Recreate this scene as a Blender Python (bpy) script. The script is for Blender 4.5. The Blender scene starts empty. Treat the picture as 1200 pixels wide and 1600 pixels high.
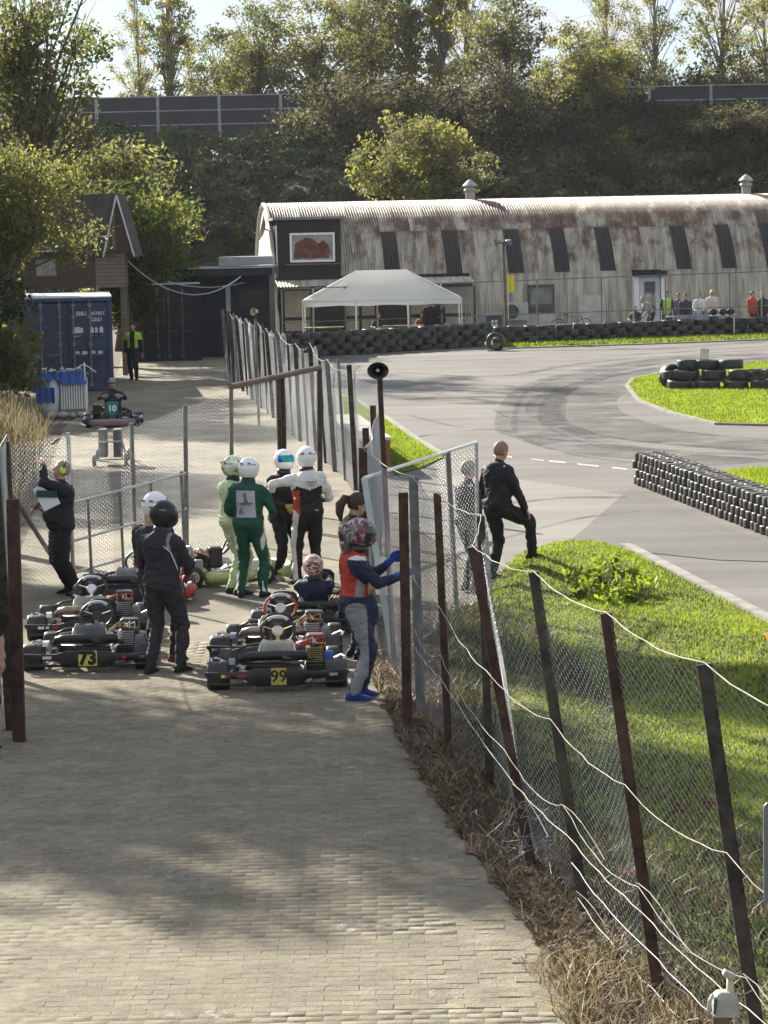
import bpy, bmesh, math, random
import numpy as np
from mathutils import Vector, Matrix, noise as mnoise
PI = math.pi; R = math.radians
random.seed(7); rng = np.random.default_rng(7)
S = bpy.context.scene; COL = S.collection

# ---------------------------------------------------------------- camera
F, EYE, HOR, ROLL = 4200.0, 4.4, 352.0, R(1.2)      # focal length in photo pixels, eye height, horizon row, roll
PITCH = math.atan((800 - HOR) / F)
camd = bpy.data.cameras.new('camera'); cam = bpy.data.objects.new('camera', camd); COL.objects.link(cam)
camd.sensor_fit = 'VERTICAL'; camd.sensor_height = 24.0; camd.lens = F / 1600 * 24.0
camd.clip_start = 0.5; camd.clip_end = 3000
CR = Matrix.Rotation(PI / 2 - PITCH, 3, 'X') @ Matrix.Rotation(-ROLL, 3, 'Z')
cam.matrix_world = Matrix.Translation((0, 0, EYE)) @ CR.to_4x4()
S.camera = cam

# ---------------------------------------------------------------- sky, sun, exposure
SUN_EL, SUN_AZ = R(27), R(-33)                      # azimuth from straight ahead (+Y), to the left
sd = Vector((math.sin(SUN_AZ) * math.cos(SUN_EL), math.cos(SUN_AZ) * math.cos(SUN_EL), math.sin(SUN_EL)))
w = bpy.data.worlds.new('World'); S.world = w; w.use_nodes = True
nt = w.node_tree; nt.nodes.clear()
def N(t, tp, **k):
    n = t.nodes.new(tp)
    for a, b in k.items():
        if a in n.inputs.keys(): n.inputs[a].default_value = b
        else: setattr(n, a, b)
    return n
sky = N(nt, 'ShaderNodeTexSky', sky_type='NISHITA', sun_disc=False, sun_elevation=SUN_EL, sun_rotation=SUN_AZ,
        air_density=1.0, dust_density=0.5, ozone_density=1.0)
tc = N(nt, 'ShaderNodeTexCoord'); mp = N(nt, 'ShaderNodeMapping'); mp.inputs['Scale'].default_value = (1, 1, 2.5)
nz = N(nt, 'ShaderNodeTexNoise', Scale=7.0, Detail=8.0, Roughness=0.6)
rp = N(nt, 'ShaderNodeValToRGB'); rp.color_ramp.elements[0].position = .35; rp.color_ramp.elements[1].position = .55
mx = N(nt, 'ShaderNodeMix', data_type='RGBA'); mx.inputs[7].default_value = (5.0, 5.25, 5.6, 1)
bg = N(nt, 'ShaderNodeBackground', Strength=0.062); ow = N(nt, 'ShaderNodeOutputWorld')
L = nt.links.new
L(tc.outputs['Generated'], mp.inputs['Vector']); L(mp.outputs[0], nz.inputs['Vector']); L(nz.outputs[0], rp.inputs[0])
dim = N(nt, 'ShaderNodeMix', data_type='RGBA', blend_type='MULTIPLY'); dim.inputs[0].default_value = 1; dim.inputs[7].default_value = (.55, .70, .90, 1)
L(sky.outputs[0], dim.inputs[6]); L(rp.outputs[0], mx.inputs[0]); L(dim.outputs[2], mx.inputs[6]); L(mx.outputs[2], bg.inputs[0]); L(bg.outputs[0], ow.inputs[0])
sl = bpy.data.lights.new('sun', 'SUN'); sl.energy = 5.0; sl.angle = R(0.55); sl.color = (1.0, .93, .80)
so = bpy.data.objects.new('sun', sl); COL.objects.link(so); so.location = (-30, 40, 60)
so.rotation_euler = (-sd).to_track_quat('-Z', 'Y').to_euler()
S.view_settings.view_transform = 'Standard'; S.view_settings.look = 'None'
S.view_settings.exposure = 1.48; S.view_settings.gamma = 1.0; S.view_settings.use_curve_mapping = False
S.cycles.max_bounces = 6; S.cycles.transparent_max_bounces = 24; S.cycles.use_denoising = True

# ---------------------------------------------------------------- measuring: photo pixel -> place
def ray(px, py): return CR @ Vector(((px - 600) / F, -(py - 800) / F, -1))
def G(px, py, z=0.0):                                # the point on the ground (height z) seen at a photo pixel
    d = ray(px, py); t = (z - EYE) / d.z; return Vector((d.x * t, d.y * t, z))
def A(px, py, Y):                                    # the point at distance Y seen at a photo pixel
    d = ray(px, py); t = Y / d.y; return Vector((d.x * t, Y, EYE + d.z * t))

# ---------------------------------------------------------------- materials
MATS = {}
def mat(name, c, rough=.75, var=.22, scale=3.0, metal=0.0, bump=0.0, bscale=40.0, c2=None, spec=.3, stretch=None, trans=0.0, detail=5.0, alpha=1.0):
    if name in MATS: return MATS[name]
    m = bpy.data.materials.new(name); m.use_nodes = True; t = m.node_tree; p = t.nodes['Principled BSDF']
    g = N(t, 'ShaderNodeNewGeometry'); v = g.outputs['Position']
    if stretch:
        mpp = N(t, 'ShaderNodeMapping'); mpp.inputs['Scale'].default_value = stretch
        t.links.new(v, mpp.inputs['Vector']); v = mpp.outputs[0]
    n = N(t, 'ShaderNodeTexNoise', Scale=scale, Detail=detail, Roughness=.6); t.links.new(v, n.inputs['Vector'])
    r = N(t, 'ShaderNodeValToRGB'); e = r.color_ramp.elements; e[0].position, e[1].position = .32, .68
    a = [x * (1 - var) for x in c]; b = list(c2) if c2 else [min(1, x * (1 + var)) for x in c]
    e[0].color = (*a, 1); e[1].color = (*b, 1)
    t.links.new(n.outputs[0], r.inputs[0]); t.links.new(r.outputs[0], p.inputs['Base Color'])
    p.inputs['Roughness'].default_value = rough; p.inputs['Metallic'].default_value = metal
    p.inputs['Specular IOR Level'].default_value = spec
    if trans: p.inputs['Transmission Weight'].default_value = trans
    if alpha < 1: p.inputs['Alpha'].default_value = alpha
    if bump:
        n2 = N(t, 'ShaderNodeTexNoise', Scale=bscale, Detail=4.0); t.links.new(v, n2.inputs['Vector'])
        bm_ = N(t, 'ShaderNodeBump', Strength=bump, Distance=.02); t.links.new(n2.outputs[0], bm_.inputs['Height'])
        t.links.new(bm_.outputs[0], p.inputs['Normal'])
    MATS[name] = m; return m
def leafmat(name, c, tr=None, var=.35, scale=1.3, tmix=.52):
    if name in MATS: return MATS[name]
    m = bpy.data.materials.new(name); m.use_nodes = True; t = m.node_tree; t.nodes.clear()
    g = N(t, 'ShaderNodeNewGeometry'); n = N(t, 'ShaderNodeTexNoise', Scale=scale, Detail=6.0, Roughness=.75)
    t.links.new(g.outputs['Position'], n.inputs['Vector'])
    out = N(t, 'ShaderNodeOutputMaterial'); mxs = N(t, 'ShaderNodeMixShader', Fac=tmix)
    d = N(t, 'ShaderNodeBsdfPrincipled', Roughness=.55); d.inputs['Specular IOR Level'].default_value = .05 if name.startswith('ivy') else .22; d.inputs['Roughness'].default_value = .85 if name.startswith('ivy') else .55
    tl = N(t, 'ShaderNodeBsdfTranslucent')
    for col, tgt in ((c, d.inputs['Base Color']), (tr or [x * 1.6 for x in c], tl.inputs['Color'])):
        r = N(t, 'ShaderNodeValToRGB'); e = r.color_ramp.elements; e[0].position, e[1].position = .3, .7
        e[0].color = (*[x * (1 - var) for x in col], 1); e[1].color = (*[x * (1 + var) for x in col], 1)
        t.links.new(n.outputs[0], r.inputs[0]); t.links.new(r.outputs[0], tgt)
    t.links.new(d.outputs[0], mxs.inputs[1]); t.links.new(tl.outputs[0], mxs.inputs[2]); t.links.new(mxs.outputs[0], out.inputs[0])
    MATS[name] = m; return m

# ---------------------------------------------------------------- mesh building
def basis(d, up=Vector((0, 0, 1))):
    d = d.normalized()
    if abs(d.dot(up)) > .98: up = Vector((0, 1, 0))
    x = d.cross(up).normalized(); return x, x.cross(d).normalized()
class MB:
    def __init__(s): s.v = []; s.f = []; s.m = []
    def add(s, vs, fs, mi=0):
        b = len(s.v); s.v += [tuple(v) for v in vs]; s.f += [tuple(i + b for i in f) for f in fs]; s.m += [mi] * len(fs); return s
    def box(s, c, d, M=None, mi=0, taper=1.0):
        c = Vector(c); hx, hy, hz = d[0] / 2, d[1] / 2, d[2] / 2
        vs = [Vector((sx * hx * (taper if sz > 0 else 1), sy * hy * (taper if sz > 0 else 1), sz * hz)) for sz in (-1, 1) for sy in (-1, 1) for sx in (-1, 1)]
        if M: vs = [M @ v for v in vs]
        return s.add([v + c for v in vs], [(0, 2, 3, 1), (4, 5, 7, 6), (0, 1, 5, 4), (1, 3, 7, 5), (3, 2, 6, 7), (2, 0, 4, 6)], mi)
    def tube(s, pts, r, n=8, mi=0, closed=False, flat=1.0):
        pts = [Vector(p) for p in pts]; k = len(pts); rs = r if isinstance(r, (list, tuple)) else [r] * k
        vs = []; px = None
        for i in range(k):
            if closed: d = pts[(i + 1) % k] - pts[i - 1]
            else: d = pts[min(i + 1, k - 1)] - pts[max(i - 1, 0)]
            if d.length < 1e-9: d = Vector((0, 0, 1))
            if px is None: x, y = basis(d)
            else:
                dn = d.normalized(); x = px - dn * px.dot(dn)
                x = x.normalized() if x.length > 1e-6 else basis(d)[0]; y = x.cross(dn).normalized()
            px = x
            for j in range(n):
                a = 2 * PI * j / n; vs.append(pts[i] + x * (math.cos(a) * rs[i]) + y * (math.sin(a) * rs[i] * flat))
        fs = []
        for i in range(k if closed else k - 1):
            i2 = (i + 1) % k
            for j in range(n): fs.append((i * n + j, i * n + (j + 1) % n, i2 * n + (j + 1) % n, i2 * n + j))
        if not closed: fs += [tuple(range(n - 1, -1, -1)), tuple(range((k - 1) * n, k * n))]
        return s.add(vs, fs, mi)
    def bar(s, a, b, wx, wy, mi=0, up=Vector((0, 0, 1))):        # rectangular bar from a to b
        a, b = Vector(a), Vector(b); x, y = basis(b - a, Vector(up)); x = x * wx / 2; y = y * wy / 2
        vs = [p + sx * x + sy * y for p in (a, b) for sx, sy in ((-1, -1), (1, -1), (1, 1), (-1, 1))]
        return s.add(vs, [(3, 2, 1, 0), (4, 5, 6, 7), (0, 1, 5, 4), (1, 2, 6, 5), (2, 3, 7, 6), (3, 0, 4, 7)], mi)
    def rings(s, rings, mi=0, caps=True, closed=True):
        n = len(rings[0]); vs = [v for r_ in rings for v in r_]; fs = []
        for i in range(len(rings) - 1):
            for j in range(n if closed else n - 1):
                fs.append((i * n + j, i * n + (j + 1) % n, (i + 1) * n + (j + 1) % n, (i + 1) * n + j))
        if caps and closed: fs += [tuple(range(n - 1, -1, -1)), tuple(range((len(rings) - 1) * n, len(rings) * n))]
        return s.add(vs, fs, mi)
    def lathe(s, prof, n=16, M=None, mi=0, caps=True):           # profile of (radius, z)
        rg = [[Vector((r * math.cos(2 * PI * j / n), r * math.sin(2 * PI * j / n), z)) for j in range(n)] for r, z in prof]
        if M: rg = [[M @ v for v in r_] for r_ in rg]
        return s.rings(rg, mi, caps)
    def ell(s, c, r, n=12, k=8, M=None, mi=0):                    # ellipsoid
        c = Vector(c); rg = []
        for i in range(k + 1):
            t = -PI / 2 + PI * i / k; cr = max(math.cos(t), .02)
            row = [Vector((r[0] * cr * math.cos(2 * PI * j / n), r[1] * cr * math.sin(2 * PI * j / n), r[2] * math.sin(t))) for j in range(n)]
            rg.append([(M @ v if M else v) + c for v in row])
        return s.rings(rg, mi)
    def poly(s, pts, h0, h1, mi=0):                               # upright prism over a flat outline
        n = len(pts); vs = [(p[0], p[1], h0) for p in pts] + [(p[0], p[1], h1) for p in pts]
        return s.add(vs, [tuple(range(n - 1, -1, -1)), tuple(range(n, 2 * n))] + [(i, (i + 1) % n, n + (i + 1) % n, n + i) for i in range(n)], mi)
    def build(s, name, mats, parent=None, smooth=False, loc=None, rot=None, bevel=0):
        me = bpy.data.meshes.new(name); me.from_pydata(s.v, [], s.f)
        mats = mats if isinstance(mats, (list, tuple)) else [mats]
        for m in mats: me.materials.append(m)
        if len(mats) > 1: me.polygons.foreach_set('material_index', s.m)
        if bevel:
            bm = bmesh.new(); bm.from_mesh(me)
            bmesh.ops.bevel(bm, geom=bm.edges[:], offset=bevel, segments=2, affect='EDGES', profile=.5); bm.to_mesh(me); bm.free()
        if smooth: me.polygons.foreach_set('use_smooth', [True] * len(me.polygons))
        me.update(); o = bpy.data.objects.new(name, me); COL.objects.link(o)
        if parent: o.parent = parent
        if loc is not None: o.location = loc
        if rot is not None: o.rotation_euler = rot
        return o
def smooth_by_angle(o, deg=40):
    me = o.data; me.polygons.foreach_set('use_smooth', [True] * len(me.polygons))
    me.set_sharp_from_angle(angle=R(deg)); return o
def tag(o, label=None, cat=None, group=None, kind=None):
    if label: o['label'] = label
    if cat: o['category'] = cat
    if group: o['group'] = group
    if kind: o['kind'] = kind
    return o
def thing(name, label, cat, loc=(0, 0, 0), rz=0.0, group=None):
    o = bpy.data.objects.new(name, None); COL.objects.link(o); o.location = loc; o.rotation_euler = (0, 0, rz)
    return tag(o, label, cat, group)
KIDS = None
def copy_tree(o, parent=None):
    c = o.copy(); COL.objects.link(c)
    if parent: c.parent = parent
    for ch in list(o.children): copy_tree(ch, c)
    return c
def share(o, name, parent, loc=(0, 0, 0), rot=(0, 0, 0), sc=None):   # another object on the same mesh
    c = bpy.data.objects.new(name, o.data); COL.objects.link(c); c.parent = parent; c.location = loc; c.rotation_euler = rot
    if sc: c.scale = sc
    return c
def soup(name, V, F4, mats, mi=None, parent=None, smooth=False):      # big meshes straight from numpy: V (n,3), F4 (m,k)
    me = bpy.data.meshes.new(name); k = F4.shape[1]; m = F4.shape[0]
    me.vertices.add(len(V)); me.vertices.foreach_set('co', np.ascontiguousarray(V, dtype=np.float32).ravel())
    me.loops.add(m * k); me.loops.foreach_set('vertex_index', np.ascontiguousarray(F4, dtype=np.int32).ravel())
    me.polygons.add(m); me.polygons.foreach_set('loop_start', np.arange(0, m * k, k, dtype=np.int32))
    for x in (mats if isinstance(mats, (list, tuple)) else [mats]): me.materials.append(x)
    if mi is not None: me.polygons.foreach_set('material_index', np.ascontiguousarray(mi, dtype=np.int32))
    if smooth: me.polygons.foreach_set('use_smooth', np.ones(m, dtype=bool))
    me.update(calc_edges=True); me.validate(); o = bpy.data.objects.new(name, me); COL.objects.link(o)
    if parent: o.parent = parent
    return o
_fonts = {}
def text(s, size, depth, m, parent=None, loc=(0, 0, 0), rot=(PI / 2, 0, 0), name='lettering', bold=0.0):
    cu = bpy.data.curves.new('lettering', 'FONT'); cu.body = s; cu.size = size; cu.extrude = depth; cu.offset = bold
    cu.align_x = 'CENTER'; cu.align_y = 'CENTER'; cu.resolution_u = 3
    o = bpy.data.objects.new('tmp', cu); COL.objects.link(o)
    me = bpy.data.meshes.new_from_object(o.evaluated_get(bpy.context.evaluated_depsgraph_get())); bpy.data.objects.remove(o)
    me.name = name; me.materials.clear(); me.materials.append(m)
    o = bpy.data.objects.new(name, me); COL.objects.link(o); o.parent = parent; o.location = loc; o.rotation_euler = rot
    return o

# common materials
STEEL = mat('galvanised_steel', (.42, .44, .45), .45, .2, 8, metal=.7)
WIRE = mat('chain_link_wire', (.36, .375, .385), .5, .2, 8, metal=.5)
RUST = mat('rusty_brown_steel', (.05, .028, .023), .8, .45, 9, bump=.25, bscale=60, c2=(.09, .05, .036))
DARKPOST = mat('weathered_dark_post', (.035, .03, .026), .8, .45, 9, bump=.25, bscale=50, c2=(.08, .068, .056))
GREYPOST = mat('grey_post', (.16, .16, .155), .7, .3, 9)
ROPE = mat('white_rope', (.42, .40, .35), .8, .35, 9)
BLACK = mat('black_plastic', (.016, .016, .018), .38, .3, 12, spec=.5)
RUBBER = mat('tyre_rubber', (.018, .018, .019), .48, .4, 11, spec=.5, bump=.2, bscale=70, c2=(.058, .057, .054))
WHITE = mat('white_paint', (.78, .78, .76), .5, .08, 6)
ALU = mat('bare_aluminium', (.62, .62, .62), .3, .1, 10, metal=.9)
CHROME = mat('bright_metal', (.75, .75, .75), .15, .05, 10, metal=1.0)
DARKMETAL = mat('dark_metal', (.05, .05, .05), .42, .3, 14, metal=.6)
GLASS = mat('dark_glass', (.03, .035, .04), .06, .2, 2, spec=.8)
CONCRETE = mat('concrete', (.36, .35, .32), .9, .25, 2.5, bump=.2, bscale=30)
TIMBER = mat('weathered_timber', (.15, .115, .085), .85, .35, 3, stretch=(1, 1, 12), bump=.2, bscale=20)
# ================================================================ the ground
def sheet(name, pts, z, m, kind='structure', sub=0):
    mb = MB(); mb.add([(p[0], p[1], z) for p in pts], [tuple(range(len(pts)))])
    o = mb.build(name, m); o['kind'] = kind
    n = o.data.polygons[0].normal
    if n.z < 0: o.data.flip_normals()
    return o
SOIL = mat('bare_soil', (.10, .085, .062), .95, .4, 1.2, bump=.5, bscale=18)
def ground_z(x, y): return 0.0
sheet('ground', [(-900, -100), (900, -100), (900, 1500), (-900, 1500)], -.012, SOIL)

# asphalt of the track, with tyre marks worn into it
def asphalt(name, c, var, warm=(1, .955, .87)):
    m = bpy.data.materials.new(name); m.use_nodes = True; t = m.node_tree; p = t.nodes['Principled BSDF']; lk = t.links.new
    g = N(t, 'ShaderNodeNewGeometry')
    n1 = N(t, 'ShaderNodeTexNoise', Scale=.22, Detail=6.0, Roughness=.62); lk(g.outputs['Position'], n1.inputs['Vector'])
    mp = N(t, 'ShaderNodeMapping'); mp.inputs['Scale'].default_value = (.05, 1.1, 1); mp.inputs['Rotation'].default_value = (0, 0, R(6))
    lk(g.outputs['Position'], mp.inputs['Vector'])
    n2 = N(t, 'ShaderNodeTexNoise', Scale=1.0, Detail=4.0, Roughness=.6, Distortion=.6); lk(mp.outputs[0], n2.inputs['Vector'])
    n3 = N(t, 'ShaderNodeTexNoise', Scale=45.0, Detail=3.0); lk(g.outputs['Position'], n3.inputs['Vector'])
    a = N(t, 'ShaderNodeMath', operation='ADD'); lk(n1.outputs[0], a.inputs[0]); lk(n2.outputs[0], a.inputs[1])
    b = N(t, 'ShaderNodeMath', operation='MULTIPLY_ADD'); lk(n3.outputs[0], b.inputs[0]); b.inputs[1].default_value = .35; lk(a.outputs[0], b.inputs[2])
    r = N(t, 'ShaderNodeValToRGB'); e = r.color_ramp.elements; e[0].position, e[1].position = .0, 1.0
    mr = N(t, 'ShaderNodeMapRange'); mr.inputs[1].default_value = .75; mr.inputs[2].default_value = 1.6; lk(b.outputs[0], mr.inputs[0]); lk(mr.outputs[0], r.inputs[0])
    e[0].color = (*[c * (1 - var) * k for k in (1, .97, .93)], 1); e[1].color = (*[c * (1 + var) * k for k in warm], 1)
    lk(r.outputs[0], p.inputs['Base Color']); p.inputs['Roughness'].default_value = .8; p.inputs['Specular IOR Level'].default_value = .35
    bp = N(t, 'ShaderNodeBump', Strength=.35, Distance=.01); lk(n3.outputs[0], bp.inputs['Height']); lk(bp.outputs[0], p.inputs['Normal'])
    MATS[name] = m; return m
ASPH = asphalt('worn_asphalt', .122, .55, (1, .945, .85))
track = sheet('track', [G(553, 768), G(470, 650), G(358, 590), G(430, 536), G(1350, 512), G(1700, 800), (16, 22), (9, 18), G(1330, 1050), G(1200, 976), G(985, 862), G(815, 866), G(690, 850), G(600, 800)], .004, ASPH)
CONCY = asphalt('pale_concrete_apron', .17, .34, (1, .94, .80))
apron = sheet('concrete_apron', [G(640, 745), G(760, 742), G(985, 775), G(868, 866), G(770, 905), G(690, 852), G(610, 800)], .008, CONCY)
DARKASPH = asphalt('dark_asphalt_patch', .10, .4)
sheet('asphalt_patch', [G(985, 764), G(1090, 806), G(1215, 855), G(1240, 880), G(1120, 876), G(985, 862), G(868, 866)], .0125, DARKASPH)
LINE = mat('worn_line_paint', (.40, .39, .36), .8, .35, 2.0)
for a, b in ((770, 800), (830, 850), (858, 884), (902, 936), (956, 980)):
    y0, y1 = 709 + (a - 745) * .105, 709 + (b - 745) * .105
    sheet('painted_line', [G(a, y0 - 1), G(b, y1 - 1), G(b, y1 + 1.2), G(a, y0 + 1.2)], .009, LINE)
# tyre marks: thin dark ribbons of laid rubber
def rubber_mark_mat():
    m = mat('laid_rubber', (.05, .05, .052), .65, .3, 6, spec=.4); t = m.node_tree; p = t.nodes['Principled BSDF']
    g = N(t, 'ShaderNodeNewGeometry'); n = N(t, 'ShaderNodeTexNoise', Scale=.8, Detail=8.0, Roughness=.7); t.links.new(g.outputs['Position'], n.inputs['Vector'])
    mr = N(t, 'ShaderNodeMapRange'); mr.inputs[1].default_value = .38; mr.inputs[2].default_value = .74; mr.inputs[4].default_value = .72
    t.links.new(n.outputs[0], mr.inputs[0]); t.links.new(mr.outputs[0], p.inputs['Alpha']); return m
LR = rubber_mark_mat()
def spline(pts, k=10):
    out = []; P = [Vector(p) for p in pts]; P = [P[0] * 2 - P[1]] + P + [P[-1] * 2 - P[-2]]
    for i in range(1, len(P) - 2):
        for j in range(k):
            t = j / k; a, b, c, d = P[i - 1], P[i], P[i + 1], P[i + 2]
            out.append(.5 * ((2 * b) + (c - a) * t + (2 * a - 5 * b + 4 * c - d) * t * t + (3 * b - a - 3 * c + d) * t ** 3))
    out.append(P[-2]); return out
def mark(px, wid, z):
    P = spline([G(*p) for p in px]); mb = MB(); vs = []
    for i, p in enumerate(P):
        d = (P[min(i + 1, len(P) - 1)] - P[max(i - 1, 0)]).normalized(); s = Vector((-d.y, d.x, 0)) * wid / 2
        vs += [(p + s)[:2] + (z,), (p - s)[:2] + (z,)]
    mb.add(vs, [(2 * i, 2 * i + 2, 2 * i + 3, 2 * i + 1) for i in range(len(P) - 1)]); o = mb.build('tyre_mark', LR); o['kind'] = 'structure'
arc = [(1260, 556), (1120, 566), (1000, 583), (905, 612), (880, 642), (920, 668), (1010, 690), (1220, 706)]
for i, (k, wd) in enumerate(((0, 2.2), (1.4, .2), (2.2, .5), (3.1, .12), (4, 1.6), (5.6, .14))):
    o = k * 9 - 10; mark([(x - o * 1.2 - k * 5, y + (-o * .25 + random.uniform(-3, 3) if j < 4 else o * .55 + random.uniform(-4, 4)) + k * .8) for j, (x, y) in enumerate(arc)], wd, .0095 + .0006 * i)
for i, px in enumerate(([(620, 582), (780, 588), (930, 566), (1210, 545)], [(560, 566), (760, 562), (980, 555), (1220, 540)], [(600, 690), (760, 672), (900, 690), (1200, 690)],
                        [(640, 650), (720, 668), (800, 672), (880, 668)], [(760, 850), (900, 812), (1000, 800)], [(770, 640), (800, 655), (860, 665)], [(700, 800), (860, 780), (980, 778)], [(520, 560), (700, 549), (1000, 546), (1220, 532)])):
    mark(px, (.35, .5, .16, .12, .1, .1, .3, .8)[i], .0145 + .0006 * i)

# lawns with kerbs
LAWN = mat('lawn_turf', (.12, .14, .024), .95, .3, .9, c2=(.18, .205, .035), bump=.4, bscale=14)
def lawn(px, z, pts=None):
    P = pts or [G(*p) for p in px]; return sheet('lawn', P, z, LAWN), P
def inside(P, x, y):
    r = np.zeros(len(x), bool); n = len(P)
    for i in range(n):
        x0, y0, x1, y1 = P[i][0], P[i][1], P[i - 1][0], P[i - 1][1]
        c = ((y0 > y) != (y1 > y)) & (x < (x1 - x0) * (y - y0) / (y1 - y0 + 1e-12) + x0); r ^= c
    return r
def blades(name, P, n, h, wd, mats, zf=None, dens=None, lean=.5, wts=None, bend=True, kind='stuff', z0=0.0, patch=False):
    xs = [p[0] for p in P]; ys = [p[1] for p in P]
    x = rng.uniform(min(xs), max(xs), n * 3); y = rng.uniform(min(ys), max(ys), n * 3); k = inside(P, x, y)
    if dens is not None: k &= rng.random(len(x)) < dens(x, y)
    x, y = x[k][:n], y[k][:n]; m = len(x)
    z = zf(x, y) if zf else np.full(m, z0)
    hh = h * rng.uniform(.45, 1.3, m); a = rng.uniform(0, 2 * PI, m); b = rng.uniform(0, 2 * PI, m); ln = lean * rng.uniform(.1, 1.3, m) * hh
    ww = wd * rng.uniform(.6, 1.3, m) / 2; base = np.stack([x, y, z - .01], 1)
    sv = np.stack([np.cos(a) * ww, np.sin(a) * ww, 0 * a], 1); dv = np.stack([np.cos(b) * ln, np.sin(b) * ln, hh], 1)
    if bend:
        mid = base + np.stack([np.cos(b) * ln * .3, np.sin(b) * ln * .3, hh * .62], 1)
        V = np.stack([base - sv, base + sv, mid + sv * .8, mid - sv * .8, base + dv], 1).reshape(-1, 3); i = np.arange(m)[:, None] * 5
        Ft = np.concatenate([i + np.array([[0, 1, 2]]), i + np.array([[0, 2, 3]]), i + np.array([[3, 2, 4]])], 0); rep = 3
    else:
        V = np.stack([base - sv, base + sv, base + dv], 1).reshape(-1, 3); i = np.arange(m)[:, None] * 3; Ft = i + np.array([[0, 1, 2]]); rep = 1
    mi = np.tile(rng.choice(len(mats), m, p=wts), rep) if len(mats) > 1 else None
    if patch:
        nzv = np.array([mnoise.noise(Vector((a * .9, b * .5, 7))) + .5 * mnoise.noise(Vector((a * 3, b * 1.8, 2))) for a, b in zip(x, y)]); r_ = rng.random(m)
        pick = np.where(r_ < np.clip(.45 - .9 * nzv, .05, .9), np.where(rng.random(m) < .6, 0, 1), np.where(rng.random(m) < .55, 2, np.where(rng.random(m) < .6, 1, len(mats) - 1))); mi = np.tile(pick, rep)
    o = soup(name, V, Ft, mats, mi); o['kind'] = kind; return o
G1 = leafmat('grass_blade_bright', (.125, .165, .012), (.30, .42, .025), .3, .8, .5)
G2 = leafmat('grass_blade_yellow', (.155, .18, .018), (.30, .37, .03), .3, .8, .5)
G3 = leafmat('grass_blade_dull', (.05, .075, .02), (.09, .13, .03), .3, .8, .4)
STRAW = leafmat('dry_straw', (.34, .28, .17), (.36, .30, .18), .35, 3, .3)
STRAW2 = leafmat('dead_stalk', (.125, .088, .052), (.13, .095, .055), .45, 3, .25)
WEED = leafmat('weed_leaf', (.055, .062, .035), (.09, .10, .04), .4, 3, .35)
KERB = mat('kerb_concrete', (.23, .22, .195), .9, .25, 3, bump=.2)
def kerb(px, wid=.14, z=.07):
    P = [G(*p) for p in px]; mb = MB(); vs = []
    for i, p in enumerate(P):
        d = (P[min(i + 1, len(P) - 1)] - P[max(i - 1, 0)]).normalized(); s = Vector((-d.y, d.x, 0)) * wid / 2
        vs += [(p + s)[:2] + (-.02,), (p + s)[:2] + (z,), (p - s)[:2] + (z,), (p - s)[:2] + (-.02,)]
    fs = []
    for i in range(len(P) - 1):
        for j in range(3): fs.append((4 * i + j, 4 * i + j + 1, 4 * i + 5 + j, 4 * i + 4 + j))
    fs += [(0, 3, 2, 1), (4 * len(P) - 4, 4 * len(P) - 3, 4 * len(P) - 2, 4 * len(P) - 1)]
    o = mb.add(vs, fs).build('kerb', KERB); o['kind'] = 'structure'; return o
# near lawn beside the fence: a low swell of turf
NL = [G(*p) for p in [(800, 880), (822, 862), (900, 858), (985, 862), (1050, 897), (1200, 976), (1330, 1052)]] + [Vector((7, 15, 0)), Vector((7, 8, 0)), Vector((2.6, 8, 0)), Vector((2.0, 12.5, 0)), Vector((1.55, 15.5, 0)), Vector((1.15, 18.5, 0)), Vector((.75, 22, 0)), Vector((.75, 26, 0)), Vector((.9, 30, 0))]
def edge_d(P, x, y):
    d = np.full(np.shape(x), 1e9); n = len(P)
    for i in range(n):
        ax, ay, bx, by = P[i][0], P[i][1], P[(i + 1) % n][0], P[(i + 1) % n][1]; l2 = (bx - ax) ** 2 + (by - ay) ** 2 + 1e-9
        t = np.clip(((x - ax) * (bx - ax) + (y - ay) * (by - ay)) / l2, 0, 1); d = np.minimum(d, np.hypot(x - ax - t * (bx - ax), y - ay - t * (by - ay)))
    return d
def mound(x, y):
    e = np.clip(edge_d(NL, x, y) / .5, 0, 1); e = e * e * (3 - 2 * e)
    return .02 + e * (.10 + .05 * np.sin(x * 1.7 + y * .8) + .20 * np.exp(-((x - 1.98) ** 2 / .3 + (y - 33.1) ** 2 / 1.6)))
def gridsheet(name, P, step, zf, m, kind='structure'):
    xs = np.arange(min(p[0] for p in P), max(p[0] for p in P) + step, step); ys = np.arange(min(p[1] for p in P), max(p[1] for p in P) + step, step)
    X, Y = np.meshgrid(xs, ys); nx = len(xs); Zz = zf(X.ravel(), Y.ravel()); V = np.stack([X.ravel(), Y.ravel(), Zz], 1)
    cx, cy = (X[:-1, :-1] + step / 2).ravel(), (Y[:-1, :-1] + step / 2).ravel(); ok = inside(P, cx, cy)
    i = (np.arange(len(ys) - 1)[:, None] * nx + np.arange(nx - 1)[None]).ravel()[ok]
    o = soup(name, V, np.stack([i, i + 1, i + nx + 1, i + nx], 1), m, smooth=True); o['kind'] = kind
    bm = bmesh.new(); bm.from_mesh(o.data); bmesh.ops.delete(bm, geom=[v for v in bm.verts if not v.link_faces], context='VERTS'); bm.to_mesh(o.data); bm.free()
    return o
gridsheet('lawn', NL, .16, mound, LAWN)
gd = lambda x, y: np.clip((x - (2.55 - .085 * (y - 9))) / .9 + .25, .1, 1)
blades('grass', NL, 130000, .045, .012, [G1, G2, G3, WEED], mound, gd, .9, [.45, .33, .14, .08], patch=True)
kerb([(975, 857), (985, 860), (1050, 894), (1200, 972), (1330, 1048)])
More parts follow.
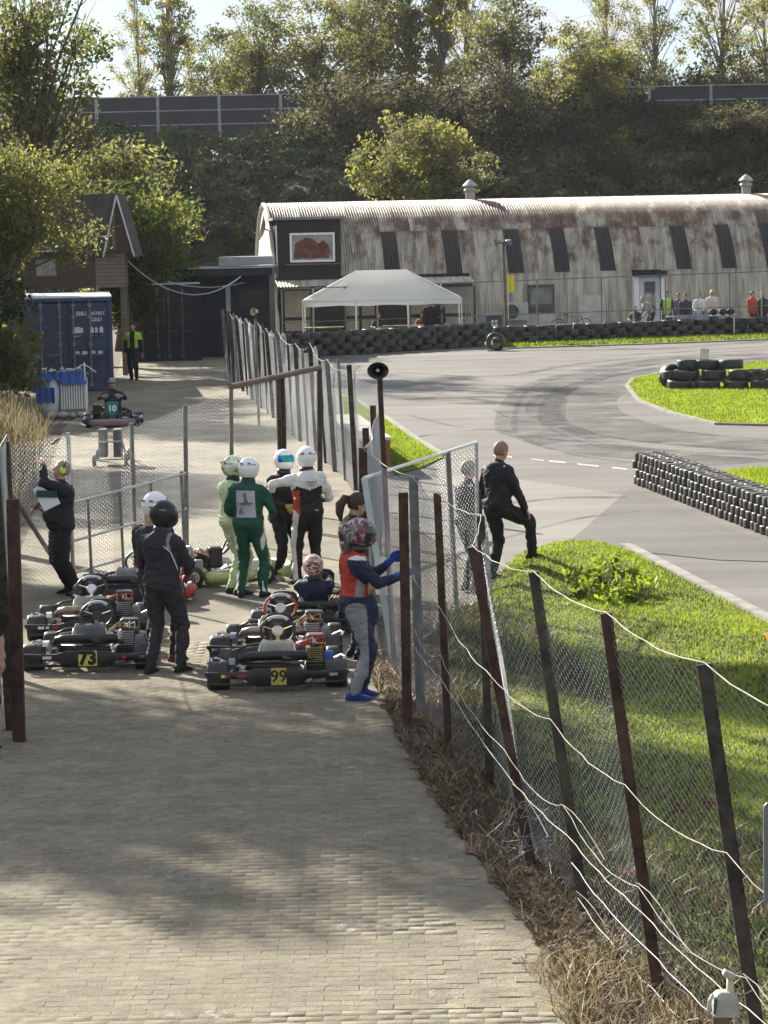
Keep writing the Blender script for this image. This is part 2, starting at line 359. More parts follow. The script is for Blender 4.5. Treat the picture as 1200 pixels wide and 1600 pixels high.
# other lawns
_, ISL = lawn([(980, 604), (990, 593), (1050, 580), (1200, 566), (1330, 556), (1330, 668), (1200, 664), (1120, 662), (1050, 646), (1000, 627)], .03)
blades('grass', ISL, 60000, .06, .035, [G1, G2, G3], None, None, .6, [.5, .4, .1], False, z0=.03)
kerb([(1100, 573), (1050, 580), (990, 593), (980, 604), (1000, 628), (1050, 647), (1120, 664), (1200, 666)], .12, .05)
_, STRIP = lawn([(535, 622), (553, 628), (600, 655), (650, 690), (692, 716), (660, 732), (620, 742), (590, 752), (556, 760)], .03)
blades('grass', STRIP, 22000, .055, .022, [G1, G2, G3], None, None, .6, [.55, .3, .15], False, z0=.03)
kerb([(535, 620), (553, 626), (600, 653), (650, 688), (692, 714)], .14, .06)
_, FARV = lawn([(765, 548), (800, 544), (1000, 538), (1350, 525), (1350, 514), (1200, 519), (1000, 527), (800, 536), (768, 541)], .03)
blades('grass', FARV, 14000, .09, .05, [G1, G3, G2], None, None, .6, [.4, .45, .15], False, z0=.03)
kerb([(765, 549), (800, 545), (1000, 539), (1350, 526)], .14, .05)
_, RV = lawn([(1100, 744), (1180, 736), (1350, 730), (1350, 790), (1200, 762)], .03)
blades('grass', RV, 8000, .09, .025, [G1, G2], None, None, .6, None, False, z0=.03)

# the paved path: worn pavers laid in running rows across it
PATHC = mat('path_sand_and_asphalt', (.18, .162, .127), .92, .32, .9, bump=.5, bscale=30, c2=(.235, .21, .155))
EDGE = [(1000, 1760), (905, 1600), (862, 1510), (790, 1400), (705, 1290), (642, 1190), (605, 1110), (570, 1040), (560, 960), (560, 880), (556, 770)]
PE = [G(*p) for p in EDGE]
path = sheet('path', [Vector((-6, 11, 0)), Vector((1.6, 11, 0))] + PE + [G(470, 655), G(358, 592), G(350, 558), G(190, 556), G(178, 606), G(100, 668), (-4.6, 32, 0), (-4.4, 24, 0), (-6, 18, 0)], .004, PATHC)
PAV = [mat('paver_%s' % k, c, .92, .30, 2.2, bump=.6, bscale=45) for k, c in (('grey', (.215, .195, .15)), ('warm', (.235, .205, .15)), ('pale', (.26, .23, .172)))]
def edge_x(y):
    for a, b in zip(PE[:-1], PE[1:]):
        if a.y <= y <= b.y: return a.x + (b.x - a.x) * (y - a.y) / (b.y - a.y)
    return 1.5 if y < PE[0].y else PE[-1].x
def paver_mesh():
    mb = MB(); a, b, h, c = .0988, .0484, .05, .004
    rg = [[(-a, -b, -h), (a, -b, -h), (a, b, -h), (-a, b, -h)], [(-a, -b, -c), (a, -b, -c), (a, b, -c), (-a, b, -c)], [(-a + c, -b + c, 0), (a - c, -b + c, 0), (a - c, b - c, 0), (-a + c, b - c, 0)]]
    return mb, rg
spots = []; y = 13.4; row = 0
while y < 28.5:
    x1 = edge_x(y); x = -4.9 + (row % 2) * .1
    while x < x1 - .05 + random.uniform(-.07, .07):
        spots.append((x, y)); x += .2
    y += .1; row += 1
def pz(x, y, e): return .0085 + .0012 * mnoise.noise(Vector((x * 3, y * 3, 0))) + e * random.uniform(-.010, .004)
inview = sorted([s for s in spots if -4.9 < s[0] and abs(s[0] / s[1]) < .143 and s[1] > 14.72], key=lambda s: s[1] - (2.5 if edge_x(s[1]) - s[0] < .5 else 0))[:300]
iv = set(inview); pm_ = []
for k in range(3):
    mb, rg = paver_mesh(); mb.rings(rg); o = mb.build('brick', PAV[k]); pm_.append(o.data); bpy.data.objects.remove(o)
for (x, y_) in inview:
    e = max(0, 1 - (edge_x(y_) - x) / 1.2); o = bpy.data.objects.new('brick', random.choice(pm_)); COL.objects.link(o); o.parent = path
    o.location = (x + random.uniform(-.002, .002) * (1 + 3 * e), y_, pz(x, y_, e)); o.rotation_euler = (R(random.gauss(0, .35 + 1.1 * e)), R(random.gauss(0, .4 + e)), R(random.gauss(0, .3 + 1.6 * e)))
rest = [s for s in spots if s not in iv]; Vs = []; _, rg = paver_mesh(); base = np.array(rg[1] + rg[2])[:, :]; fl = []
for (x, y_) in rest:
    e = max(0, 1 - (edge_x(y_) - x) / 1.2); ca = R(random.gauss(0, .3 + 1.6 * e)); rx, ry = R(random.gauss(0, .35 + 1.1 * e)), R(random.gauss(0, .4 + e))
    q = base.copy(); q[:4, 2] = -.03; xx = q[:, 0] - q[:, 1] * ca; yy = q[:, 1] + q[:, 0] * ca; zz = q[:, 2] + q[:, 1] * rx - q[:, 0] * ry
    Vs.append(np.stack([xx + x, yy + y_, zz + pz(x, y_, e)], 1))
nb = len(rest); i8 = np.arange(nb)[:, None] * 8
Fq = np.concatenate([i8 + np.array([[4, 5, 6, 7]])] + [i8 + np.array([[j, (j + 1) % 4, 4 + (j + 1) % 4, 4 + j]]) for j in range(4)], 0)
o = soup('pavers', np.concatenate(Vs, 0), Fq, PAV, np.tile(rng.choice(3, nb), 5), path); o['kind'] = 'stuff'
# sand, dust and straw trodden into the joints
PJ = [Vector((-4.9, 13, 0)), Vector((1.4, 13, 0))] + [p for p in PE if p.y > 14 and p.y < 30] + [Vector((-4.6, 30, 0))]
def patchy(name, c, scale, lo, hi, amax, gx=0.0, stretch=(1, 1, 1)):
    m = mat(name, c, .95, .2, 9, bump=.5, bscale=60); t = m.node_tree; p = t.nodes['Principled BSDF']
    g = N(t, 'ShaderNodeNewGeometry'); mpx = N(t, 'ShaderNodeMapping'); mpx.inputs['Scale'].default_value = stretch; n = N(t, 'ShaderNodeTexNoise', Scale=scale, Detail=9.0, Roughness=.72); t.links.new(g.outputs['Position'], mpx.inputs[0]); t.links.new(mpx.outputs[0], n.inputs['Vector'])
    sx = N(t, 'ShaderNodeSeparateXYZ'); t.links.new(g.outputs['Position'], sx.inputs[0]); ma = N(t, 'ShaderNodeMath', operation='MULTIPLY_ADD'); ma.inputs[1].default_value = -gx; t.links.new(sx.outputs[0], ma.inputs[0]); t.links.new(n.outputs[0], ma.inputs[2])
    mr = N(t, 'ShaderNodeMapRange'); mr.inputs[1].default_value = lo; mr.inputs[2].default_value = hi; mr.inputs[4].default_value = amax; t.links.new(ma.outputs[0], mr.inputs[0]); t.links.new(mr.outputs[0], p.inputs['Alpha']); return m
DUST = patchy('trodden_sand', (.285, .255, .19), 2.4, .36, .72, .78, .05)
sheet('path_dust', [Vector((-5, 12, 0)), Vector((1.5, 12, 0))] + [p for p in PE if 13 < p.y < 29] + [Vector((-4.6, 29, 0))], .0135, DUST)
CH = patchy('chalky_scuff', (.50, .48, .44), 16, .50, .72, .75, 0, (1, .5, 1))
for px, py, sx, sy in ((265, 1590, 26, 6), (330, 1588, 24, 7), (245, 1365, 22, 5), (262, 1372, 30, 7), (232, 1285, 30, 4), (195, 1285, 12, 5), (545, 1450, 40, 8), (610, 1455, 26, 9), (540, 1200, 16, 3), (500, 1203, 8, 3), (700, 1560, 30, 6), (660, 1558, 20, 5), (240, 1212, 16, 3), (585, 1275, 12, 3), (640, 1350, 30, 5), (430, 1238, 40, 3), (205, 1150, 26, 4)):
    P = []
    for k in range(14):
        a = 2 * PI * k / 14; q = random.uniform(.45, 1.15); P.append(G(px + math.cos(a) * sx * q * 1.4, py + math.sin(a) * sy * q * 1.7))
    tag(sheet('chalk_scuff', P, .0165, CH), None, None, None, 'structure')
# the verge under the fence: dead stalks, leaf litter, weeds
VP = [Vector((1.75, 11.5, 0))] + [p for p in PE[1:9]] + [Vector((.3, 30, 0)), Vector((.95, 30, 0)), Vector((.85, 24, 0)), Vector((1.3, 19.5, 0)), Vector((2.3, 14.5, 0)), Vector((3.2, 11.5, 0))]
vz = lambda x, y: .01 + .05 * np.clip(edge_d(PE, x, y) / .5, 0, 1) * (1 + .6 * np.sin(x * 9) * np.sin(y * 6.3))
VSOIL = mat('verge_litter', (.085, .062, .042), .95, .45, 7, bump=.8, bscale=40, c2=(.17, .125, .08))
gridsheet('verge', VP, .12, vz, VSOIL)
blades('dry_grass', VP, 9000, .11, .009, [STRAW2, STRAW, WEED], vz, lambda x, y: np.clip(1.1 - edge_d(PE, x, y) / 1.1, .18, 1), 1.9, [.60, .16, .24])
blades('leaf_litter', VP, 22000, .045, .036, [STRAW2, STRAW, mat('brown_dead_leaf', (.10, .062, .045), .8, .4, 20)], vz, None, 2.2, [.40, .17, .43], False)
blades('weeds', [Vector((.55, 30, 0)), Vector((.55, 24, 0)), Vector((1.0, 19, 0)), Vector((1.9, 13, 0)), Vector((3.6, 11.5, 0)), Vector((3.5, 15, 0)), Vector((2.1, 22, 0)), Vector((1.6, 30, 0))], 26000, .13, .014, [WEED, G3, STRAW2, STRAW], None, lambda x, y: np.array([.5 + .8 * mnoise.noise(Vector((a * 1.2, b * .8, 3))) for a, b in zip(x, y)]), 1.1, [.3, .34, .26, .10], z0=.08)
blades('dry_grass', [Vector((.95, 14.2, 0)), Vector((.75, 15.6, 0)), Vector((1.35, 15.6, 0)), Vector((1.8, 14.2, 0)), Vector((1.9, 12, 0)), Vector((1.5, 12, 0))], 1700, .15, .010, [STRAW, STRAW2], vz, None, 1.5, [.72, .28])
# long stalks caught in the fence
mb = MB()
for k in range(60):
    yy = random.uniform(13, 24); xx = edge_x(yy) + random.uniform(.12, .65); p = Vector((xx, yy, .03)); a = random.uniform(0, 2 * PI); l = random.uniform(.2, .6); pts = [p]
    for j in range(4): p = p + Vector((math.cos(a) * .5, math.sin(a) * .5, 1.0 - j * .42)) * l / 4; a += random.uniform(-.6, .6); pts.append(p)
    mb.tube(pts, [.004, .0035, .003, .0025, .001], 3)
tag(mb.build('dead_stalks', STRAW), kind='stuff')

# ---------------------------------------------------------------- bank, embankment
def sst(a, b, x): t = np.clip((x - a) / (b - a), 0, 1); return t * t * (3 - 2 * t)
def emb(x, y): return 10.3 * sst(128, 168, y) * (.93 + .07 * np.sin(x * .13 + y * .07)) * (1 - sst(215, 260, y)) - .02
gridsheet('embankment', [Vector((-130, 120, 0)), Vector((130, 120, 0)), Vector((130, 264, 0)), Vector((-130, 264, 0))], 3.0, emb, mat('embankment_soil', (.045, .04, .028), .95, .4, .5))
def bank(x, y):
    e = np.interp(y, [18, 32, 60, 70, 74, 84], [-5.1, -5.0, -7.5, -10.2, -10.9, -11.5])
    return -.02 + 1.75 * sst(.0, 3.2, e - x) * (1 - .4 * sst(66, 76, y)) + .06 * np.sin(x * 2.1) * np.sin(y * 1.3)
gridsheet('bank', [Vector((-30, 16, 0)), Vector((-5, 16, 0)), Vector((-4.9, 32, 0)), Vector((-7.4, 60, 0)), Vector((-10.1, 70, 0)), Vector((-11.4, 84, 0)), Vector((-30, 100, 0))], .7, bank, SOIL)
BK = [Vector((-11.5, 40, 0)), Vector((-5.4, 38, 0)), Vector((-7.3, 59, 0)), Vector((-9.2, 67, 0)), Vector((-14, 70, 0))]
blades('dry_grass', BK, 15000, .62, .018, [STRAW, STRAW2, G3], bank, None, .55, [.55, .3, .15])

# the thin sunlit air between here and the embankment
hm = bpy.data.materials.new('haze'); hm.use_nodes = True; t_ = hm.node_tree; t_.nodes.clear(); pv = N(t_, 'ShaderNodeVolumePrincipled'); pv.inputs['Density'].default_value = .00008; pv.inputs['Anisotropy'].default_value = .35; pv.inputs['Color'].default_value = (.95, .96, 1, 1)
oo = N(t_, 'ShaderNodeOutputMaterial'); t_.links.new(pv.outputs[0], oo.inputs['Volume'])
mb = MB(); mb.box((0, 700, 21), (1900, 1700, 44)); hz_ = mb.build('haze', hm); hz_['kind'] = 'stuff'
# ================================================================ buildings
def rustsheet(name, c, rust, amt, seed):
    m = bpy.data.materials.new(name); m.use_nodes = True; t = m.node_tree; p = t.nodes['Principled BSDF']; lk = t.links.new
    g = N(t, 'ShaderNodeNewGeometry'); mp = N(t, 'ShaderNodeMapping'); mp.inputs['Location'].default_value = (seed, 0, 0); mp.inputs['Scale'].default_value = (1, .6, .7)
    lk(g.outputs['Position'], mp.inputs['Vector'])
    n = N(t, 'ShaderNodeTexNoise', Scale=1.5, Detail=9.0, Roughness=.72); lk(mp.outputs[0], n.inputs['Vector'])
    mp2 = N(t, 'ShaderNodeMapping'); mp2.inputs['Scale'].default_value = (5, .6, .5); lk(g.outputs['Position'], mp2.inputs['Vector'])
    n2 = N(t, 'ShaderNodeTexNoise', Scale=1.0, Detail=6.0, Roughness=.65); lk(mp2.outputs[0], n2.inputs['Vector'])
    sz = N(t, 'ShaderNodeSeparateXYZ'); lk(g.outputs['Position'], sz.inputs[0])
    hz = N(t, 'ShaderNodeMapRange'); hz.inputs[1].default_value = 1.5; hz.inputs[2].default_value = 5.3; hz.inputs[3].default_value = -.14; hz.inputs[4].default_value = .14; lk(sz.outputs[2], hz.inputs[0])
    a = N(t, 'ShaderNodeMath', operation='ADD'); lk(n.outputs[0], a.inputs[0]); lk(hz.outputs[0], a.inputs[1])
    r = N(t, 'ShaderNodeValToRGB'); e = r.color_ramp.elements; e[0].position = .53 - amt; e[1].position = .70 - amt; e[0].color = (0, 0, 0, 1)
    lk(a.outputs[0], r.inputs[0])
    r2 = N(t, 'ShaderNodeValToRGB'); q = r2.color_ramp.elements; q[0].position, q[1].position = .35, .62; q[0].color = (*[x * .48 for x in c], 1); q[1].color = (*[x * 1.05 for x in c], 1); lk(n2.outputs[0], r2.inputs[0])
    r3 = N(t, 'ShaderNodeValToRGB'); q = r3.color_ramp.elements; q[0].position, q[1].position = .3, .7; q[0].color = (*[x * .5 for x in rust], 1); q[1].color = (*[x * 1.4 for x in rust], 1); lk(n2.outputs[0], r3.inputs[0])
    mx = N(t, 'ShaderNodeMix', data_type='RGBA'); lk(r.outputs[0], mx.inputs[0]); lk(r2.outputs[0], mx.inputs[6]); lk(r3.outputs[0], mx.inputs[7])
    lk(mx.outputs[2], p.inputs['Base Color']); p.inputs['Roughness'].default_value = .6; p.inputs['Metallic'].default_value = .1
    MATS[name] = m; return m
SH = [rustsheet('weathered_iron_sheet', (.48, .44, .355), (.135, .078, .052), .06, 0), rustsheet('rusty_iron_sheet', (.44, .39, .31), (.135, .078, .052), .10, 9),
      rustsheet('pale_iron_sheet', (.52, .475, .39), (.14, .082, .055), .01, 23)]
HO = Vector((-4.0, 105.6, 0)); HY = R(7); HU = Vector((math.cos(HY), math.sin(HY), 0)); HV = Vector((-math.sin(HY), math.cos(HY), 0)); RR = 5.35
def HL(px, py, yl):                                       # photo pixel -> hut's own coordinates on the plane yl behind its front foot
    d = ray(px, py); e = Vector((0, 0, EYE)); t = (yl - (e - HO).dot(HV)) / d.dot(HV); p = e + d * t - HO; return Vector((p.dot(HU), yl, p.z))
hut = thing('quonset_hut', 'long rusty corrugated iron hut with curved roof and dark skylight strips', 'hut', HO, HY)
def arc_y(z): return RR - math.sqrt(max(RR * RR - z * z, 0))
PITCHC = .62
def corr_sheet(z0, z1, nz, wid=PITCHC, waves=6, over=.0):
    mb = MB(); rg = []
    t0, t1 = math.asin(min(1, z0 / RR)), math.asin(min(1, z1 / RR))
    nx = waves * 6 + 1
    for i in range(nz + 1):
        t = t0 + (t1 - t0) * i / nz; cy, cz = RR - RR * math.cos(t), RR * math.sin(t); nrm = Vector((0, -math.cos(t), math.sin(t))); row = []
        for j in range(nx):
            u = j / (nx - 1); off = .028 * math.sin(u * waves * 2 * PI) + over; row.append(Vector((u * (wid + .02), cy, cz)) + nrm * off)
        rg.append(row)
    mb.rings(rg, closed=False, caps=False); return mb
ncol = 42
protos = []
for (z0, z1, nz, ov) in ((.05, 2.46, 5, 0), (2.40, 4.18, 5, .015), (4.12, RR, 7, .03)):
    o = corr_sheet(z0, z1, nz, over=ov).build('corrugated_sheet', SH[0], smooth=True); protos.append(o.data); bpy.data.objects.remove(o)
SKY = mat('dark_skylight_sheet', (.022, .020, .019), .35, .3, 4, spec=.5)
strips = set(int((HL(px, 420, .75).x) / PITCHC) for px in (606, 708, 806, 884, 960, 1060, 1134, 1208))
door_x = HL(1014, 470, .12).x; win_x = HL(845, 466, .12).x
for c in range(ncol):
    for r in range(3):
        x = c * PITCHC
        if x < 1.8 and r < 2: continue                     # the dormer and porch stand here
        if r == 0 and x < 7.2: continue
        if r == 0 and abs(x + PITCHC / 2 - door_x) < .55: continue
        o = bpy.data.objects.new('skylight_sheet' if r == 1 and c in strips else 'corrugated_sheet', protos[r]); COL.objects.link(o); o.parent = hut
        o.location = (x, random.uniform(-.012, .012), 0); o.rotation_euler = (0, R(random.uniform(-.15, .15)), 0)
        o.material_slots[0].link = 'OBJECT'; o.material_slots[0].material = SKY if r == 1 and c in strips else random.choices(SH, (.55, .25, .20) if r else (.35, .05, .6))[0]
LEN = ncol * PITCHC
mb = MB(); rg = [[Vector((x, RR + RR * math.sin(t), RR * math.cos(t))) for t in np.linspace(0, PI / 2, 10)] for x in (0, LEN)]; mb.rings(rg, closed=False, caps=False)
mb.build('rear_roof', SH[1], hut)
mb = MB(); ring = [(RR - (RR - .05) * math.cos(t), (RR - .05) * math.sin(t)) for t in np.linspace(0, PI, 28)]
for x, th in ((.02, .12), (LEN - .14, .12)):
    n = len(ring); vs = [(x, a, b) for a, b in ring] + [(x + th, a, b) for a, b in ring]
    mb2 = MB(); mb2.add(vs, [tuple(range(n)), tuple(range(2 * n - 1, n - 1, -1))] + [(i, n + i, n + (i + 1) % n, (i + 1) % n) for i in range(n)])
    mb2.build('end_wall', mat('limewashed_wall', (.62, .60, .54), .85, .15, 2, bump=.2), hut)
mb = MB(); mb.tube([(-.02, RR - RR * math.cos(t), RR * math.sin(t)) for t in np.linspace(0, PI, 24)], .09, 6); mb.build('end_trim', mat('pale_trim', (.55, .53, .48), .7, .2, 4), hut)
# ventilators on the ridge
def cowl(px, py0, py1):
    b = HL(px, py1, RR); mb = MB(); s = .2
    mb.lathe([(s, -.35), (s, .38), (s * .9, .40)], 14, Matrix.Translation((b.x, RR, RR)))
    o = mb.build('ventilator', mat('ventilator_zinc', (.38, .36, .33), .5, .3, 6, metal=.4), hut, True); smooth_by_angle(o)
    m2 = MB(); m2.lathe([(.25, .36), (.27, .42), (.25, .47), (.19, .49), (.19, .56), (.30, .57), (.31, .62), (.14, .78), (.02, .86)], 14, Matrix.Translation((b.x, RR, RR)))
    smooth_by_angle(m2.build('cowl', mat('ventilator_zinc', (.38, .36, .33)), o), 30)
cowl(735, 0, 316); cowl(1166, 0, 302)
# dormer
DK = mat('black_tarred_board', (.022, .02, .02), .7, .3, 3, bump=.15); CREAM = mat('cream_plywood', (.40, .35, .27), .8, .2, 2)
mb = MB(); mb.box((1.32, 1.75, 3.52), (2.5, 2.9, 2.3)); mb.build('dormer', DK, hut)
mb = MB(); mb.bar((-.1, 1.7, 4.74), (2.8, 1.7, 4.74), 3.3, .1, up=(0, 0, 1)); mb.build('dormer_roof', mat('felt_roof', (.20, .20, .19), .85, .25, 2), hut, rot=(R(-1.2), 0, 0))
a, b = HL(454, 366, .25), HL(522, 407, .25); wx, wz = (a.x + b.x) / 2, (a.z + b.z) / 2; ww, wh = b.x - a.x, a.z - b.z
mb = MB(); t = .08
for c, d in (((wx, .27, wz + wh / 2), (ww + t, .09, t)), ((wx, .27, wz - wh / 2), (ww + t, .09, t)), ((wx - ww / 2, .27, wz), (t, .085, wh - t)), ((wx + ww / 2, .27, wz), (t, .085, wh - t))): mb.box(c, d)
wf = mb.build('window', WHITE, hut)
mb = MB(); mb.box((wx, .285, wz), (ww - t, .02, wh - t)); mb.build('pane', mat('painted_sky_pane', (.20, .20, .20), .12, .6, 1.6, c2=(.34, .34, .34), spec=.8), wf)  # pale reflected sky is put into the pane colour
RED_REFL = mat('painted_red_reflection', (.14, .055, .045), .8, .45, 4)  # reddish reflection in the glass, drawn as a flat coloured sheet
mb = MB(); pts = [(-.46, -.4), (.40, -.4), (.44, -.1), (.38, .12), (.28, .26), (.14, .14), (.02, .30), (-.16, .38), (-.28, .26), (-.42, .16)]
mb.add([(wx + p[0] * ww * .95, .268, wz + p[1] * wh) for p in pts] + [(wx + p[0] * ww * .95, .274, wz + p[1] * wh) for p in pts], [tuple(range(10)), tuple(range(19, 9, -1))]); mb.build('painted_reflection', RED_REFL, wf)
mb = MB(); mb.box((wx, .18, wz - wh / 2 - .12), (ww * 1.25, .16, .05)); mb.build('sill', TIMBER, wf)
# porch: corrugated canopy over the timber front
mb = MB(); rg = []
for i, (yy, zz) in enumerate(((.45, 2.38), (-1.1, 2.10))):
    rg.append([Vector((j * .025 - .05, yy, zz + .018 * math.sin(j * .025 / .12 * 2 * PI))) for j in range(int(7.75 / .025))])
mb.rings(rg, closed=False, caps=False); mb.build('porch_roof', SH[2], hut, True)
mb = MB(); mb.box((3.8, -.95, 2.0), (7.7, .06, .12)); mb.build('porch_beam', DK, hut)
for k in range(6): mb = MB(); mb.box((.15 + k * 1.5, -.95, 1.0), (.1, .1, 1.94)); mb.build('porch_post', DK, hut)
for k in range(6):
    x0 = .1 + k * 1.28
    mb = MB(); mb.box((x0 + .62, .16, 1.1), (1.2, .06, 2.2)); mb.build('wall_panel', CREAM if k in (0, 2, 4, 5) else DK, hut)
    mb = MB(); mb.box((x0 - .02, .10, 1.1), (.14, .08, 2.2)); mb.build('batten', DK, hut)
    for zz in (.28, .82): mb = MB(); mb.box((x0 + .62, .10, zz), (1.12, .06, .12)); mb.build('rail', DK, hut)
mb = MB(); mb.box((3.8, .3, 2.3), (7.7, .3, .3)); mb.build('fascia', DK, hut)
# door, window and flat panels in the lower wall
def wallbox(name, x0, y0, x1, y1, m, yl, dep, par=hut):
    a, b = HL(x0, y0, yl), HL(x1, y1, yl); mb = MB(); mb.box(((a.x + b.x) / 2, yl, (a.z + b.z) / 2), (abs(b.x - a.x), dep, abs(a.z - b.z))); return mb.build(name, m, par)
dr = wallbox('door', 999, 432, 1031, 512, mat('pale_blue_door', (.52, .56, .60), .6, .1, 4), .12, .1)
wallbox('door_glass', 1007, 440, 1024, 486, GLASS, .05, .05, dr); wallbox('door_head', 990, 424, 1042, 431, DK, .0, .3, dr)
for x in (994, 1036): wallbox('door_frame', x - 4, 431, x + 5, 512, WHITE, .10, .18, dr)
wn = wallbox('window', 824, 445, 866, 488, mat('green_black_frame', (.03, .045, .04), .5), .02, .12)
wallbox('pane', 829, 450, 862, 475, mat('painted_reflection_window', (.12, .15, .13), .08, .6, .8, c2=(.25, .29, .26), spec=.8), -.045, .02, wn); wallbox('pane', 829, 478, 862, 485, GLASS, -.045, .02, wn)  # mottled reflections are painted into the upper pane's colour
wallbox('wall_board', 822, 491, 868, 515, mat('grey_white_board', (.44, .43, .40), .8), .0, .1); wallbox('wall_board', 903, 462, 946, 515, mat('pale_board', (.5, .48, .43), .8), .05, .12)
# satellite dish, cable loops and lamp on the end wall
dish = thing('satellite_dish', 'grey satellite dish on the left end of the rusty hut', 'dish', HO + HU * -.25 + HV * 2.2 + Vector((0, 0, 4.35)))
mb = MB(); mb.lathe([(.02, .0), (.2, .03), (.36, .1), (.42, .15), (.40, .14), (.2, .01), (.02, -.02)], 20, Matrix.Rotation(R(-78), 4, 'Y') @ Matrix.Diagonal((1.25, .8, 1, 1))); mb.build('reflector', mat('dish_grey', (.34, .32, .30), .6), dish, True)
mb = MB(); mb.tube([(.0, 0, 0), (.25, 0, -.1)], .03); mb.tube([(0, 0, -.3), (-.45, 0, -.12)], .012); mb.build('bracket', STEEL, dish)
ac = thing('air_conditioner', 'white air conditioner box with round fan on the hut wall under the pole', 'air conditioner', HO + HU * (HL(806, 485, -.3).x) + HV * -.3 + Vector((0, 0, .55)), HY)
mb = MB(); mb.box((0, 0, .35), (.95, .32, .7)); mb.build('casing', mat('dull_white_casing', (.40, .40, .38), .6), ac, bevel=.02)
mb = MB(); mb.tube([(-.2 + .27 * math.cos(a), -.175, .35 + .27 * math.sin(a)) for a in np.linspace(0, 2 * PI, 25)[:-1]], .022, 6, closed=True); mb.build('fan_ring', DARKMETAL, ac)
mb = MB(); mb.lathe([(.24, 0), (.24, .01)], 20, Matrix.Translation((-.2, -.165, .35)) @ Matrix.Rotation(PI / 2, 4, 'X')); mb.build('fan_grille', BLACK, ac)

# ---------------------------------------------------------------- marquee tent
TW, TD = 5.75, 3.0; c0 = A(598, 530, 98.3)
tent = thing('gazebo_tent', 'white party tent with hipped canopy in front of the rusty hut', 'tent', (c0.x, 98.4, 0))
CANV = leafmat('white_tarpaulin', (.82, .82, .79), (.82, .82, .78), .04, .6, .5)
E, RZ, hw, hd, rl = 1.74, 2.78, TW / 2, TD / 2, .95
def canopy():
    n = 12; mb = MB(); V = []
    base = []
    for i in range(4 * n):
        s, u = divmod(i, n); u /= n
        p = [(-hw + 2 * hw * u, -hd), (hw, -hd + 2 * hd * u), (hw - 2 * hw * u, hd), (-hw, hd - 2 * hd * u)][s]; base.append(p)
    rg = []
    for j in range(7):
        t = j / 6; row = []
        for (x, y) in base:
            rx = max(-rl, min(rl, x)); xx = x + (rx - x) * t; yy = y * (1 - t); row.append(Vector((xx, yy, E + (RZ - E) * t - .16 * math.sin(PI * t) * (.6 + .4 * math.cos(x * 3)))))
        rg.append(row)
    low = [[Vector((x * 1.004, y * 1.004, E - .2 - .02 * math.sin(i * 1.7))) for i, (x, y) in enumerate(base)]]
    mb.rings(low + rg, caps=False); return mb
canopy().build('canopy', CANV, tent, True)
for x in (-hw, -hw / 3, hw / 3, hw):
    for y in (-hd, hd):
        mb = MB(); mb.tube([(x * .995, y * .99, 0), (x * .995, y * .99, E)], .022, 8); mb.build('pole', WHITE, tent)
for y in (-hd, hd): mb = MB(); mb.tube([(-hw, y * .99, E - .02), (hw, y * .99, E - .02)], .02, 6); mb.build('frame_tube', WHITE, tent)
for s in (-1, 1):
    for y in (-1, 1): mb = MB(); mb.tube([(s * hw, y * hd, E - .01), (s * rl, 0, RZ - .04)], .02, 6); mb.build('hip_tube', WHITE, tent)

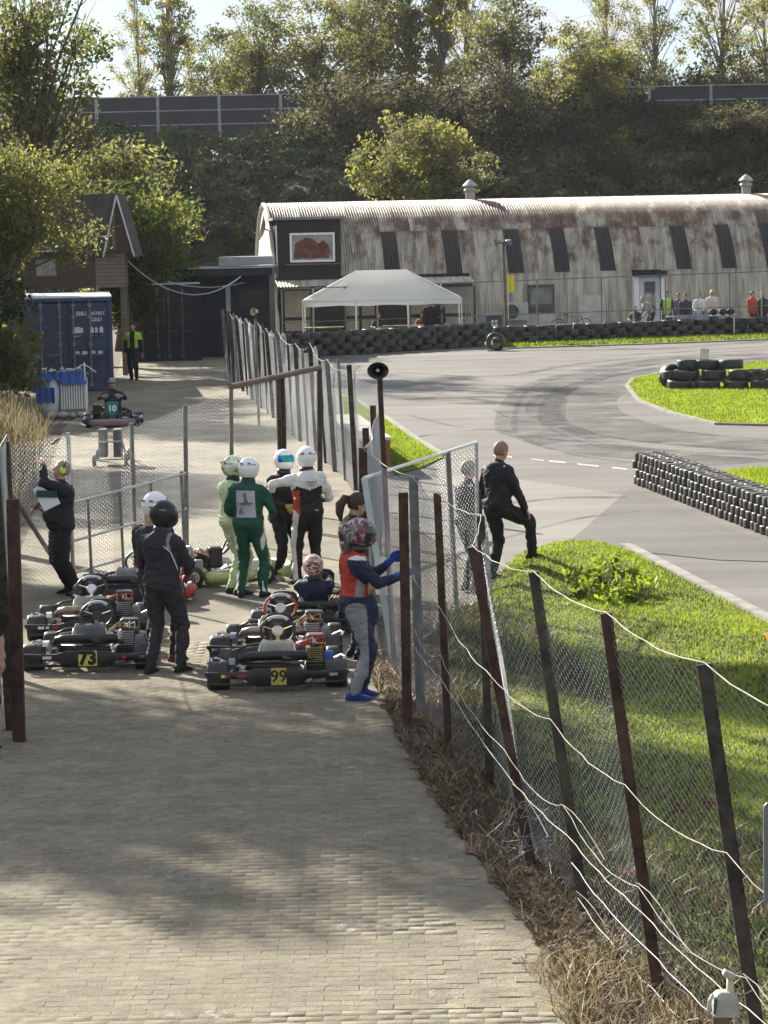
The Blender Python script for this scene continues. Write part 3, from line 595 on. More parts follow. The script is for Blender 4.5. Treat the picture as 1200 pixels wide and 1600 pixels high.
# ---------------------------------------------------------------- shipping containers
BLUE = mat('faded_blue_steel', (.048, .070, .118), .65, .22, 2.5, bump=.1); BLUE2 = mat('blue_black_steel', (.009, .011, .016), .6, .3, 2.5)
def container(name, label, loc, rz, body, deep, lettered):
    t = thing(name, label, 'container', loc, rz); W, H, D = 2.44, 2.59, deep
    for c_, d_, nm in [((x, y, H / 2), (.12, .12, H - .02), 'corner_post') for x in (.06, W - .06) for y in (.06, D - .06)] + [((W / 2, .06, H - .06), (W - .24, .115, .12), 'door_header'), ((W / 2, .06, .08), (W - .24, .115, .15), 'door_sill'), ((W / 2, D - .06, H / 2), (W - .24, .1, H - .05), 'end_wall')]: MB().box(c_, d_).build(nm, body, t, bevel=.008)
    for x, sgn in ((.05, 1), (W - .05, -1)):
        mb = MB(); rg = []; n = int(D / .09)
        for z in (.1, H - .1): rg.append([Vector((x + (.035 if (j % 4) in (0, 1) else 0) * sgn, .1 + j * (D - .2) / n, z)) for j in range(n + 1)])
        mb.rings(rg, closed=False, caps=False); mb.build('side_wall', body, t)
    mb = MB(); mb.box((W / 2, D / 2, H - .005), (W, D, .03)); mb.build('roof', mat('pale_container_roof', (.42, .44, .46), .7, .2, 1), t)  # roof coloured paler than the walls
    for k, x0 in enumerate((.13, W / 2 + .015)):
        wd = W / 2 - .145; mb = MB()
        mb.box((x0 + wd / 2, .075, H / 2), (wd, .05, H - .3))
        for z0, z1 in ((.28, .78), (.86, 1.14), (1.22, 1.52), (1.60, 2.30)):     # raised ledges between the recessed panels
            pass
        for z in (.20, .82, 1.18, 1.56, 2.38): mb.box((x0 + wd / 2, .04, z), (wd - .02, .03, .07))
        for xx in (x0 + .03, x0 + wd - .03): mb.box((xx, .041, H / 2), (.06, .03, H - .34))
        dr = mb.build('door', body, t)
        for xx in (x0 + wd * .32, x0 + wd * .80) if k == 0 else (x0 + wd * .12, x0 + wd * .55):
            mb = MB(); mb.tube([(xx, .0, .1), (xx, .0, H - .1)], .022, 8)
            for z in (.15, .55, 1.3, 2.05, H - .22): mb.box((xx, .012, z), (.11, .04, .09))
            mb.bar((xx, -.03, 1.02), (xx + (.3 if k == 0 else .28) * (-1 if k == 0 else 1), -.03, .99), .03, .03); mb.build('lock_rod', mat('galvanised_rod', (.20, .215, .235), .5, .2, 8, metal=.5) if lettered else mat('dull_rod', (.07, .075, .08), .6), dr)
        if lettered:
            PT = mat('container_white_paint', (.60, .62, .63), .7, .12, 9)
            if k == 1:
                text('EISU', .15, .002, PT, dr, (x0 + .36, .045, 2.13), name='lettering', bold=.004); text('437051', .125, .002, PT, dr, (x0 + .81, .045, 2.13), bold=.003); text('2', .15, .002, PT, dr, (x0 + 1.035, .045, 2.13), bold=.004); text('22G1', .14, .002, PT, dr, (x0 + .78, .045, 1.96), bold=.004)
                for (xa, za, w_, h_) in ((.24, 1.63, .30, .28), (.64, 1.63, .10, .28), (.76, 1.63, .08, .28), (.90, 1.63, .11, .28), (.22, 1.05, .12, .10), (.42, 1.05, .15, .10), (.66, 1.05, .13, .10), (.86, 1.05, .13, .10)):
                    n = 10; pts = []
                    for q in range(n):
                        a = 2 * PI * q / n; sq = 1 / max(abs(math.cos(a)), abs(math.sin(a))); pts.append((x0 + xa + math.cos(a) * sq * w_ / 2 * random.uniform(.8, 1.05), za + math.sin(a) * sq * h_ / 2 * random.uniform(.85, 1.05)))
                    m2 = MB(); m2.add([(p[0], .046, p[1]) for p in pts], [tuple(range(n))]); m2.build('paint_patch', PT, dr)
            else:
                m2 = MB(); m2.add([(x0 + .20, .047, 1.66), (x0 + .42, .047, 1.66), (x0 + .31, .047, 1.47)], [(0, 1, 2)]); m2.build('warning_triangle', PT, dr)
                m2 = MB(); m2.lathe([(.085, 0), (.085, .004)], 20, Matrix.Translation((x0 + .82, .05, 1.56)) @ Matrix.Rotation(PI / 2, 4, 'X')); m2.build('emblem', mat('faded_emblem', (.14, .17, .21), .7, .3, 12), dr)
    return t
p = G(40, 613); container('shipping_container', 'faded blue shipping container with white lettering under the timber shed', (p.x, p.y + .1, 0), R(6.3), BLUE, 6.06, True)
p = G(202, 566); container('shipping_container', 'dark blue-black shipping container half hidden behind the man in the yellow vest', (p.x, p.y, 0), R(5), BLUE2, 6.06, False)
# ---------------------------------------------------------------- dark flat-roofed building
p = G(277, 559); fb = thing('flat_roofed_building', 'dark blue-black flat roofed building at the end of the paddock road', 'building', (p.x, p.y, 0))
NAVY = mat('navy_black_boards', (.016, .02, .03), .65, .25, 3)
bw, bh = (423 - 277) * p.y / F, 3.05
mb = MB(); mb.box((bw / 2, 2.6, bh / 2 - .1), (bw, 5, bh - .25)); mb.build('wall', NAVY, fb)
for k in range(11):
    mb = MB(); mb.box(((k + .5) * bw / 11, .085, (bh - .5) / 2), (bw / 11 - .012, .03, bh - .55)); mb.build('plank', NAVY, fb)
mb = MB(); mb.box((bw / 2, 2.3, bh - .13), (bw + .3, 6, .26)); mb.build('roof', mat('dark_fascia', (.02, .024, .035), .5), fb)
mb = MB(); mb.box((bw / 2, -.72, bh + .015), (bw + .34, .06, .04)); mb.build('roof_edge', STEEL, fb)
mb = MB(); mb.box((bw * .72, 3.2, bh + .2), (1.9, 1.5, .3)); mb.build('roof_light', mat('ribbed_roof_light', (.42, .42, .40), .6), fb)
mb = MB(); mb.box((.28, .0, 2.18), (.5, .08, .26)); mb.build('sign_board', WHITE, fb)
mb = MB(); mb.box((bw * .56, .02, 1.62), (.16, .1, 1.6)); mb.build('notice_board', mat('grey_board', (.36, .37, .38), .7), fb)
mb = MB(); mb.box((bw * .82, .03, 1.95), (.9, .05, .7)); mb.build('window', GLASS, fb)
# ---------------------------------------------------------------- timber shed raised on posts
p = A(150, 450, 82); q = A(193, 450, 82.4); fw = (q - p).length
shed = thing('timber_shed', 'weathered plank shed on stilts with steep dark gable above the blue container', 'shed', (p.x, p.y, 0), 0)
zf, ze = p.z, A(152, 396, 82).z; zr = A(183, 302, 82).z
GW, SLN = .95, 3.0                                         # gable width seen, length back to the left
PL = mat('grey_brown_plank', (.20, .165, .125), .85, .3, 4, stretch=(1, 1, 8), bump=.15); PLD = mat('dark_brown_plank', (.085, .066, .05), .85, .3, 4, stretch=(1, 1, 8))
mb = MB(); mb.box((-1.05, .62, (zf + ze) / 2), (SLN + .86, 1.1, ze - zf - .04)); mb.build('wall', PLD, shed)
nb_ = 9
for k in range(nb_):                                       # planks of the gable face
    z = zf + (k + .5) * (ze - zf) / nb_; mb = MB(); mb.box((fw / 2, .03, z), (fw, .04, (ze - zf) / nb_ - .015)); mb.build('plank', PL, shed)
for k in range(7):
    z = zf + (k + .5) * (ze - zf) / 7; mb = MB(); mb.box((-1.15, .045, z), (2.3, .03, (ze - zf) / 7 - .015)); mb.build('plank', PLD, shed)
mb = MB(); mb.box((-1.5, .02, (zf + ze) / 2 + .12), (.62, .05, .5)); f_ = mb.build('window', mat('grey_shed_frame', (.25, .23, .2), .8), shed); mb = MB(); mb.box((-1.5, -.01, (zf + ze) / 2 + .12), (.5, .02, .38)); mb.build('pane', mat('dusty_pane', (.28, .27, .24), .3), f_)
apx = A(183, 300, 82).x - p.x; xl, xr = A(163, 398, 82).x - p.x, A(211, 394, 82).x - p.x
mb = MB(); mb.add([(xl + .1, .0, ze), (xr - .12, .0, ze), (apx, .0, zr - .1), (xl + .1, .05, ze), (xr - .12, .05, ze), (apx, .05, zr - .1)], [(0, 1, 2), (5, 4, 3), (0, 2, 5, 3), (1, 4, 5, 2), (0, 3, 4, 1)]); mb.build('gable', PLD, shed)
ROOFM = mat('mossy_dark_roof', (.05, .048, .042), .9, .35, 2)
for s, xe in ((-1, xl), (1, xr)):
    mb = MB(); dx, dz = xe - apx, ze - .06 - zr; n = Vector((-dz, 0, dx)).normalized() * (.05 * (-1 if s > 0 else 1))
    sx = -2.4 if s < 0 else 0
    a0, a1 = Vector((apx, -.28, zr)), Vector((xe, -.28, ze - .06)); b0, b1 = Vector((apx + sx, 2.6, zr)), Vector((xe + sx, 2.6, ze - .06))
    th = Vector((0, 0, .07)); mb.add([a0, a1, b1, b0, a0 - th, a1 - th, b1 - th, b0 - th], [(0, 1, 2, 3), (7, 6, 5, 4), (0, 4, 5, 1), (1, 5, 6, 2), (2, 6, 7, 3), (3, 7, 4, 0)]); mb.build('roof', ROOFM, shed)
    mb = MB(); mb.bar(a0 + Vector((0, -.03, -.05)), a1 + Vector((0, -.03, -.05)), .04, .13, up=(0, 1, 0)); mb.build('bargeboard', mat('pale_bargeboard', (.52, .52, .50), .7), shed)
mb = MB(); mb.box((-.95, 1.0, ze + .05), (SLN + .4, 2.4, .08)); mb.build('lower_roof', ROOFM, shed)
mb = MB(); mb.box((apx - .14, -.04, (ze + zr) / 2 - .35), (.09, .06, 1.25)); mb.build('king_post', PL, shed)
for x in (-2.4, -.9, fw - .1):
    for y in (.2, 1.1): mb = MB(); mb.box((x, y + .0, zf / 2), (.14, .14, zf)); mb.build('stilt', TIMBER, shed)
# ---------------------------------------------------------------- noise barrier along the top of the embankment
nbar = thing('noise_barrier', 'dark panelled noise barrier with pale steel posts along the embankment top', 'barrier', (0, 175, 0))
BAR = mat('dark_barrier_panel', (.035, .036, .045), .6, .18, .8); BP = mat('barrier_steel', (.30, .31, .33), .5, .2, 3)
sp = 3.96; zb, ztop = 10.2, 12.92; x00 = A(343, 185, 175).x
pan = None
for k in range(-8, 20):
    x = x00 + k * sp
    mb = MB(); mb.box((x, -.06, (zb + ztop) / 2), (.17, .2, ztop - zb + .1)); mb.build('post', BP, nbar)
    for j in range(3):
        z = zb + (j + .5) * (ztop - zb) / 3
        mb = MB(); mb.box((x + sp / 2, .02, z), (sp - .2, .1, (ztop - zb) / 3 - .03)); mb.build('panel', BAR, nbar)
    for j in range(4):
        z = zb + j * (ztop - zb) / 3; mb = MB(); mb.box((x + sp / 2, -.06, z), (sp - .18, .1, .07 if j else .05)); mb.build('rail', BP, nbar)
# ================================================================ fences, poles, gates
def wob(s, k): return mnoise.noise(Vector((s * .9, k * 1.7, 5.5)))
def chain_link(name, P, hts, cell, rad, parent, lean=0.0, seed=0, bot=.03, sag=.05):
    """diamond wire mesh along a ground polyline P with heights hts, built wire by wire"""
    P = [Vector((p[0], p[1], 0)) for p in P]; seg = [(b - a).length for a, b in zip(P[:-1], P[1:])]; tot = sum(seg); nw = max(2, int(tot / cell)); Vl = []; Fl = []; base = 0
    cum = np.concatenate([[0], np.cumsum(seg)]); px_ = [p.x for p in P]; py_ = [p.y for p in P]
    for k in range(nw + 1):
        s = k * tot / nw; i = min(len(seg) - 1, int(np.searchsorted(cum, s, side='right') - 1)); u = (s - cum[i]) / seg[i]
        ht = hts[i] + (hts[i + 1] - hts[i]) * u - sag * math.sin(PI * u); nv = max(2, int((ht - bot) / (cell * .5)))
        j = np.arange(nv + 1); z = bot + j * (ht - bot) / nv
        ss = np.clip(s + np.where((j + k) % 2 == 0, 1, -1) * cell * .47 + (.25 * cell) * wob(s, seed + 9), 0, tot)
        x = np.interp(ss, cum, px_); y = np.interp(ss, cum, py_); d = (P[i + 1] - P[i]).normalized(); nx, ny = -d.y, d.x
        bul = np.array([wob(s * .7, seed + zz * .6) for zz in z[::4]]); bul = np.interp(j, j[::4], bul) * .06 + np.where((j + k) % 2 == 0, rad, -rad)
        x = x + nx * (bul + lean * z / 2.2); y = y + ny * (bul + lean * z / 2.2)
        C = np.stack([x, y, z], 1); n = len(C); off = np.array([[d.x * rad, d.y * rad, 0], [-d.x * rad * .5 + nx * rad, -d.y * rad * .5 + ny * rad, 0], [-d.x * rad * .5 - nx * rad, -d.y * rad * .5 - ny * rad, 0]])
        Vl.append((C[:, None, :] + off[None]).reshape(-1, 3)); a = base + np.arange(n - 1)[:, None] * 3
        Fl += [a + np.array([[q, (q + 1) % 3, 3 + (q + 1) % 3, 3 + q]]) for q in range(3)]; base += n * 3
    o = soup(name, np.concatenate(Vl, 0), np.concatenate(Fl, 0), WIRE, None, parent); o['kind'] = 'stuff'; return o
def post_obj(parent, base, top, wd, m, kind='bar', name='post'):
    mb = MB()
    if kind == 'bar': mb.bar(base, top, wd, wd * .8, up=(0, 1, 0))
    elif kind == 'angle':
        b, t = Vector(base), Vector(top); mb.bar(b, t, wd, .014, up=(0, 1, 0)); mb.bar(b + Vector((wd / 2, wd / 2, 0)), t + Vector((wd / 2, wd / 2, 0)), .014, wd, up=(0, 1, 0))
    else: mb.tube([base, top], wd / 2, 10)
    o = mb.build(name, m, parent); return o
def droop(parent, pts, sag, r, m=ROPE, name='rope', n=9):
    Q = []
    for a, b in zip(pts[:-1], pts[1:]):
        a, b = Vector(a), Vector(b)
        for i in range(n):
            u = i / n; q = a.lerp(b, u); q.z -= sag * 4 * u * (1 - u) * (.6 + .8 * random.random() if i == -1 else 1); q.x += .006 * math.sin(i * 2.1 + a.y * 3) + random.uniform(-.005, .005); q.z += random.uniform(-.005, .005); Q.append(q)
    Q.append(Vector(pts[-1])); mb = MB(); mb.tube(Q, r, 6); return mb.build(name, m, parent)
# --- the leaning mesh fence between the path and the lawn
ff = thing('chain_link_fence', 'leaning chain link fence with dark posts and white ropes beside the paved path', 'fence', (0, 0, 0))
posts = [((-.22, 27.9), (567, 700), .09, RUST, 'bar'), ((.29, 23.75), (645, 746), .075, GREYPOST, 'angle'), ((.50, 22.0), (683, 771), .062, RUST, 'bar'), ((.79, 20.8), (751, 806), .062, DARKPOST, 'bar'), ((.98, 18.06), (738, 854), .066, RUST, 'bar'),
         ((1.235, 16.73), (833, 894), .062, DARKPOST, 'angle'), ((1.505, 14.75), (946, 958), .060, RUST, 'angle'), ((1.86, 12.98), (1099, 1038), .066, DARKPOST, 'angle'), ((2.25, 11.2), None, .08, DARKPOST, 'angle')]
tops = []; bases = []
for (bx, by), tp, wd, m, kd in posts:
    b = Vector((bx, by, -.1)); t = A(tp[0], tp[1], by) if tp else Vector((bx - .3, by, 2.2)); tops.append(t); bases.append(b); post_obj(ff, b, t, wd, m, kd)
P = [(b.x * .5 + t.x * .5 + .05, b.y) for b, t in zip(bases, tops)]
# mesh follows the lean of the posts: build upright on the foot line and shear by each bay
def leaning_mesh():
    Pb = [(b.x + .045, b.y) for b in bases][::-1]; ht = [t.z - .02 for t in tops][::-1]
    o = chain_link('wire_mesh', Pb, ht, .058, .00145, ff, seed=3, sag=.07)
    me = o.data; n = len(me.vertices); co = np.empty(n * 3, np.float32); me.vertices.foreach_get('co', co); co = co.reshape(-1, 3)
    ys = np.array([b.y for b in bases][::-1]); ln = np.array([(t.x - b.x) / t.z for b, t in zip(bases, tops)][::-1])
    co[:, 0] += np.interp(co[:, 1], ys, ln) * co[:, 2]; me.vertices.foreach_set('co', co.ravel()); me.update()
leaning_mesh()
def at_h(i, f): return bases[i].lerp(tops[i], f) + Vector((-.03, -.045, 0))
sel = list(range(9))
droop(ff, [tops[i] + Vector((0, 0, .01)) for i in sel], .05, .0029)
droop(ff, [at_h(i, f) for i, f in ((1, .62), (2, .60), (4, .62), (5, .60), (6, .59), (7, .60), (8, .58))], .06, .0024)
droop(ff, [at_h(i, f) for i, f in ((1, .40), (2, .42), (4, .40), (5, .36), (6, .34), (7, .33), (8, .34))], .10, .0022)
droop(ff, [at_h(i, f) for i, f in ((1, .33), (2, .33), (4, .315), (5, .275), (6, .28), (7, .265), (8, .30))], .03, .0031)
droop(ff, [at_h(i, f) for i, f in ((5, .10), (6, .09), (7, .10), (8, .09))], .03, .003, STEEL, 'tension_wire')
droop(ff, [at_h(i, f) for i, f in ((5, .2), (6, .19), (7, .18), (8, .19))], .03, .003, STEEL, 'tension_wire')
for (i, f, l) in ((4, .3, .5), (5, .36, .45), (6, .35, .5), (7, .34, .6), (5, .12, .4), (7, .1, .4)):       # loose rope ends
    a = at_h(i, f); mb = MB(); mb.tube([a, a + Vector((.05, -.12, -.02)), a + Vector((.09, -.3, -.10 * l)), a + Vector((.15, -.5, -.26 * l)), a + Vector((.2, -.7, -.42 * l))], .0026, 5); mb.build('rope_end', ROPE, ff)
# crumpled ball of torn mesh at the foot of the fifth post
mb = MB(); c = at_h(4, .17) + Vector((.03, -.02, .02))
for k in range(46):
    a = Vector((random.gauss(0, .11), random.gauss(0, .09), random.gauss(0, .13))); pts = []
    for j in range(5): pts.append(c + a); a = a + Vector((random.gauss(0, .06), random.gauss(0, .06), random.gauss(-.01, .07)))
    mb.tube(pts, .0016, 3)
tag(mb.build('torn_mesh', WIRE, ff), kind='stuff')
# thick brown post standing in front of the fence
bp = tag(post_obj(None, (.167, 23.4, -.1), A(630, 770, 23.4), .085, RUST, 'bar', 'gate_post'), 'thick red brown steel post in front of the fence by the reaching driver', 'post')
# --- open gate leaf of white pipe and mesh beside the leaning man
g0, g1 = Vector((.06, 26.9, .03)), Vector((1.07, 30.8, .06)); lg = Vector((-.26, 0, 0))
gl = thing('mesh_gate', 'open gate leaf of white pipe and wire mesh next to the leaning man', 'gate', (0, 0, 0))
t0, t1 = A(569, 747, 26.9), A(744, 691, 30.8)
GREENW = mat('pale_green_flat_bar', (.50, .58, .56), .5, .12, 8)
mb = MB(); mb.bar(g0, t0, .062, .03, up=(0, 1, 0)); mb.build('stile', GREENW, gl)
mb = MB(); mb.tube([g1, t1], .022, 8); mb.build('stile', STEEL, gl)
mb = MB(); mb.tube([t0, t1], .02, 8); mb.build('top_rail', WHITE, gl); mb = MB(); mb.tube([g0, g1], .02, 8); mb.build('bottom_rail', STEEL, gl)
mb = MB(); mb.tube([g0.lerp(g1, .72), t0.lerp(t1, .72)], .03, 8); mb.build('stile', GREYPOST, gl)
o = chain_link('wire_mesh', [g0, g1], [t0.z - .05, t1.z - .05], .06, .0015, gl, seed=17, sag=0)
me = o.data; co = np.empty(len(me.vertices) * 3, np.float32); me.vertices.foreach_get('co', co); co = co.reshape(-1, 3); u = np.clip((co[:, 1] - g0.y) / (g1.y - g0.y), 0, 1)
co[:, 0] += ((t0.x - g0.x) * (1 - u) + (t1.x - g1.x) * u) * co[:, 2] / 1.9; me.vertices.foreach_set('co', co.ravel()); me.update()
# --- fence at the left edge of the picture
lf = thing('chain_link_fence', 'mesh fence with a flat red brown steel post at the left edge of the path', 'fence', (0, 0, 0))
b = G(30, 1160); post_obj(lf, (b.x, b.y, -.1), A(20, 780, b.y), .105, RUST, 'bar')
b2 = Vector((-3.34, 23.55, -.1)); post_obj(lf, b2, (-3.42, 23.55, 2.3), .1, DARKPOST, 'bar'); post_obj(lf, (-3.9, 26.6, -.1), (-3.95, 26.6, 2.4), .09, DARKPOST, 'bar'); post_obj(lf, (-4.35, 31.4, -.1), A(8, 690, 31.4), .09, DARKPOST)
chain_link('wire_mesh', [(-3.42, 22.6), (-3.42, 23.5), (-3.95, 26.6), (-4.4, 31.5)], [2.0, 2.0, 2.05, 2.0], .055, .0018, lf, seed=31)
chain_link('wire_mesh', [(-3.42, 23.4), (-4.6, 20.6)], [2.0, 2.0], .06, .0022, lf, seed=33)
droop(lf, [(-3.36, 23.3, 2.05), (-3.95, 26.6, 2.2), (-4.4, 31.4, 2.05)], .06, .008)
# --- middle fence across the road with its braced pipe panel
mf = thing('chain_link_fence', 'mesh fence on grey pipe posts crossing the road behind the parked karts', 'fence', (0, 0, 0))
mp_ = [((-4.38, 31.6), (10, 690)), ((-3.24, 34.6), (205, 661)), ((-2.68, 36.1), (289, 633)), ((-2.15, 37.6), (361, 607)), ((-1.5, 39.2), (434, 592)), ((-.97, 40.6), (499, 572))]
mt = []
for i, ((x, y), tp) in enumerate(mp_):
    t = A(tp[0], tp[1], y); mt.append(t); post_obj(mf, (x, y, -.05), t, .062 if i < 4 else .08, GREYPOST if i < 4 else DARKPOST, 'pipe')
post_obj(mf, (-3.86, 33.0, -.05), A(106, 676, 33.0), .05, STEEL, 'pipe'); post_obj(mf, (-1.44, 39.3, -.05), A(441, 588, 39.3), .07, RUST, 'pipe')
chain_link('wire_mesh', [p for p, _ in mp_], [t.z - .03 for t in mt], .052, .0017, mf, seed=51, sag=.02)
mb = MB(); mb.tube([mt[3] + Vector((0, -.06, .03)), mt[5] + Vector((0, -.06, -.02))], .045, 8); mb.build('top_beam', TIMBER, mf)
mb = MB(); mb.tube([A(20, 775, 31.8), G(96, 893)], .03, 8); mb.build('brace', GREYPOST, mf)
pp = thing('pipe_barrier', 'low three rail grey pipe barrier standing against the middle mesh fence', 'barrier', (0, 0, 0))
pa, pb = Vector((-3.62, 33.1, 0)), Vector((-2.72, 35.75, 0)); q0 = A(118, 786, 33.1); q1 = A(283, 739, 35.75)
for (y0, y1) in ((786, 739), (846, 795), (896, 845)):
    mb = MB(); mb.tube([A(112, y0, 33.0), A(290, y1, 35.8)], .018, 8); mb.build('rail', STEEL, pp)
for k, (px, py) in enumerate(((137, 777), (187, 762), (235, 749), (283, 736))):
    Y = 33.4 + (px - 137) / 146 * 2.3; t = A(px, py, Y); mb = MB(); mb.tube([(t.x + .02, Y, -.02), t], .018 if k < 3 else .024, 8); mb.build('upright', GREYPOST, pp)
# --- far fence along the right of the road
rf = thing('chain_link_fence', 'drooping grey mesh fence between the paddock road and the race track', 'fence', (0, 0, 0))
fp = [((352, 480), 590), ((375, 497), 605), ((391, 515), 612), ((405, 530), 624), ((421, 546), 640), ((441, 556), 656), ((462, 566), 674), ((484, 574), 694), ((500, 580), 712), ((527, 584), 735), ((550, 585), 764)]
fx = [(G(355, 590).x + (G(557, 766).x - G(355, 590).x) * k / 10, G(355, 590).y + (G(557, 766).y - G(355, 590).y) * k / 10) for k in range(11)]
ft = []
for k, (x, y) in enumerate(fx):
    h = 2.08 + random.uniform(-.06, .10); t = Vector((x - .05 - random.uniform(0, .12), y, h)); ft.append(t); post_obj(rf, (x, y, -.05), t, .085, DARKPOST if k % 3 else GREYPOST, 'bar')
    if k < 10: xm, ym = (x + fx[k + 1][0]) / 2, (y + fx[k + 1][1]) / 2; post_obj(rf, (xm, ym, -.05), (xm - .08, ym, 2.0 + random.uniform(-.1, .15)), .055, GREYPOST if k % 2 else DARKPOST, 'pipe')
chain_link('wire_mesh', fx, [t.z - .04 for t in ft], .07, .0030, rf, seed=71, sag=.16)
droop(rf, [t + Vector((0, 0, .0)) for t in ft], .14, .006, GREYPOST, 'top_wire')
chain_link('wire_mesh', [(fx[10][0], fx[10][1]), (.02, 41.2), (-.22, 28.0)], [2.0, 2.0, 1.95], .07, .003, rf, seed=77, sag=.1)
post_obj(rf, (.02, 41.2, -.05), (-.02, 41.2, 2.1), .08, DARKPOST, 'bar'); post_obj(rf, (-.08, 36, -.05), (-.12, 36, 2.0), .08, DARKPOST, 'bar'); post_obj(rf, (-.16, 32, -.05), (-.2, 32, 2.0), .08, RUST, 'bar')
# shade cloth strips hanging on the far fence
CLOTH = mat('grey_shade_cloth', (.16, .18, .19), .9, .35, 2.2, stretch=(3, 3, .4), c2=(.30, .33, .34))
for k in range(9):
    a, b = Vector((*fx[k], 0)), Vector((*fx[k + 1], 0)); mb = MB(); rg = []; n = 14; hh = random.uniform(.9, 1.35); zb_ = random.uniform(.25, .6)
    for z in np.linspace(0, 1, 6):
        rg.append([a.lerp(b, .04 + .92 * j / n) + Vector((.05 + .05 * math.sin(j * 1.9 + k) * (1 - z * .5), 0, zb_ + hh * z - .12 * math.sin(PI * j / n) * z + .05 * math.sin(j * 2.3 + k))) for j in range(n + 1)])
    if k % 3 != 1: mb.rings(rg, closed=False, caps=False); mb.build('shade_cloth', CLOTH, rf, True)
# --- rail fence with mesh in front of the hut
hf = thing('chain_link_fence', 'pipe and mesh spectator fence running in front of the rusty hut', 'fence', (0, 0, 0))
hx = []
for k in range(19):
    px = 440 + k * 50; Y = 97.0 + (px - 440) / 760 * 5.2; p = A(px, 500, Y); hx.append((p.x, Y))
    tz = A(px, 452 - (px - 440) * .037, Y).z; mb = MB(); mb.tube([(p.x, Y, 0), (p.x, Y, tz)], .028, 8); mb.build('post', STEEL if k % 2 else GREYPOST, hf)
tz = [A(440 + k * 50, 452 - k * 50 * .037, y).z for k, (x, y) in enumerate(hx)]
mb = MB(); mb.tube([(x, y, z) for (x, y), z in zip(hx, tz)], .022, 6); mb.build('rail', GREYPOST, hf); mb = MB(); mb.tube([(x, y - .03, z * .45) for (x, y), z in zip(hx, tz)], .02, 6); mb.build('rail', GREYPOST, hf)
chain_link('wire_mesh', hx, [z - .03 for z in tz], .11, .0020, hf, seed=91, sag=0)
# ---------------------------------------------------------------- loudspeakers and lamp poles
def horn(name_, label, px, py, Y, foot, wd, oval, facing, pm):
    t = A(px, py, Y); th = thing('loudspeaker_pole', label, 'loudspeaker', (0, 0, 0))
    mb = MB(); mb.tube([foot, t + Vector((.02, .06, -.16))], wd / 2, 10); mb.build('pole', pm, th)
    M = Matrix.Translation(t) @ Matrix.Rotation(facing, 4, 'Z') @ Matrix.Rotation(PI / 2, 4, 'X') @ Matrix.Diagonal((oval * .68, .68, .8, 1))
    mb = MB(); mb.lathe([(.03, -.02), (.035, -.05), (.06, -.10), (.055, -.03), (.075, .0), (.118, .06), (.126, .062), (.124, .045), (.085, -.03), (.07, -.12), (.055, -.16), (.02, -.17)], 24, M); smooth_by_angle(mb.build('horn', mat('black_horn_plastic', (.02, .022, .024), .35, .2, 9, spec=.5), th), 50)
    mb = MB(); mb.ell(t + Matrix.Rotation(facing, 3, 'Z') @ Vector((0, -.01, 0)), (.018, .03, .018)); mb.build('driver_cap', mat('pale_driver_cap', (.5, .5, .48), .5), th, True)
    mb = MB(); mb.box(t + Vector((.02, .07, -.13)), (.05, .05, .12)); mb.build('bracket', DARKMETAL, th)
    return th
horn('x', 'black oval horn loudspeaker on a thin rusty pole beside the fence', 590, 579, 26.5, (.07, 26.5, -.05), .055, 1.25, R(4), RUST)
p = G(400, 640); horn('x', 'small beige loudspeaker on a pole at the far end of the mesh fence', 397, 487, 60.0, (A(403, 600, 60).x, 60.0, 0), .06, .85, R(-30), GREYPOST)
for ch in [o for o in bpy.data.objects if o.name.startswith('horn.')]: ch.data.materials[0] = mat('sunbleached_horn', (.42, .36, .24), .5)
Y = 98.6; b = A(792, 520, Y); lp = thing('lamp_pole', 'tall grey pole with two floodlights and a yellow flag near the hut window', 'lamp pole', (b.x, Y, 0))
t = A(786, 378, Y); hgt = t.z; mb = MB(); mb.tube([(0, 0, -.05), (t.x - b.x, 0, hgt)], [.07, .05], 10); mb.build('pole', TIMBER, lp)
mb = MB(); mb.tube([(t.x - b.x - .2, -.03, hgt - .04), (t.x - b.x + .2, -.03, hgt - .04)], .025, 6); mb.build('crossbar', DARKMETAL, lp)
for s, rz in ((-1, .7), (1, -.7)):
    M = Matrix.Translation((t.x - b.x + s * .2, -.08, hgt + .0)) @ Matrix.Rotation(rz * -1.6, 4, 'Z') @ Matrix.Rotation(R(100), 4, 'X'); mb = MB(); mb.lathe([(.02, -.12), (.06, -.11), (.08, -.04), (.115, .07), (.12, .09), (.1, .07), (.02, .04)], 14, M); mb.build('floodlight', mat('grey_lamp_housing', (.18, .18, .18), .5, .3, 9), lp, True)
fl = MB(); z1 = A(795, 430, Y).z; z0_ = A(795, 457, Y).z; fl.rings([[Vector((.06 + .24 * j / 6, -.05 + .04 * math.sin(j * 1.4), z)) for j in range(7)] for z in np.linspace(z0_, z1, 5)], closed=False, caps=False)
fg = tag(fl.build('flag', mat('yellow_flag_cloth', (.75, .62, .04), .8, .1, 6), None, True), 'yellow flag on a short stick beside the tall lamp pole', 'flag'); fg.location = (b.x, Y, 0)
mb = MB(); mb.tube([(.06, -.06, .9), (.05, -.06, z1 + .1)], .014, 6); mb.build('stick', WHITE, fg)
# overhead cables between the shed and the flat building
for (a, b_, sg, lab) in ((A(200, 408, 82), A(376, 432, 90), .8, 'thin drooping cable from the shed to the dark flat roof'), (A(262, 440, 90), A(382, 441, 90), .18, 'pale short cable under the flat roof edge')):
    o = droop(None, [a, b_], sg, .016, STEEL, 'overhead_cable', 16); tag(o, lab, 'cable')
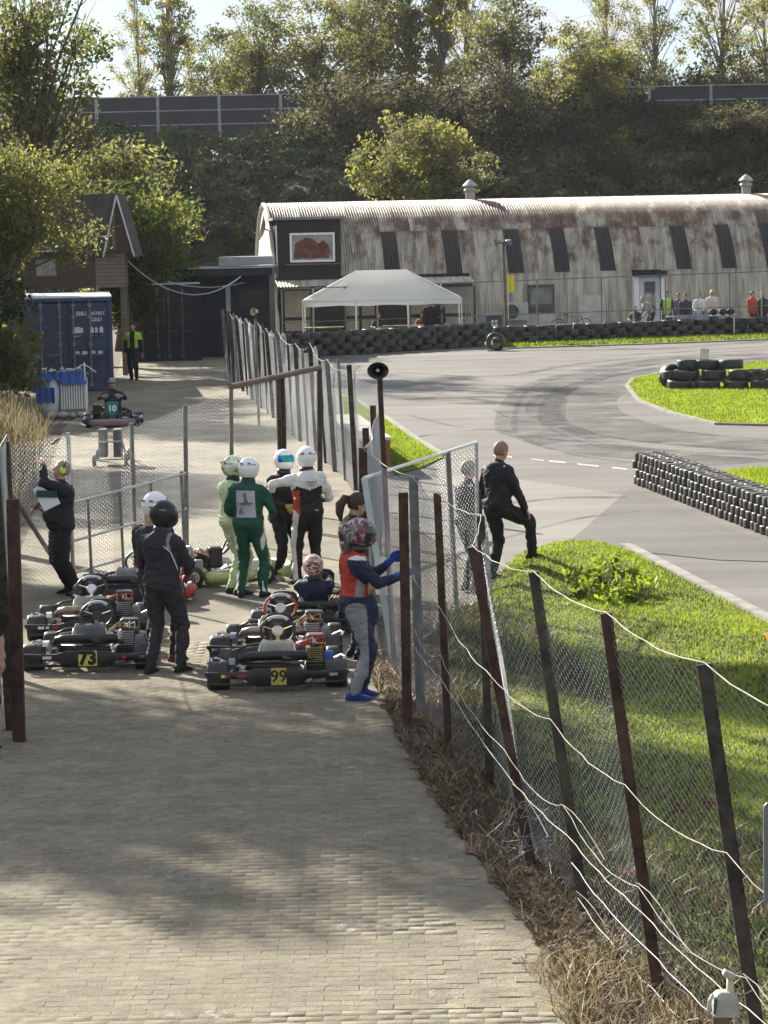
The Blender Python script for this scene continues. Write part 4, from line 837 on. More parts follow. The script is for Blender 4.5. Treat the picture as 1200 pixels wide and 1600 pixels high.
# ================================================================ trees and bushes
def leaves(centers, per, spread, size, flat=1.0):
    """leaf-sized rhombs scattered round clump centres -> vertices, faces"""
    C = np.repeat(np.asarray(centers, float), per, 0); m = len(C)
    sp = np.repeat(np.asarray(spread, float) if np.ndim(spread) else np.full(len(centers), spread), per)
    d = rng.normal(0, 1, (m, 3)); d /= np.linalg.norm(d, axis=1)[:, None]; d[:, 2] *= flat
    c = C + d * (sp * rng.random(m) ** .55)[:, None]
    a = rng.normal(0, 1, (m, 3)); a[:, 2] -= .35; a /= np.linalg.norm(a, axis=1)[:, None]
    b = np.cross(a, rng.normal(0, 1, (m, 3))); b /= np.linalg.norm(b, axis=1)[:, None] + 1e-9
    s = (size * rng.uniform(.55, 1.35, m))[:, None]
    V = np.stack([c - a * s, c + b * s * .48 - a * s * .1, c + a * s, c - b * s * .48 - a * s * .1], 1).reshape(-1, 3)
    return V, (np.arange(m)[:, None] * 4 + np.arange(4)[None])
BARK = mat('grey_brown_bark', (.10, .085, .065), .9, .4, 6, stretch=(3, 3, .6), bump=.4, bscale=20); BARKP = mat('pale_bark', (.24, .22, .18), .9, .4, 6, stretch=(3, 3, .6))
LF = {'green': [leafmat('leaf_mid_green', (.058, .078, .027), (.17, .205, .055)), leafmat('leaf_deep_green', (.034, .055, .016), (.10, .15, .025)), leafmat('leaf_yellow_green', (.115, .122, .032), (.36, .36, .075))],
      'yellow': [leafmat('leaf_yellow_green', (.10, .115, .022)), leafmat('leaf_gold', (.18, .15, .035), (.44, .37, .08)), leafmat('leaf_mid_green', (.045, .075, .018))],
      'dark': [leafmat('ivy_dark', (.015, .024, .015), (.02, .034, .016), .4, .8, .2), leafmat('ivy_deep_green', (.022, .034, .014), (.04, .06, .016), .4, .8, .25), leafmat('ivy_grey', (.030, .033, .026), (.035, .04, .025), .4, .8, .2)],
      'brown': [leafmat('leaf_brown', (.062, .060, .04), (.11, .11, .055)), leafmat('leaf_dull_olive', (.075, .078, .04), (.20, .20, .08)), leafmat('ivy_grey', (.04, .045, .032))],
      'olive': [leafmat('leaf_dull_olive', (.06, .058, .032)), leafmat('leaf_mid_green', (.045, .075, .018)), leafmat('leaf_yellow_green', (.10, .115, .022))]}
def tree(name, label, loc, ht, cz, rx, rz, clumps, per, spread, size, pal, wts=(.5, .3, .2), trunk=.16, shell=.62, group=None, bark=None, twigs=0, ry=None, cat='tree', shape='ell', flat=.8):
    th = thing(name, label, cat, loc, random.uniform(0, 6.28) if ry is None else 0, group); ry = ry or rx
    C = []
    while len(C) < clumps:
        d = Vector((random.gauss(0, 1), random.gauss(0, 1), random.gauss(0, 1))).normalized() * (random.random() ** shell)
        if shape == 'tall':
            z = random.uniform(-1, 1); q = (1 - ((z + .25) / 1.25) ** 2) if z > -.25 else (.55 + .45 * (z + 1) / .75); q = max(q, .06); a = random.uniform(0, 6.28); r = random.random() ** .6
            d = Vector((math.cos(a) * r * q, math.sin(a) * r * q, z))
        p = Vector((d.x * rx, d.y * ry, cz + d.z * rz))
        k = 1 + .35 * mnoise.noise(Vector((d.x * 1.8 + loc[0], d.y * 1.8, d.z * 1.8))); p = Vector((p.x * k, p.y * k, cz + (p.z - cz) * k))
        if p.z > .25: C.append(p)
    mb = MB(); top = Vector((random.uniform(-.2, .2) * rx, 0, cz + rz * (.75 if shape == 'tall' else .35)))
    tr = [Vector((0, 0, -.3))] + [Vector((top.x * u + .06 * rx * math.sin(u * 5 + loc[0]), top.y * u + .05 * rx * math.cos(u * 4), top.z * u)) for u in (.15, .3, .45, .6, .75, .9, 1)]
    mb.tube(tr, [trunk * 1.25, trunk] + [trunk * (1 - .13 * k) for k in range(1, 7)], 8)
    for i, c in enumerate(C):
        if i % max(1, clumps // 46): continue
        u = min(.95, max(.12, (c.z / top.z) * random.uniform(.45, .75))); k = u * (len(tr) - 1); s = tr[int(k)].lerp(tr[min(int(k) + 1, len(tr) - 1)], k % 1)
        m1 = s.lerp(c, .5) + Vector((random.gauss(0, .12), random.gauss(0, .12), random.gauss(.12, .12))) * rx * .4; r0 = trunk * (1 - .7 * u) * .42
        mb.tube([s, m1, c, c + (c - m1) * .35], [r0, r0 * .6, r0 * .3, r0 * .08], 5)
        for q in range(twigs):
            e = c + Vector((random.gauss(0, 1), random.gauss(0, 1), random.gauss(.5, 1))) * spread * .8; mb.tube([m1.lerp(c, random.uniform(.3, 1)), c.lerp(e, .5) + Vector((0, 0, .05)), e], [r0 * .25, r0 * .18, .006], 3)
    mb.build('trunk', bark or BARK, th, True)
    V, Fq = leaves(C, per, np.array([spread * random.uniform(.6, 1.35) for _ in C]), size, flat)
    ci = np.array([random.choices((0, 1, 2), wts)[0] for _ in C]); mi = np.repeat(ci, per); jj = rng.random(len(mi)) < .3; mi[jj] = rng.choice(3, jj.sum(), p=np.array(wts) / sum(wts))
    o = soup('crown', V, Fq, LF[pal], mi, th); return th
def retag(o, label, loc, rz, s, group=None):
    c = copy_tree(o); c['label'] = label; c.location = loc; c.rotation_euler = (0, 0, rz); c.scale = s if isinstance(s, tuple) else (s, s, s)
    if group: c['group'] = group
    return c
def on(px, py, Y):                                        # place on the embankment or ground
    p = A(px, py, Y); return (p.x, Y, float(emb(np.array(p.x), np.array(Y))))
SKYG = 'trees standing behind the noise barrier'
# --- behind the barrier, against the sky
tA = tree('broadleaf_tree', 'dense dark green rounded tree above the left half of the barrier', on(400, 120, 184), 12, 6.2, 4.2, 4.8, 100, 100, 1.0, .125, 'olive', (.42, .36, .22), .22, group=SKYG, twigs=3)
retag(tA, 'dense green tree rising just left of the middle of the skyline', on(492, 120, 186), 2.1, (1.08, 1.05, 1.0), SKYG)
retag(tA, 'broad green tree standing directly behind the round yellow green bush', on(590, 120, 189), 4.0, (1.1, 1.1, 1.04), SKYG)
retag(tA, 'bright green full tree in the skyline above the first hut ventilator', on(790, 120, 180), 1.0, (1.05, 1, .93), SKYG)
retag(tA, 'dark green tree touching the top edge beside the bright gap of sky', on(345, 140, 192), 5.2, (.8, .8, .86), SKYG)
tB = tree('poplar_tree', 'tall thin yellowing tree alone in the bright gap of sky', on(265, 120, 186), 16, 8.6, 2.2, 7.6, 90, 100, .66, .115, 'yellow', (.45, .30, .25), .17, group=SKYG, shape='tall', twigs=2, bark=BARKP)
retag(tB, 'golden topped poplar rising behind the dense green trees near the middle', on(560, 100, 194), 1.5, (1.2, 1.2, 1.0), SKYG)
retag(tB, 'tall yellow green poplar left of the pale gap in the skyline', on(640, 100, 192), 3.3, (1.2, 1.2, .98), SKYG)
retag(tB, 'yellowing poplar just right of the middle of the skyline', on(690, 100, 190), 4.4, (1.1, 1.1, 1.06), SKYG)
tC = tree('birch_tree', 'airy half bare tree with pale branches above the right barrier bays', on(1025, 110, 186), 15, 8.0, 2.4, 7.2, 84, 84, .75, .11, 'yellow', (.5, .25, .25), .15, group=SKYG, shape='tall', twigs=5, bark=BARKP)
retag(tC, 'airy half bare tree at the right edge of the skyline', on(1130, 100, 185), 2.2, (1.2, 1.2, 1.1), SKYG)
retag(tC, 'sparse pale tree between the bright green tree and the airy half bare one', on(950, 100, 190), 4.2, (1.0, 1.0, .92), SKYG)
retag(tC, 'sparse leaning tree in the corner of the skyline beyond the last bay', on(1196, 100, 190), 5.0, (1.1, 1.1, 1.0), SKYG)
retag(tC, 'thin twiggy tree right beside the lone yellowing tree', on(215, 120, 188), 1.2, (.8, .8, .8), SKYG)
retag(tC, 'thin bare tree in the skyline behind the first hut ventilator', on(730, 110, 193), 3.2, (1.0, 1.0, 1.02), SKYG)
tD = tree('shrub', 'low brown shrub standing behind the right barrier bays', on(1060, 150, 181), 4, 2.6, 2.6, 2.2, 44, 80, .8, .13, 'brown', (.5, .35, .15), .08, group='brown shrubs along the embankment top', twigs=4, cat='shrub')
for i, (px, s, lb) in enumerate(((990, 1.1, 'low brown shrub behind the barrier under the airy half bare tree'), (1125, 1.25, 'low brown shrub behind the barrier near its right end'), (1185, 1.1, 'low brown shrub behind the last visible barrier bay'), (300, .9, 'low shrub peeping over the left barrier bay below the lone yellowing tree'), (225, 1.0, 'low dull shrub behind the left end of the barrier'), (930, 1.3, 'brown shrub between the yellow green tree and the barrier'))):
    retag(tD, lb, on(px, 150, 181), i * 1.3, s, 'brown shrubs along the embankment top')
# --- on the slope in front of the barrier
SL = 'bushes on the embankment slope'
tree('willow_bush', 'rounded yellow green bush on the dark embankment above the hut', on(650, 250, 148), 6, 3.0, 3.9, 2.9, 140, 150, .85, .12, 'olive', (.42, .18, .40), .12, group=SL, twigs=2, cat='bush')
tree('willow_bush', 'yellow green leafy tree in front of the barrier above the dark skylights', on(925, 210, 166), 7, 3.3, 3.4, 3.1, 100, 105, .85, .12, 'olive', (.4, .2, .4), .12, group=SL, twigs=4, cat='bush')
bw_ = tree('bramble_bush', 'brown twiggy thicket covering the barrier left of the round bush', on(520, 230, 164), 5, 2.2, 3.6, 2.5, 110, 85, .9, .12, 'brown', (.4, .36, .24), .09, group=SL, twigs=5, cat='bush')
retag(bw_, 'grey brown thicket covering the barrier between the two yellow green bushes', on(790, 235, 163), 2.0, (1.15, .9, 1.0), SL)
retag(bw_, 'brown thicket hiding the barrier just above the round bush', on(610, 215, 168), 3.0, (1.25, .9, .95), SL)
retag(bw_, 'olive brown thicket along the barrier above and right of the round bush', on(705, 205, 168), 5.1, (1.2, .9, .85), SL)
retag(bw_, 'dull thicket at the foot of the barrier right of the yellow green tree', on(1150, 255, 158), 4.4, (1.2, .9, .5), SL)
retag(bw_, 'dull brown thicket in front of the barrier behind the yellow green tree', on(870, 220, 168), .6, (.8, .7, .8), SL)
# dark ivy and bramble blanket over the slope
cx, cy = rng.uniform(-46, 46, 7600), rng.uniform(122, 169, 7600)
keep = rng.random(7600) < .95; cx, cy = cx[keep], cy[keep]
cz_ = emb(cx, cy) + .35 + 1.1 * np.abs(np.array([mnoise.noise(Vector((a * .22, b * .22, 1))) for a, b in zip(cx, cy)])) + rng.uniform(0, .5, len(cx))
V, Fq = leaves(np.stack([cx, cy, cz_], 1), 46, rng.uniform(.5, 1.0, len(cx)), .15, .75)
mi = np.repeat(rng.choice(3, len(cx), p=[.5, .25, .25]), 46)
tag(soup('undergrowth', V, Fq, LF['dark'], mi), kind='stuff')
# --- trees on the left
LT = 'trees on the left bank'
tree('oak_tree', 'large dark leafy tree filling the top left corner', (-11.9, 92, 0), 18, 10.2, 3.8, 5.2, 130, 85, .9, .11, 'olive', (.40, .42, .18), .3, group=LT, twigs=3)
tree('ash_tree', 'mid green tree leaning over the timber shed roof', (-9.6, 99, 0), 12, 5.2, 2.6, 2.5, 110, 125, .9, .11, 'olive', (.4, .35, .25), .2, group=LT, twigs=2)
tree('hazel_tree', 'bushy green tree hanging over the road behind the shed', (-8.2, 92, 0), 8, 3.9, 1.9, 2.9, 120, 130, .75, .10, 'green', (.45, .30, .25), .14, group=LT, twigs=2)
tree('willow_tree', 'yellow green willow with bare lower twigs in front of the shed', (-9.3, 67, .8), 6, 4.2, 2.1, 1.6, 150, 190, .6, .055, 'olive', (.52, .26, .22), .12, group=LT, twigs=6)
tree('shrub', 'dull green shrub between the blue container and the dry grass', (-10.0, 68, .7), 3, 1.3, 1.5, 1.4, 44, 90, .5, .07, 'olive', (.6, .3, .1), .06, group=LT, twigs=4, cat='shrub')
tree('shrub', 'grey green shrub on the bank at the left edge under the willow', (-9.6, 64, 1.0), 3, 1.6, 1.5, 1.3, 44, 90, .5, .07, 'dark', (.4, .4, .2), .06, group=LT, twigs=4, cat='shrub')
for x_, y_, s_, lb in ((-11.0, 71.2, 1.25, 'dull green shrub hiding the ground just left of the blue container'), (-12.2, 66.0, 1.2, 'dull shrub at the left edge below the willow crown'), (-9.0, 63.0, .6, 'small grey green shrub at the top of the dry grass')):
    tree('shrub', lb, (x_, y_, .5), 3, 1.4 * s_, 1.4 * s_, 1.4 * s_, 50, 90, .5, .075, 'olive', (.6, .3, .1), .05, group=LT, twigs=4, cat='shrub')
# the tall trees on the bank outside the picture that shade the path
sh = tree('lime_tree', 'tall leafy tree on the bank beyond the left edge of the picture', (-12.3, 37.5, .8), 12, 9.2, 4.0, 1.8, 150, 120, .95, .13, 'green', (.5, .35, .15), .28, ry=2.2, group='shade trees on the bank')
retag(sh, 'leafy tree on the bank beyond the left edge beside the parked karts', (-15.5, 48, .9), 2.0, (.85, .85, .85), 'shade trees on the bank')
retag(sh, 'leafy tree on the bank beyond the left edge behind the willow', (-16.5, 62, 1), 4.0, (1, 1, 1.0), 'shade trees on the bank')
retag(sh, 'leafy tree on the bank beyond the left edge by the blue container', (-18, 84, 1), 1.0, (1.1, 1.1, 1.05), 'shade trees on the bank')
tree('rowan_tree', 'slender leafy tree on the bank outside the left edge whose shadow falls on the lawn', (-7.7, 40.6, .5), 11, 9.4, 1.3, 1.5, 60, 110, .62, .11, 'green', (.5, .35, .15), .14, group='shade trees on the bank', ry=1.0)
tree('hazel_tree', 'low leafy branches hanging in front of the dark second container', (-8.0, 86.6, 0), 5, 2.7, .95, 1.5, 60, 90, .5, .085, 'dark', (.3, .5, .2), .07, group=LT, twigs=3)
tree('hazel_tree', 'olive green tree crown pressed against the left side of the timber shed', (-11.6, 78, 0), 7, 4.4, 1.8, 1.9, 90, 110, .6, .085, 'olive', (.45, .35, .2), .1, group=LT, twigs=4)
# tuft of tall weeds on the near lawn
c0 = G(958, 940); Cw = [(c0.x + random.gauss(0, .17), c0.y + random.gauss(0, .6), .14 + random.uniform(0, .18)) for _ in range(46)]
V, Fq = leaves(Cw, 26, .14, .045, .9); wt = soup('weed_tuft', V, Fq, [G1, G2, G3], np.repeat(rng.choice(3, 46), 26)); tag(wt, 'tuft of tall leafy weeds on the sunny lawn beside the fence', 'weeds')
for (px, py) in ((1102, 1275), (1062, 1280), (992, 1386)):
    c0 = G(px, py, .08); V, Fq = leaves([(c0.x + random.gauss(0, .03), c0.y + random.gauss(0, .03), .13 + random.random() * .1) for _ in range(5)], 8, .045, .024, .9)
    tag(soup('red_weed', V, Fq, leafmat('red_leaf', (.18, .055, .035), (.3, .1, .06))), {1102: 'clump of reddish leaves in the grass behind the last tall post', 1062: 'small red leaves in the grass left of the reddish clump', 992: 'red leaves low in the weeds by the sixth leaning post'}[px], 'weed')
# ================================================================ tyres
def tyre_mesh(ro, ri, wd, n=18):
    mb = MB(); mb.lathe([(ri, -wd * .30), (ri + .012, -wd * .42), (ro * .93, -wd * .5), (ro * .985, -wd * .42), (ro, -wd * .2), (ro, wd * .2), (ro * .985, wd * .42), (ro * .93, wd * .5), (ri + .012, wd * .42), (ri, wd * .30), (ri - .004, 0), (ri, -wd * .30)], n, caps=False)
    o = mb.build('tyre', RUBBER, smooth=True); me = o.data; bpy.data.objects.remove(o); return me
ORD = 'first second third fourth fifth sixth seventh eighth ninth tenth eleventh twelfth thirteenth fourteenth fifteenth sixteenth seventeenth eighteenth nineteenth twentieth'.split()
def ordw(n): return ORD[n] if n < 20 else 'thirtieth' if n == 29 else 'fortieth' if n == 39 else ('twenty-' if n < 29 else 'thirty-') + ORD[n % 10]
CRS = ('bottom', 'second', 'third', 'top')
DUSTY = mat('dusty_tyre_rubber', (.045, .043, .040), .8, .5, 9, spec=.3, bump=.2, bscale=60, c2=(.11, .105, .095)); GREYED = mat('greyed_tyre_rubber', (.032, .032, .033), .6, .4, 13, spec=.4, bump=.2, bscale=60, c2=(.06, .06, .058))
KT, CT = tyre_mesh(.139, .066, .134, 16), tyre_mesh(.325, .185, .25, 18)
def tyre(me, label, group, loc, rot):
    o = bpy.data.objects.new('tyre', me); COL.objects.link(o); o.location = loc; o.rotation_euler = rot; k = random.uniform(.955, 1.03); o.scale = (k, k, random.uniform(.95, 1.03))
    if random.random() < .38: o.material_slots[0].link = 'OBJECT'; o.material_slots[0].material = random.choice((DUSTY, GREYED))
    return tag(o, label, 'tyre', group)
# the stacked kart tyre wall out on the track: four courses, laid like bricks
w0, w1 = G(990, 757), G(1203, 842); wd_ = (w1 - w0).normalized(); wn = Vector((wd_.y, -wd_.x, 0)); wn = wn if wn.y > 0 else -wn
ncols = int((w1 - w0).length / .272) + 3
for c in range(ncols):
    for lay in range(4):
        for dp in range(2):
            if dp == 1 and lay < 3: continue
            q = w0 + wd_ * (.272 * (c + (.5 if lay % 2 else 0))) + wn * (.14 + .25 * dp) + Vector((random.gauss(0, .007), random.gauss(0, .012), .07 + lay * .136))
            tyre(KT, f"small kart tyre, {ordw(c)} from the left in the {CRS[lay]} {('front', 'back')[dp]} course of the track wall", 'kart tyres in the four course wall on the track', q, (R(random.gauss(0, 1.6)), R(random.gauss(0, 1.6)), random.uniform(0, 6)))
# heap on the island
for row, (py, xs) in enumerate(((609, [1062, 1106, 1150, 1192]), (593, [1056, 1076, 1118, 1160, 1186]), (578, [1082, 1110, 1148]))):
    for px in xs:
        p = G(px, 609); tyre(CT, f"{ordw(xs.index(px))} black car tyre from the left in the {('bottom front', 'middle', 'top')[row]} row of the island heap", 'car tyres heaped on the grass island', p + Vector((0, .35 * row, .125 + row * .25)), (R(random.gauss(0, 3)), R(random.gauss(0, 3)), random.random() * 6))
for px in (1052, 1092, 1136, 1178): p = G(px, 602); tyre(CT, f"{ordw((1052, 1092, 1136, 1178).index(px))} black car tyre from the left in the bottom back row of the island heap", 'car tyres heaped on the grass island', p + Vector((0, .7, .11)), (0, 0, random.random() * 6))
p = G(1053, 606); tyre(CT, 'black car tyre leaning on the left end of the island heap', 'car tyres heaped on the grass island', p + Vector((-.1, -.2, .31)), (R(84), 0, R(35)))
tyre(CT, 'black car tyre standing upright in front of the island heap on its left', 'car tyres heaped on the grass island', p + Vector((.35, -.3, .31)), (R(82), 0, R(60)))
# the long dark wall in front of the hut
def wall_run(px0, py0, px1, py1, rows, lab, grp, cols, dz=.2):
    a, b = G(px0, py0), G(px1, py1)
    for c in range(cols):
        for r_ in range(rows):
            u = (c + (.5 if r_ % 2 else 0)) / cols; q = a.lerp(b, u) + Vector((random.gauss(0, .03), .3 + random.gauss(0, .05), .11 + r_ * dz)); tyre(CT, f"{ordw(c)} black car tyre from the left in the {(CRS if rows == 4 else ('bottom', 'middle', 'top'))[r_]} course {lab}", grp, q, (R(random.gauss(0, 3)), R(random.gauss(0, 3)), random.random() * 6))
wall_run(432, 562, 765, 541, 4, 'before the tent', 'car tyres walled in front of the tent', 15)
wall_run(782, 538, 1215, 521, 3, 'by the hut grass', 'car tyres walled along the grass before the hut', 18)
p = G(775, 548); tyre(CT, 'pale edged tyre standing on the corner of the far kerb', None, p + Vector((0, 0, .31)), (R(80), 0, R(-20)))

# ================================================================ go karts
YPL = mat('yellow_plate', (.72, .62, .10), .5, .08, 5); INK = mat('black_number', (.015, .015, .015), .5); CREAMT = mat('milky_tank', (.60, .58, .50), .45, .1, 8)
REDP = mat('red_plastic', (.42, .03, .025), .4, .12, 6); TEAL = mat('teal_plate', (.02, .16, .13), .4, .2, 6); BLUEP = mat('blue_plastic', (.05, .14, .42), .4, .1, 6)
GREYP = mat('grey_pan', (.22, .23, .24), .5, .25, 9); ORW = mat('red_grip', (.30, .06, .04), .6, .2, 9); BRASS = mat('worn_gold_metal', (.45, .36, .16), .35, .2, 12, metal=.7); LIME = mat('lime_plastic', (.40, .46, .20), .45, .15, 6)
SEATM = mat('pale_seat_shell', (.36, .37, .36), .45, .2, 7); OLDW = mat('grubby_white_plastic', (.60, .60, .58), .5, .15, 7)
def wheel(t, x, y, ro, wd, rimm):
    M = Matrix.Translation((x, y, ro)) @ Matrix.Rotation(PI / 2, 4, 'Y')
    mb = MB(); mb.lathe([(.03, -wd * .45), (.045, -wd * .5), (.045, wd * .5), (.03, wd * .45)], 12, M); h = mb.build('wheel', DARKMETAL, t)
    mb = MB(); rr = ro * .5; mb.lathe([(rr, -wd * .46), (rr * 1.04, -wd * .40), (ro * .93, -wd * .50), (ro * .99, -wd * .40), (ro, -wd * .18), (ro, wd * .18), (ro * .99, wd * .40), (ro * .93, wd * .5), (rr * 1.04, wd * .40), (rr, wd * .46)], 22, M, caps=False); mb.build('tyre', RUBBER, h, True)
    mb = MB(); mb.lathe([(rr * 1.03, -wd * .47), (rr * .9, -wd * .44), (rr * .82, -wd * .2), (.05, -wd * .12), (.05, wd * .12), (rr * .82, wd * .2), (rr * .9, wd * .44), (rr * 1.03, wd * .47)], 16, M); smooth_by_angle(mb.build('rim', rimm, h))
def steering(t, c, tilt, rad, grip, pad, spoke, bright=None):
    M = Matrix.Translation(c) @ Matrix.Rotation(tilt, 4, 'X'); mb = MB()
    ring = [M @ Vector((math.cos(a) * rad, math.sin(a) * rad * (.94 if math.sin(a) > .5 else 1), 0)) for a in np.linspace(0, 2 * PI, 33)[:-1]]
    mb.tube(ring, .016, 8, closed=True); s = mb.build('steering_wheel', grip, t, True)
    if bright:
        for a0, a1 in ((.28, .72), (1.3, 1.7)):
            mb = MB(); mb.tube([M @ Vector((math.cos(a * PI) * rad, math.sin(a * PI) * rad * (.95 if a < 1 else 1), .001)) for a in np.linspace(a0, a1, 10)], .0185, 8); mb.build('grip', bright, s, True)
    mb = MB()
    for a in (R(20), R(160), R(270)): mb.bar(M @ Vector((0, 0, -.01)), M @ Vector((math.cos(a) * rad, math.sin(a) * rad, 0)), .035, .006)
    mb.build('spoke', spoke, s)
    mb = MB(); mb.lathe([(.001, .02), (.05, .018), (.058, 0), (.05, -.02)], 14, M); mb.build('hub_pad', pad, s)
    mb = MB(); M2 = M @ Matrix.Translation((0, rad * .55, .012)); mb.add([M2 @ Vector(v) for v in ((-.055, -.028, 0), (.055, -.028, 0), (.06, .028, 0), (-.06, .028, 0), (-.055, -.028, .02), (.055, -.028, .02), (.06, .028, .02), (-.06, .028, .02))], [(3, 2, 1, 0), (4, 5, 6, 7), (0, 1, 5, 4), (1, 2, 6, 5), (2, 3, 7, 6), (3, 0, 4, 7)]); mb.build('lap_timer', BLACK, s)
    mb = MB(); mb.tube([M @ Vector((0, 0, 0)), Vector((0, c[1] + .50, .09))], .011, 8); mb.build('steering_column', CHROME, t)
def kart(label, loc, rz, s=1.0, number=None, plate=YPL, seat=SEATM, pad=BLACK, grip=BLACK, spoke=ALU, bright=None, pods=BLACK, tank=CREAMT, engine_top=DARKMETAL, rim=GREYP, nose=BLACK, front=None, fplate=None, accent=None, rear=True, box=BLACK, sil=BLACK, group='go karts parked in two queues'):
    t = thing('go_kart', label, 'go kart', loc, rz, group); t.scale = (s, s * .88, s)
    for x in (-1, 1): wheel(t, x * .565, 0, .14, .212, rim); wheel(t, x * .535, 1.05, .13, .132, rim)
    mb = MB()
    for x in (-1, 1):
        mb.tube([(x * .30, -.20, .11), (x * .31, .1, .06), (x * .33, .5, .045), (x * .26, .95, .045), (x * .18, 1.28, .06)], .015, 8)
        mb.tube([(x * .33, .25, .05), (x * .56, .28, .08), (x * .58, .55, .09), (x * .56, .80, .08), (x * .3, .82, .05)], .011, 6)
        mb.tube([(x * .26, .98, .05), (x * .42, 1.04, .10)], .016, 6)
    for y, z, w_ in ((-.18, .11, .30), (.42, .045, .33), (.9, .045, .27), (1.27, .06, .18)): mb.tube([(-w_, y, z), (w_, y, z)], .014, 8)
    mb.tube([(-.18, 1.28, .06), (-.2, 1.42, .10), (-.15, 1.46, .16), (.15, 1.46, .16), (.2, 1.42, .10), (.18, 1.28, .06)], .012, 6)
    mb.build('frame', mat('chassis_steel', (.42, .42, .41), .35, .2, 9, metal=.7), t)
    for x in (-1, 1):                                        # bright side bars, brake and throttle cables, chain guard
        mb = MB(); mb.tube([(x * .35, .22, .10), (x * .62, .26, .20), (x * .66, .54, .22), (x * .62, .80, .20), (x * .35, .84, .08)], .016, 7); mb.build('side_bar', CHROME, t, True)
        mb = MB(); mb.tube([(x * .15, 1.2, .1), (x * .3, .8, .14), (x * .28, .4, .24 + .08 * (x > 0)), (x * .3, .2, .33)], .006, 5); mb.build('cable', mat('cable_sheath', (.30, .10, .06) if grip is ORW else (.25, .25, .24), .5), t, True)
        mb = MB(); mb.tube([(x * .17, .05, .10), (x * .2, .02, .26), (x * .16, .06, .42)], .009, 6); mb.build('seat_stay', CHROME, t, True)
    mb = MB(); mb.box((.27, .06, .20), (.02, .34, .09)); mb.build('chain_guard', ALU, t, bevel=.008)
    mb = MB(); mb.tube([(.36, .26, .30), (.44, .30, .34), (.46, .22, .40), (.38, .1, .42)], .012, 6); mb.build('fuel_hose', mat('amber_hose', (.45, .28, .12), .3), t, True)
    mb = MB(); mb.lathe([(.012, 0), (.05, .01), (.05, .05), (.02, .06)], 12, Matrix.Translation((.27, .30, .30)) @ Matrix.Rotation(PI / 2, 4, 'Y')); mb.build('carburettor', ALU, t)
    mb = MB(); mb.tube([(-.5, 0, .14), (.5, 0, .14)], .02, 10); mb.build('rear_axle', CHROME, t)
    mb = MB(); mb.lathe([(.095, -.004), (.1, 0), (.095, .004)], 20, Matrix.Translation((-.2, 0, .14)) @ Matrix.Rotation(PI / 2, 4, 'Y')); mb.build('brake_disc', ALU, t)
    mb = MB(); mb.lathe([(.08, -.006), (.085, 0), (.08, .006)], 20, Matrix.Translation((.26, 0, .14)) @ Matrix.Rotation(PI / 2, 4, 'Y')); mb.build('sprocket', BRASS, t)
    mb = MB(); mb.add([(-.3, .4, .03), (.3, .4, .03), (.17, 1.26, .035), (-.17, 1.26, .035), (-.3, .4, .024), (.3, .4, .024), (.17, 1.26, .029), (-.17, 1.26, .029)], [(0, 1, 2, 3), (7, 6, 5, 4), (0, 4, 5, 1), (1, 5, 6, 2), (2, 6, 7, 3), (3, 7, 4, 0)]); mb.build('floor_tray', GREYP, t)
    for x, y, z, d_, m_ in ((-.31, .35, .17, (.004, .1, .06), REDP), (.31, .62, .12, (.004, .12, .05), BLUEP)): MB().box((x, y, z), d_).build('sticker', m_, t)
    mb = MB(); mb.rings([[Vector((-.43 + .03 * math.cos(a_), -.02 + .14 * math.cos(b_), .16 + .15 * math.sin(b_))) for a_ in (0, PI)] for b_ in np.linspace(.1, 2.4, 9)], closed=False, caps=False); mb.build('wheel_guard', OLDW if tank is OLDW else GREYP, t, True)
    # bucket seat
    mb = MB(); rg = []
    for (y, z, w_, d) in ((.62, .20, .17, .03), (.50, .09, .18, .075), (.32, .055, .19, .10), (.16, .10, .195, .11), (.06, .26, .19, .10), (.00, .42, .165, .06), (-.015, .46, .14, .02)):
        rg.append([Vector((w_ * math.sin(a), y - (.0 if z < .15 else -.10 * (1 - math.cos(a))), z + d * (1 - math.cos(a)) * (1.1 if z < .2 else .25))) for a in np.linspace(-1.45, 1.45, 11)])
    out = [[Vector(v) for v in r_] for r_ in rg]; inn = [[v + Vector((-v.x * .06, .012, .012)) for v in r_] for r_ in rg]
    mb.rings([o_ + i_[::-1] for o_, i_ in zip(out, inn)]); mb.build('seat', seat, t, True)
    # engine on the right with fins, head, carburettor, air box; exhaust and silencer across the back
    mb = MB(); mb.box((.36, .16, .16), (.2, .26, .14)); en = mb.build('engine', DARKMETAL, t, bevel=.012)
    for k in range(7): mb = MB(); mb.box((.36, .16, .245 + k * .022), (.165, .185, .009)); mb.build('cooling_fin', engine_top, en)
    mb = MB(); mb.tube([(.36, .16, .24), (.36, .16, .42)], .055, 12); mb.build('cylinder_head', DARKMETAL, en); mb = MB(); mb.tube([(.36, .16, .42), (.36, .16, .45)], .016, 6); mb.build('spark_plug', WHITE, en)
    mb = MB(); mb.lathe([(.07, -.02), (.085, 0), (.07, .03)], 14, Matrix.Translation((.475, .16, .16)) @ Matrix.Rotation(PI / 2, 4, 'Y')); mb.build('clutch_cover', ALU, en)
    mb = MB(); mb.box((.37, .36, .35), (.19, .2, .26)); mb.build('air_box', box, t, bevel=.03)
    mb = MB(); mb.tube([(.33, .05, .27), (.30, -.06, .30), (.18, -.10, .315), (.05, -.11, .32)], [.02, .024, .034, .046], 10); mb.build('exhaust', mat('burnt_steel', (.12, .10, .085), .45, .3, 9, metal=.7), t, True)
    mb = MB(); mb.tube([(.30, -.10, .335), (.26, -.10, .335), (-.24, -.10, .335), (-.31, -.09, .32), (-.345, -.02, .285), (-.32, .03, .255)], [.03, .046, .046, .042, .034, .03], 12); mb.build('silencer', sil, t, True)
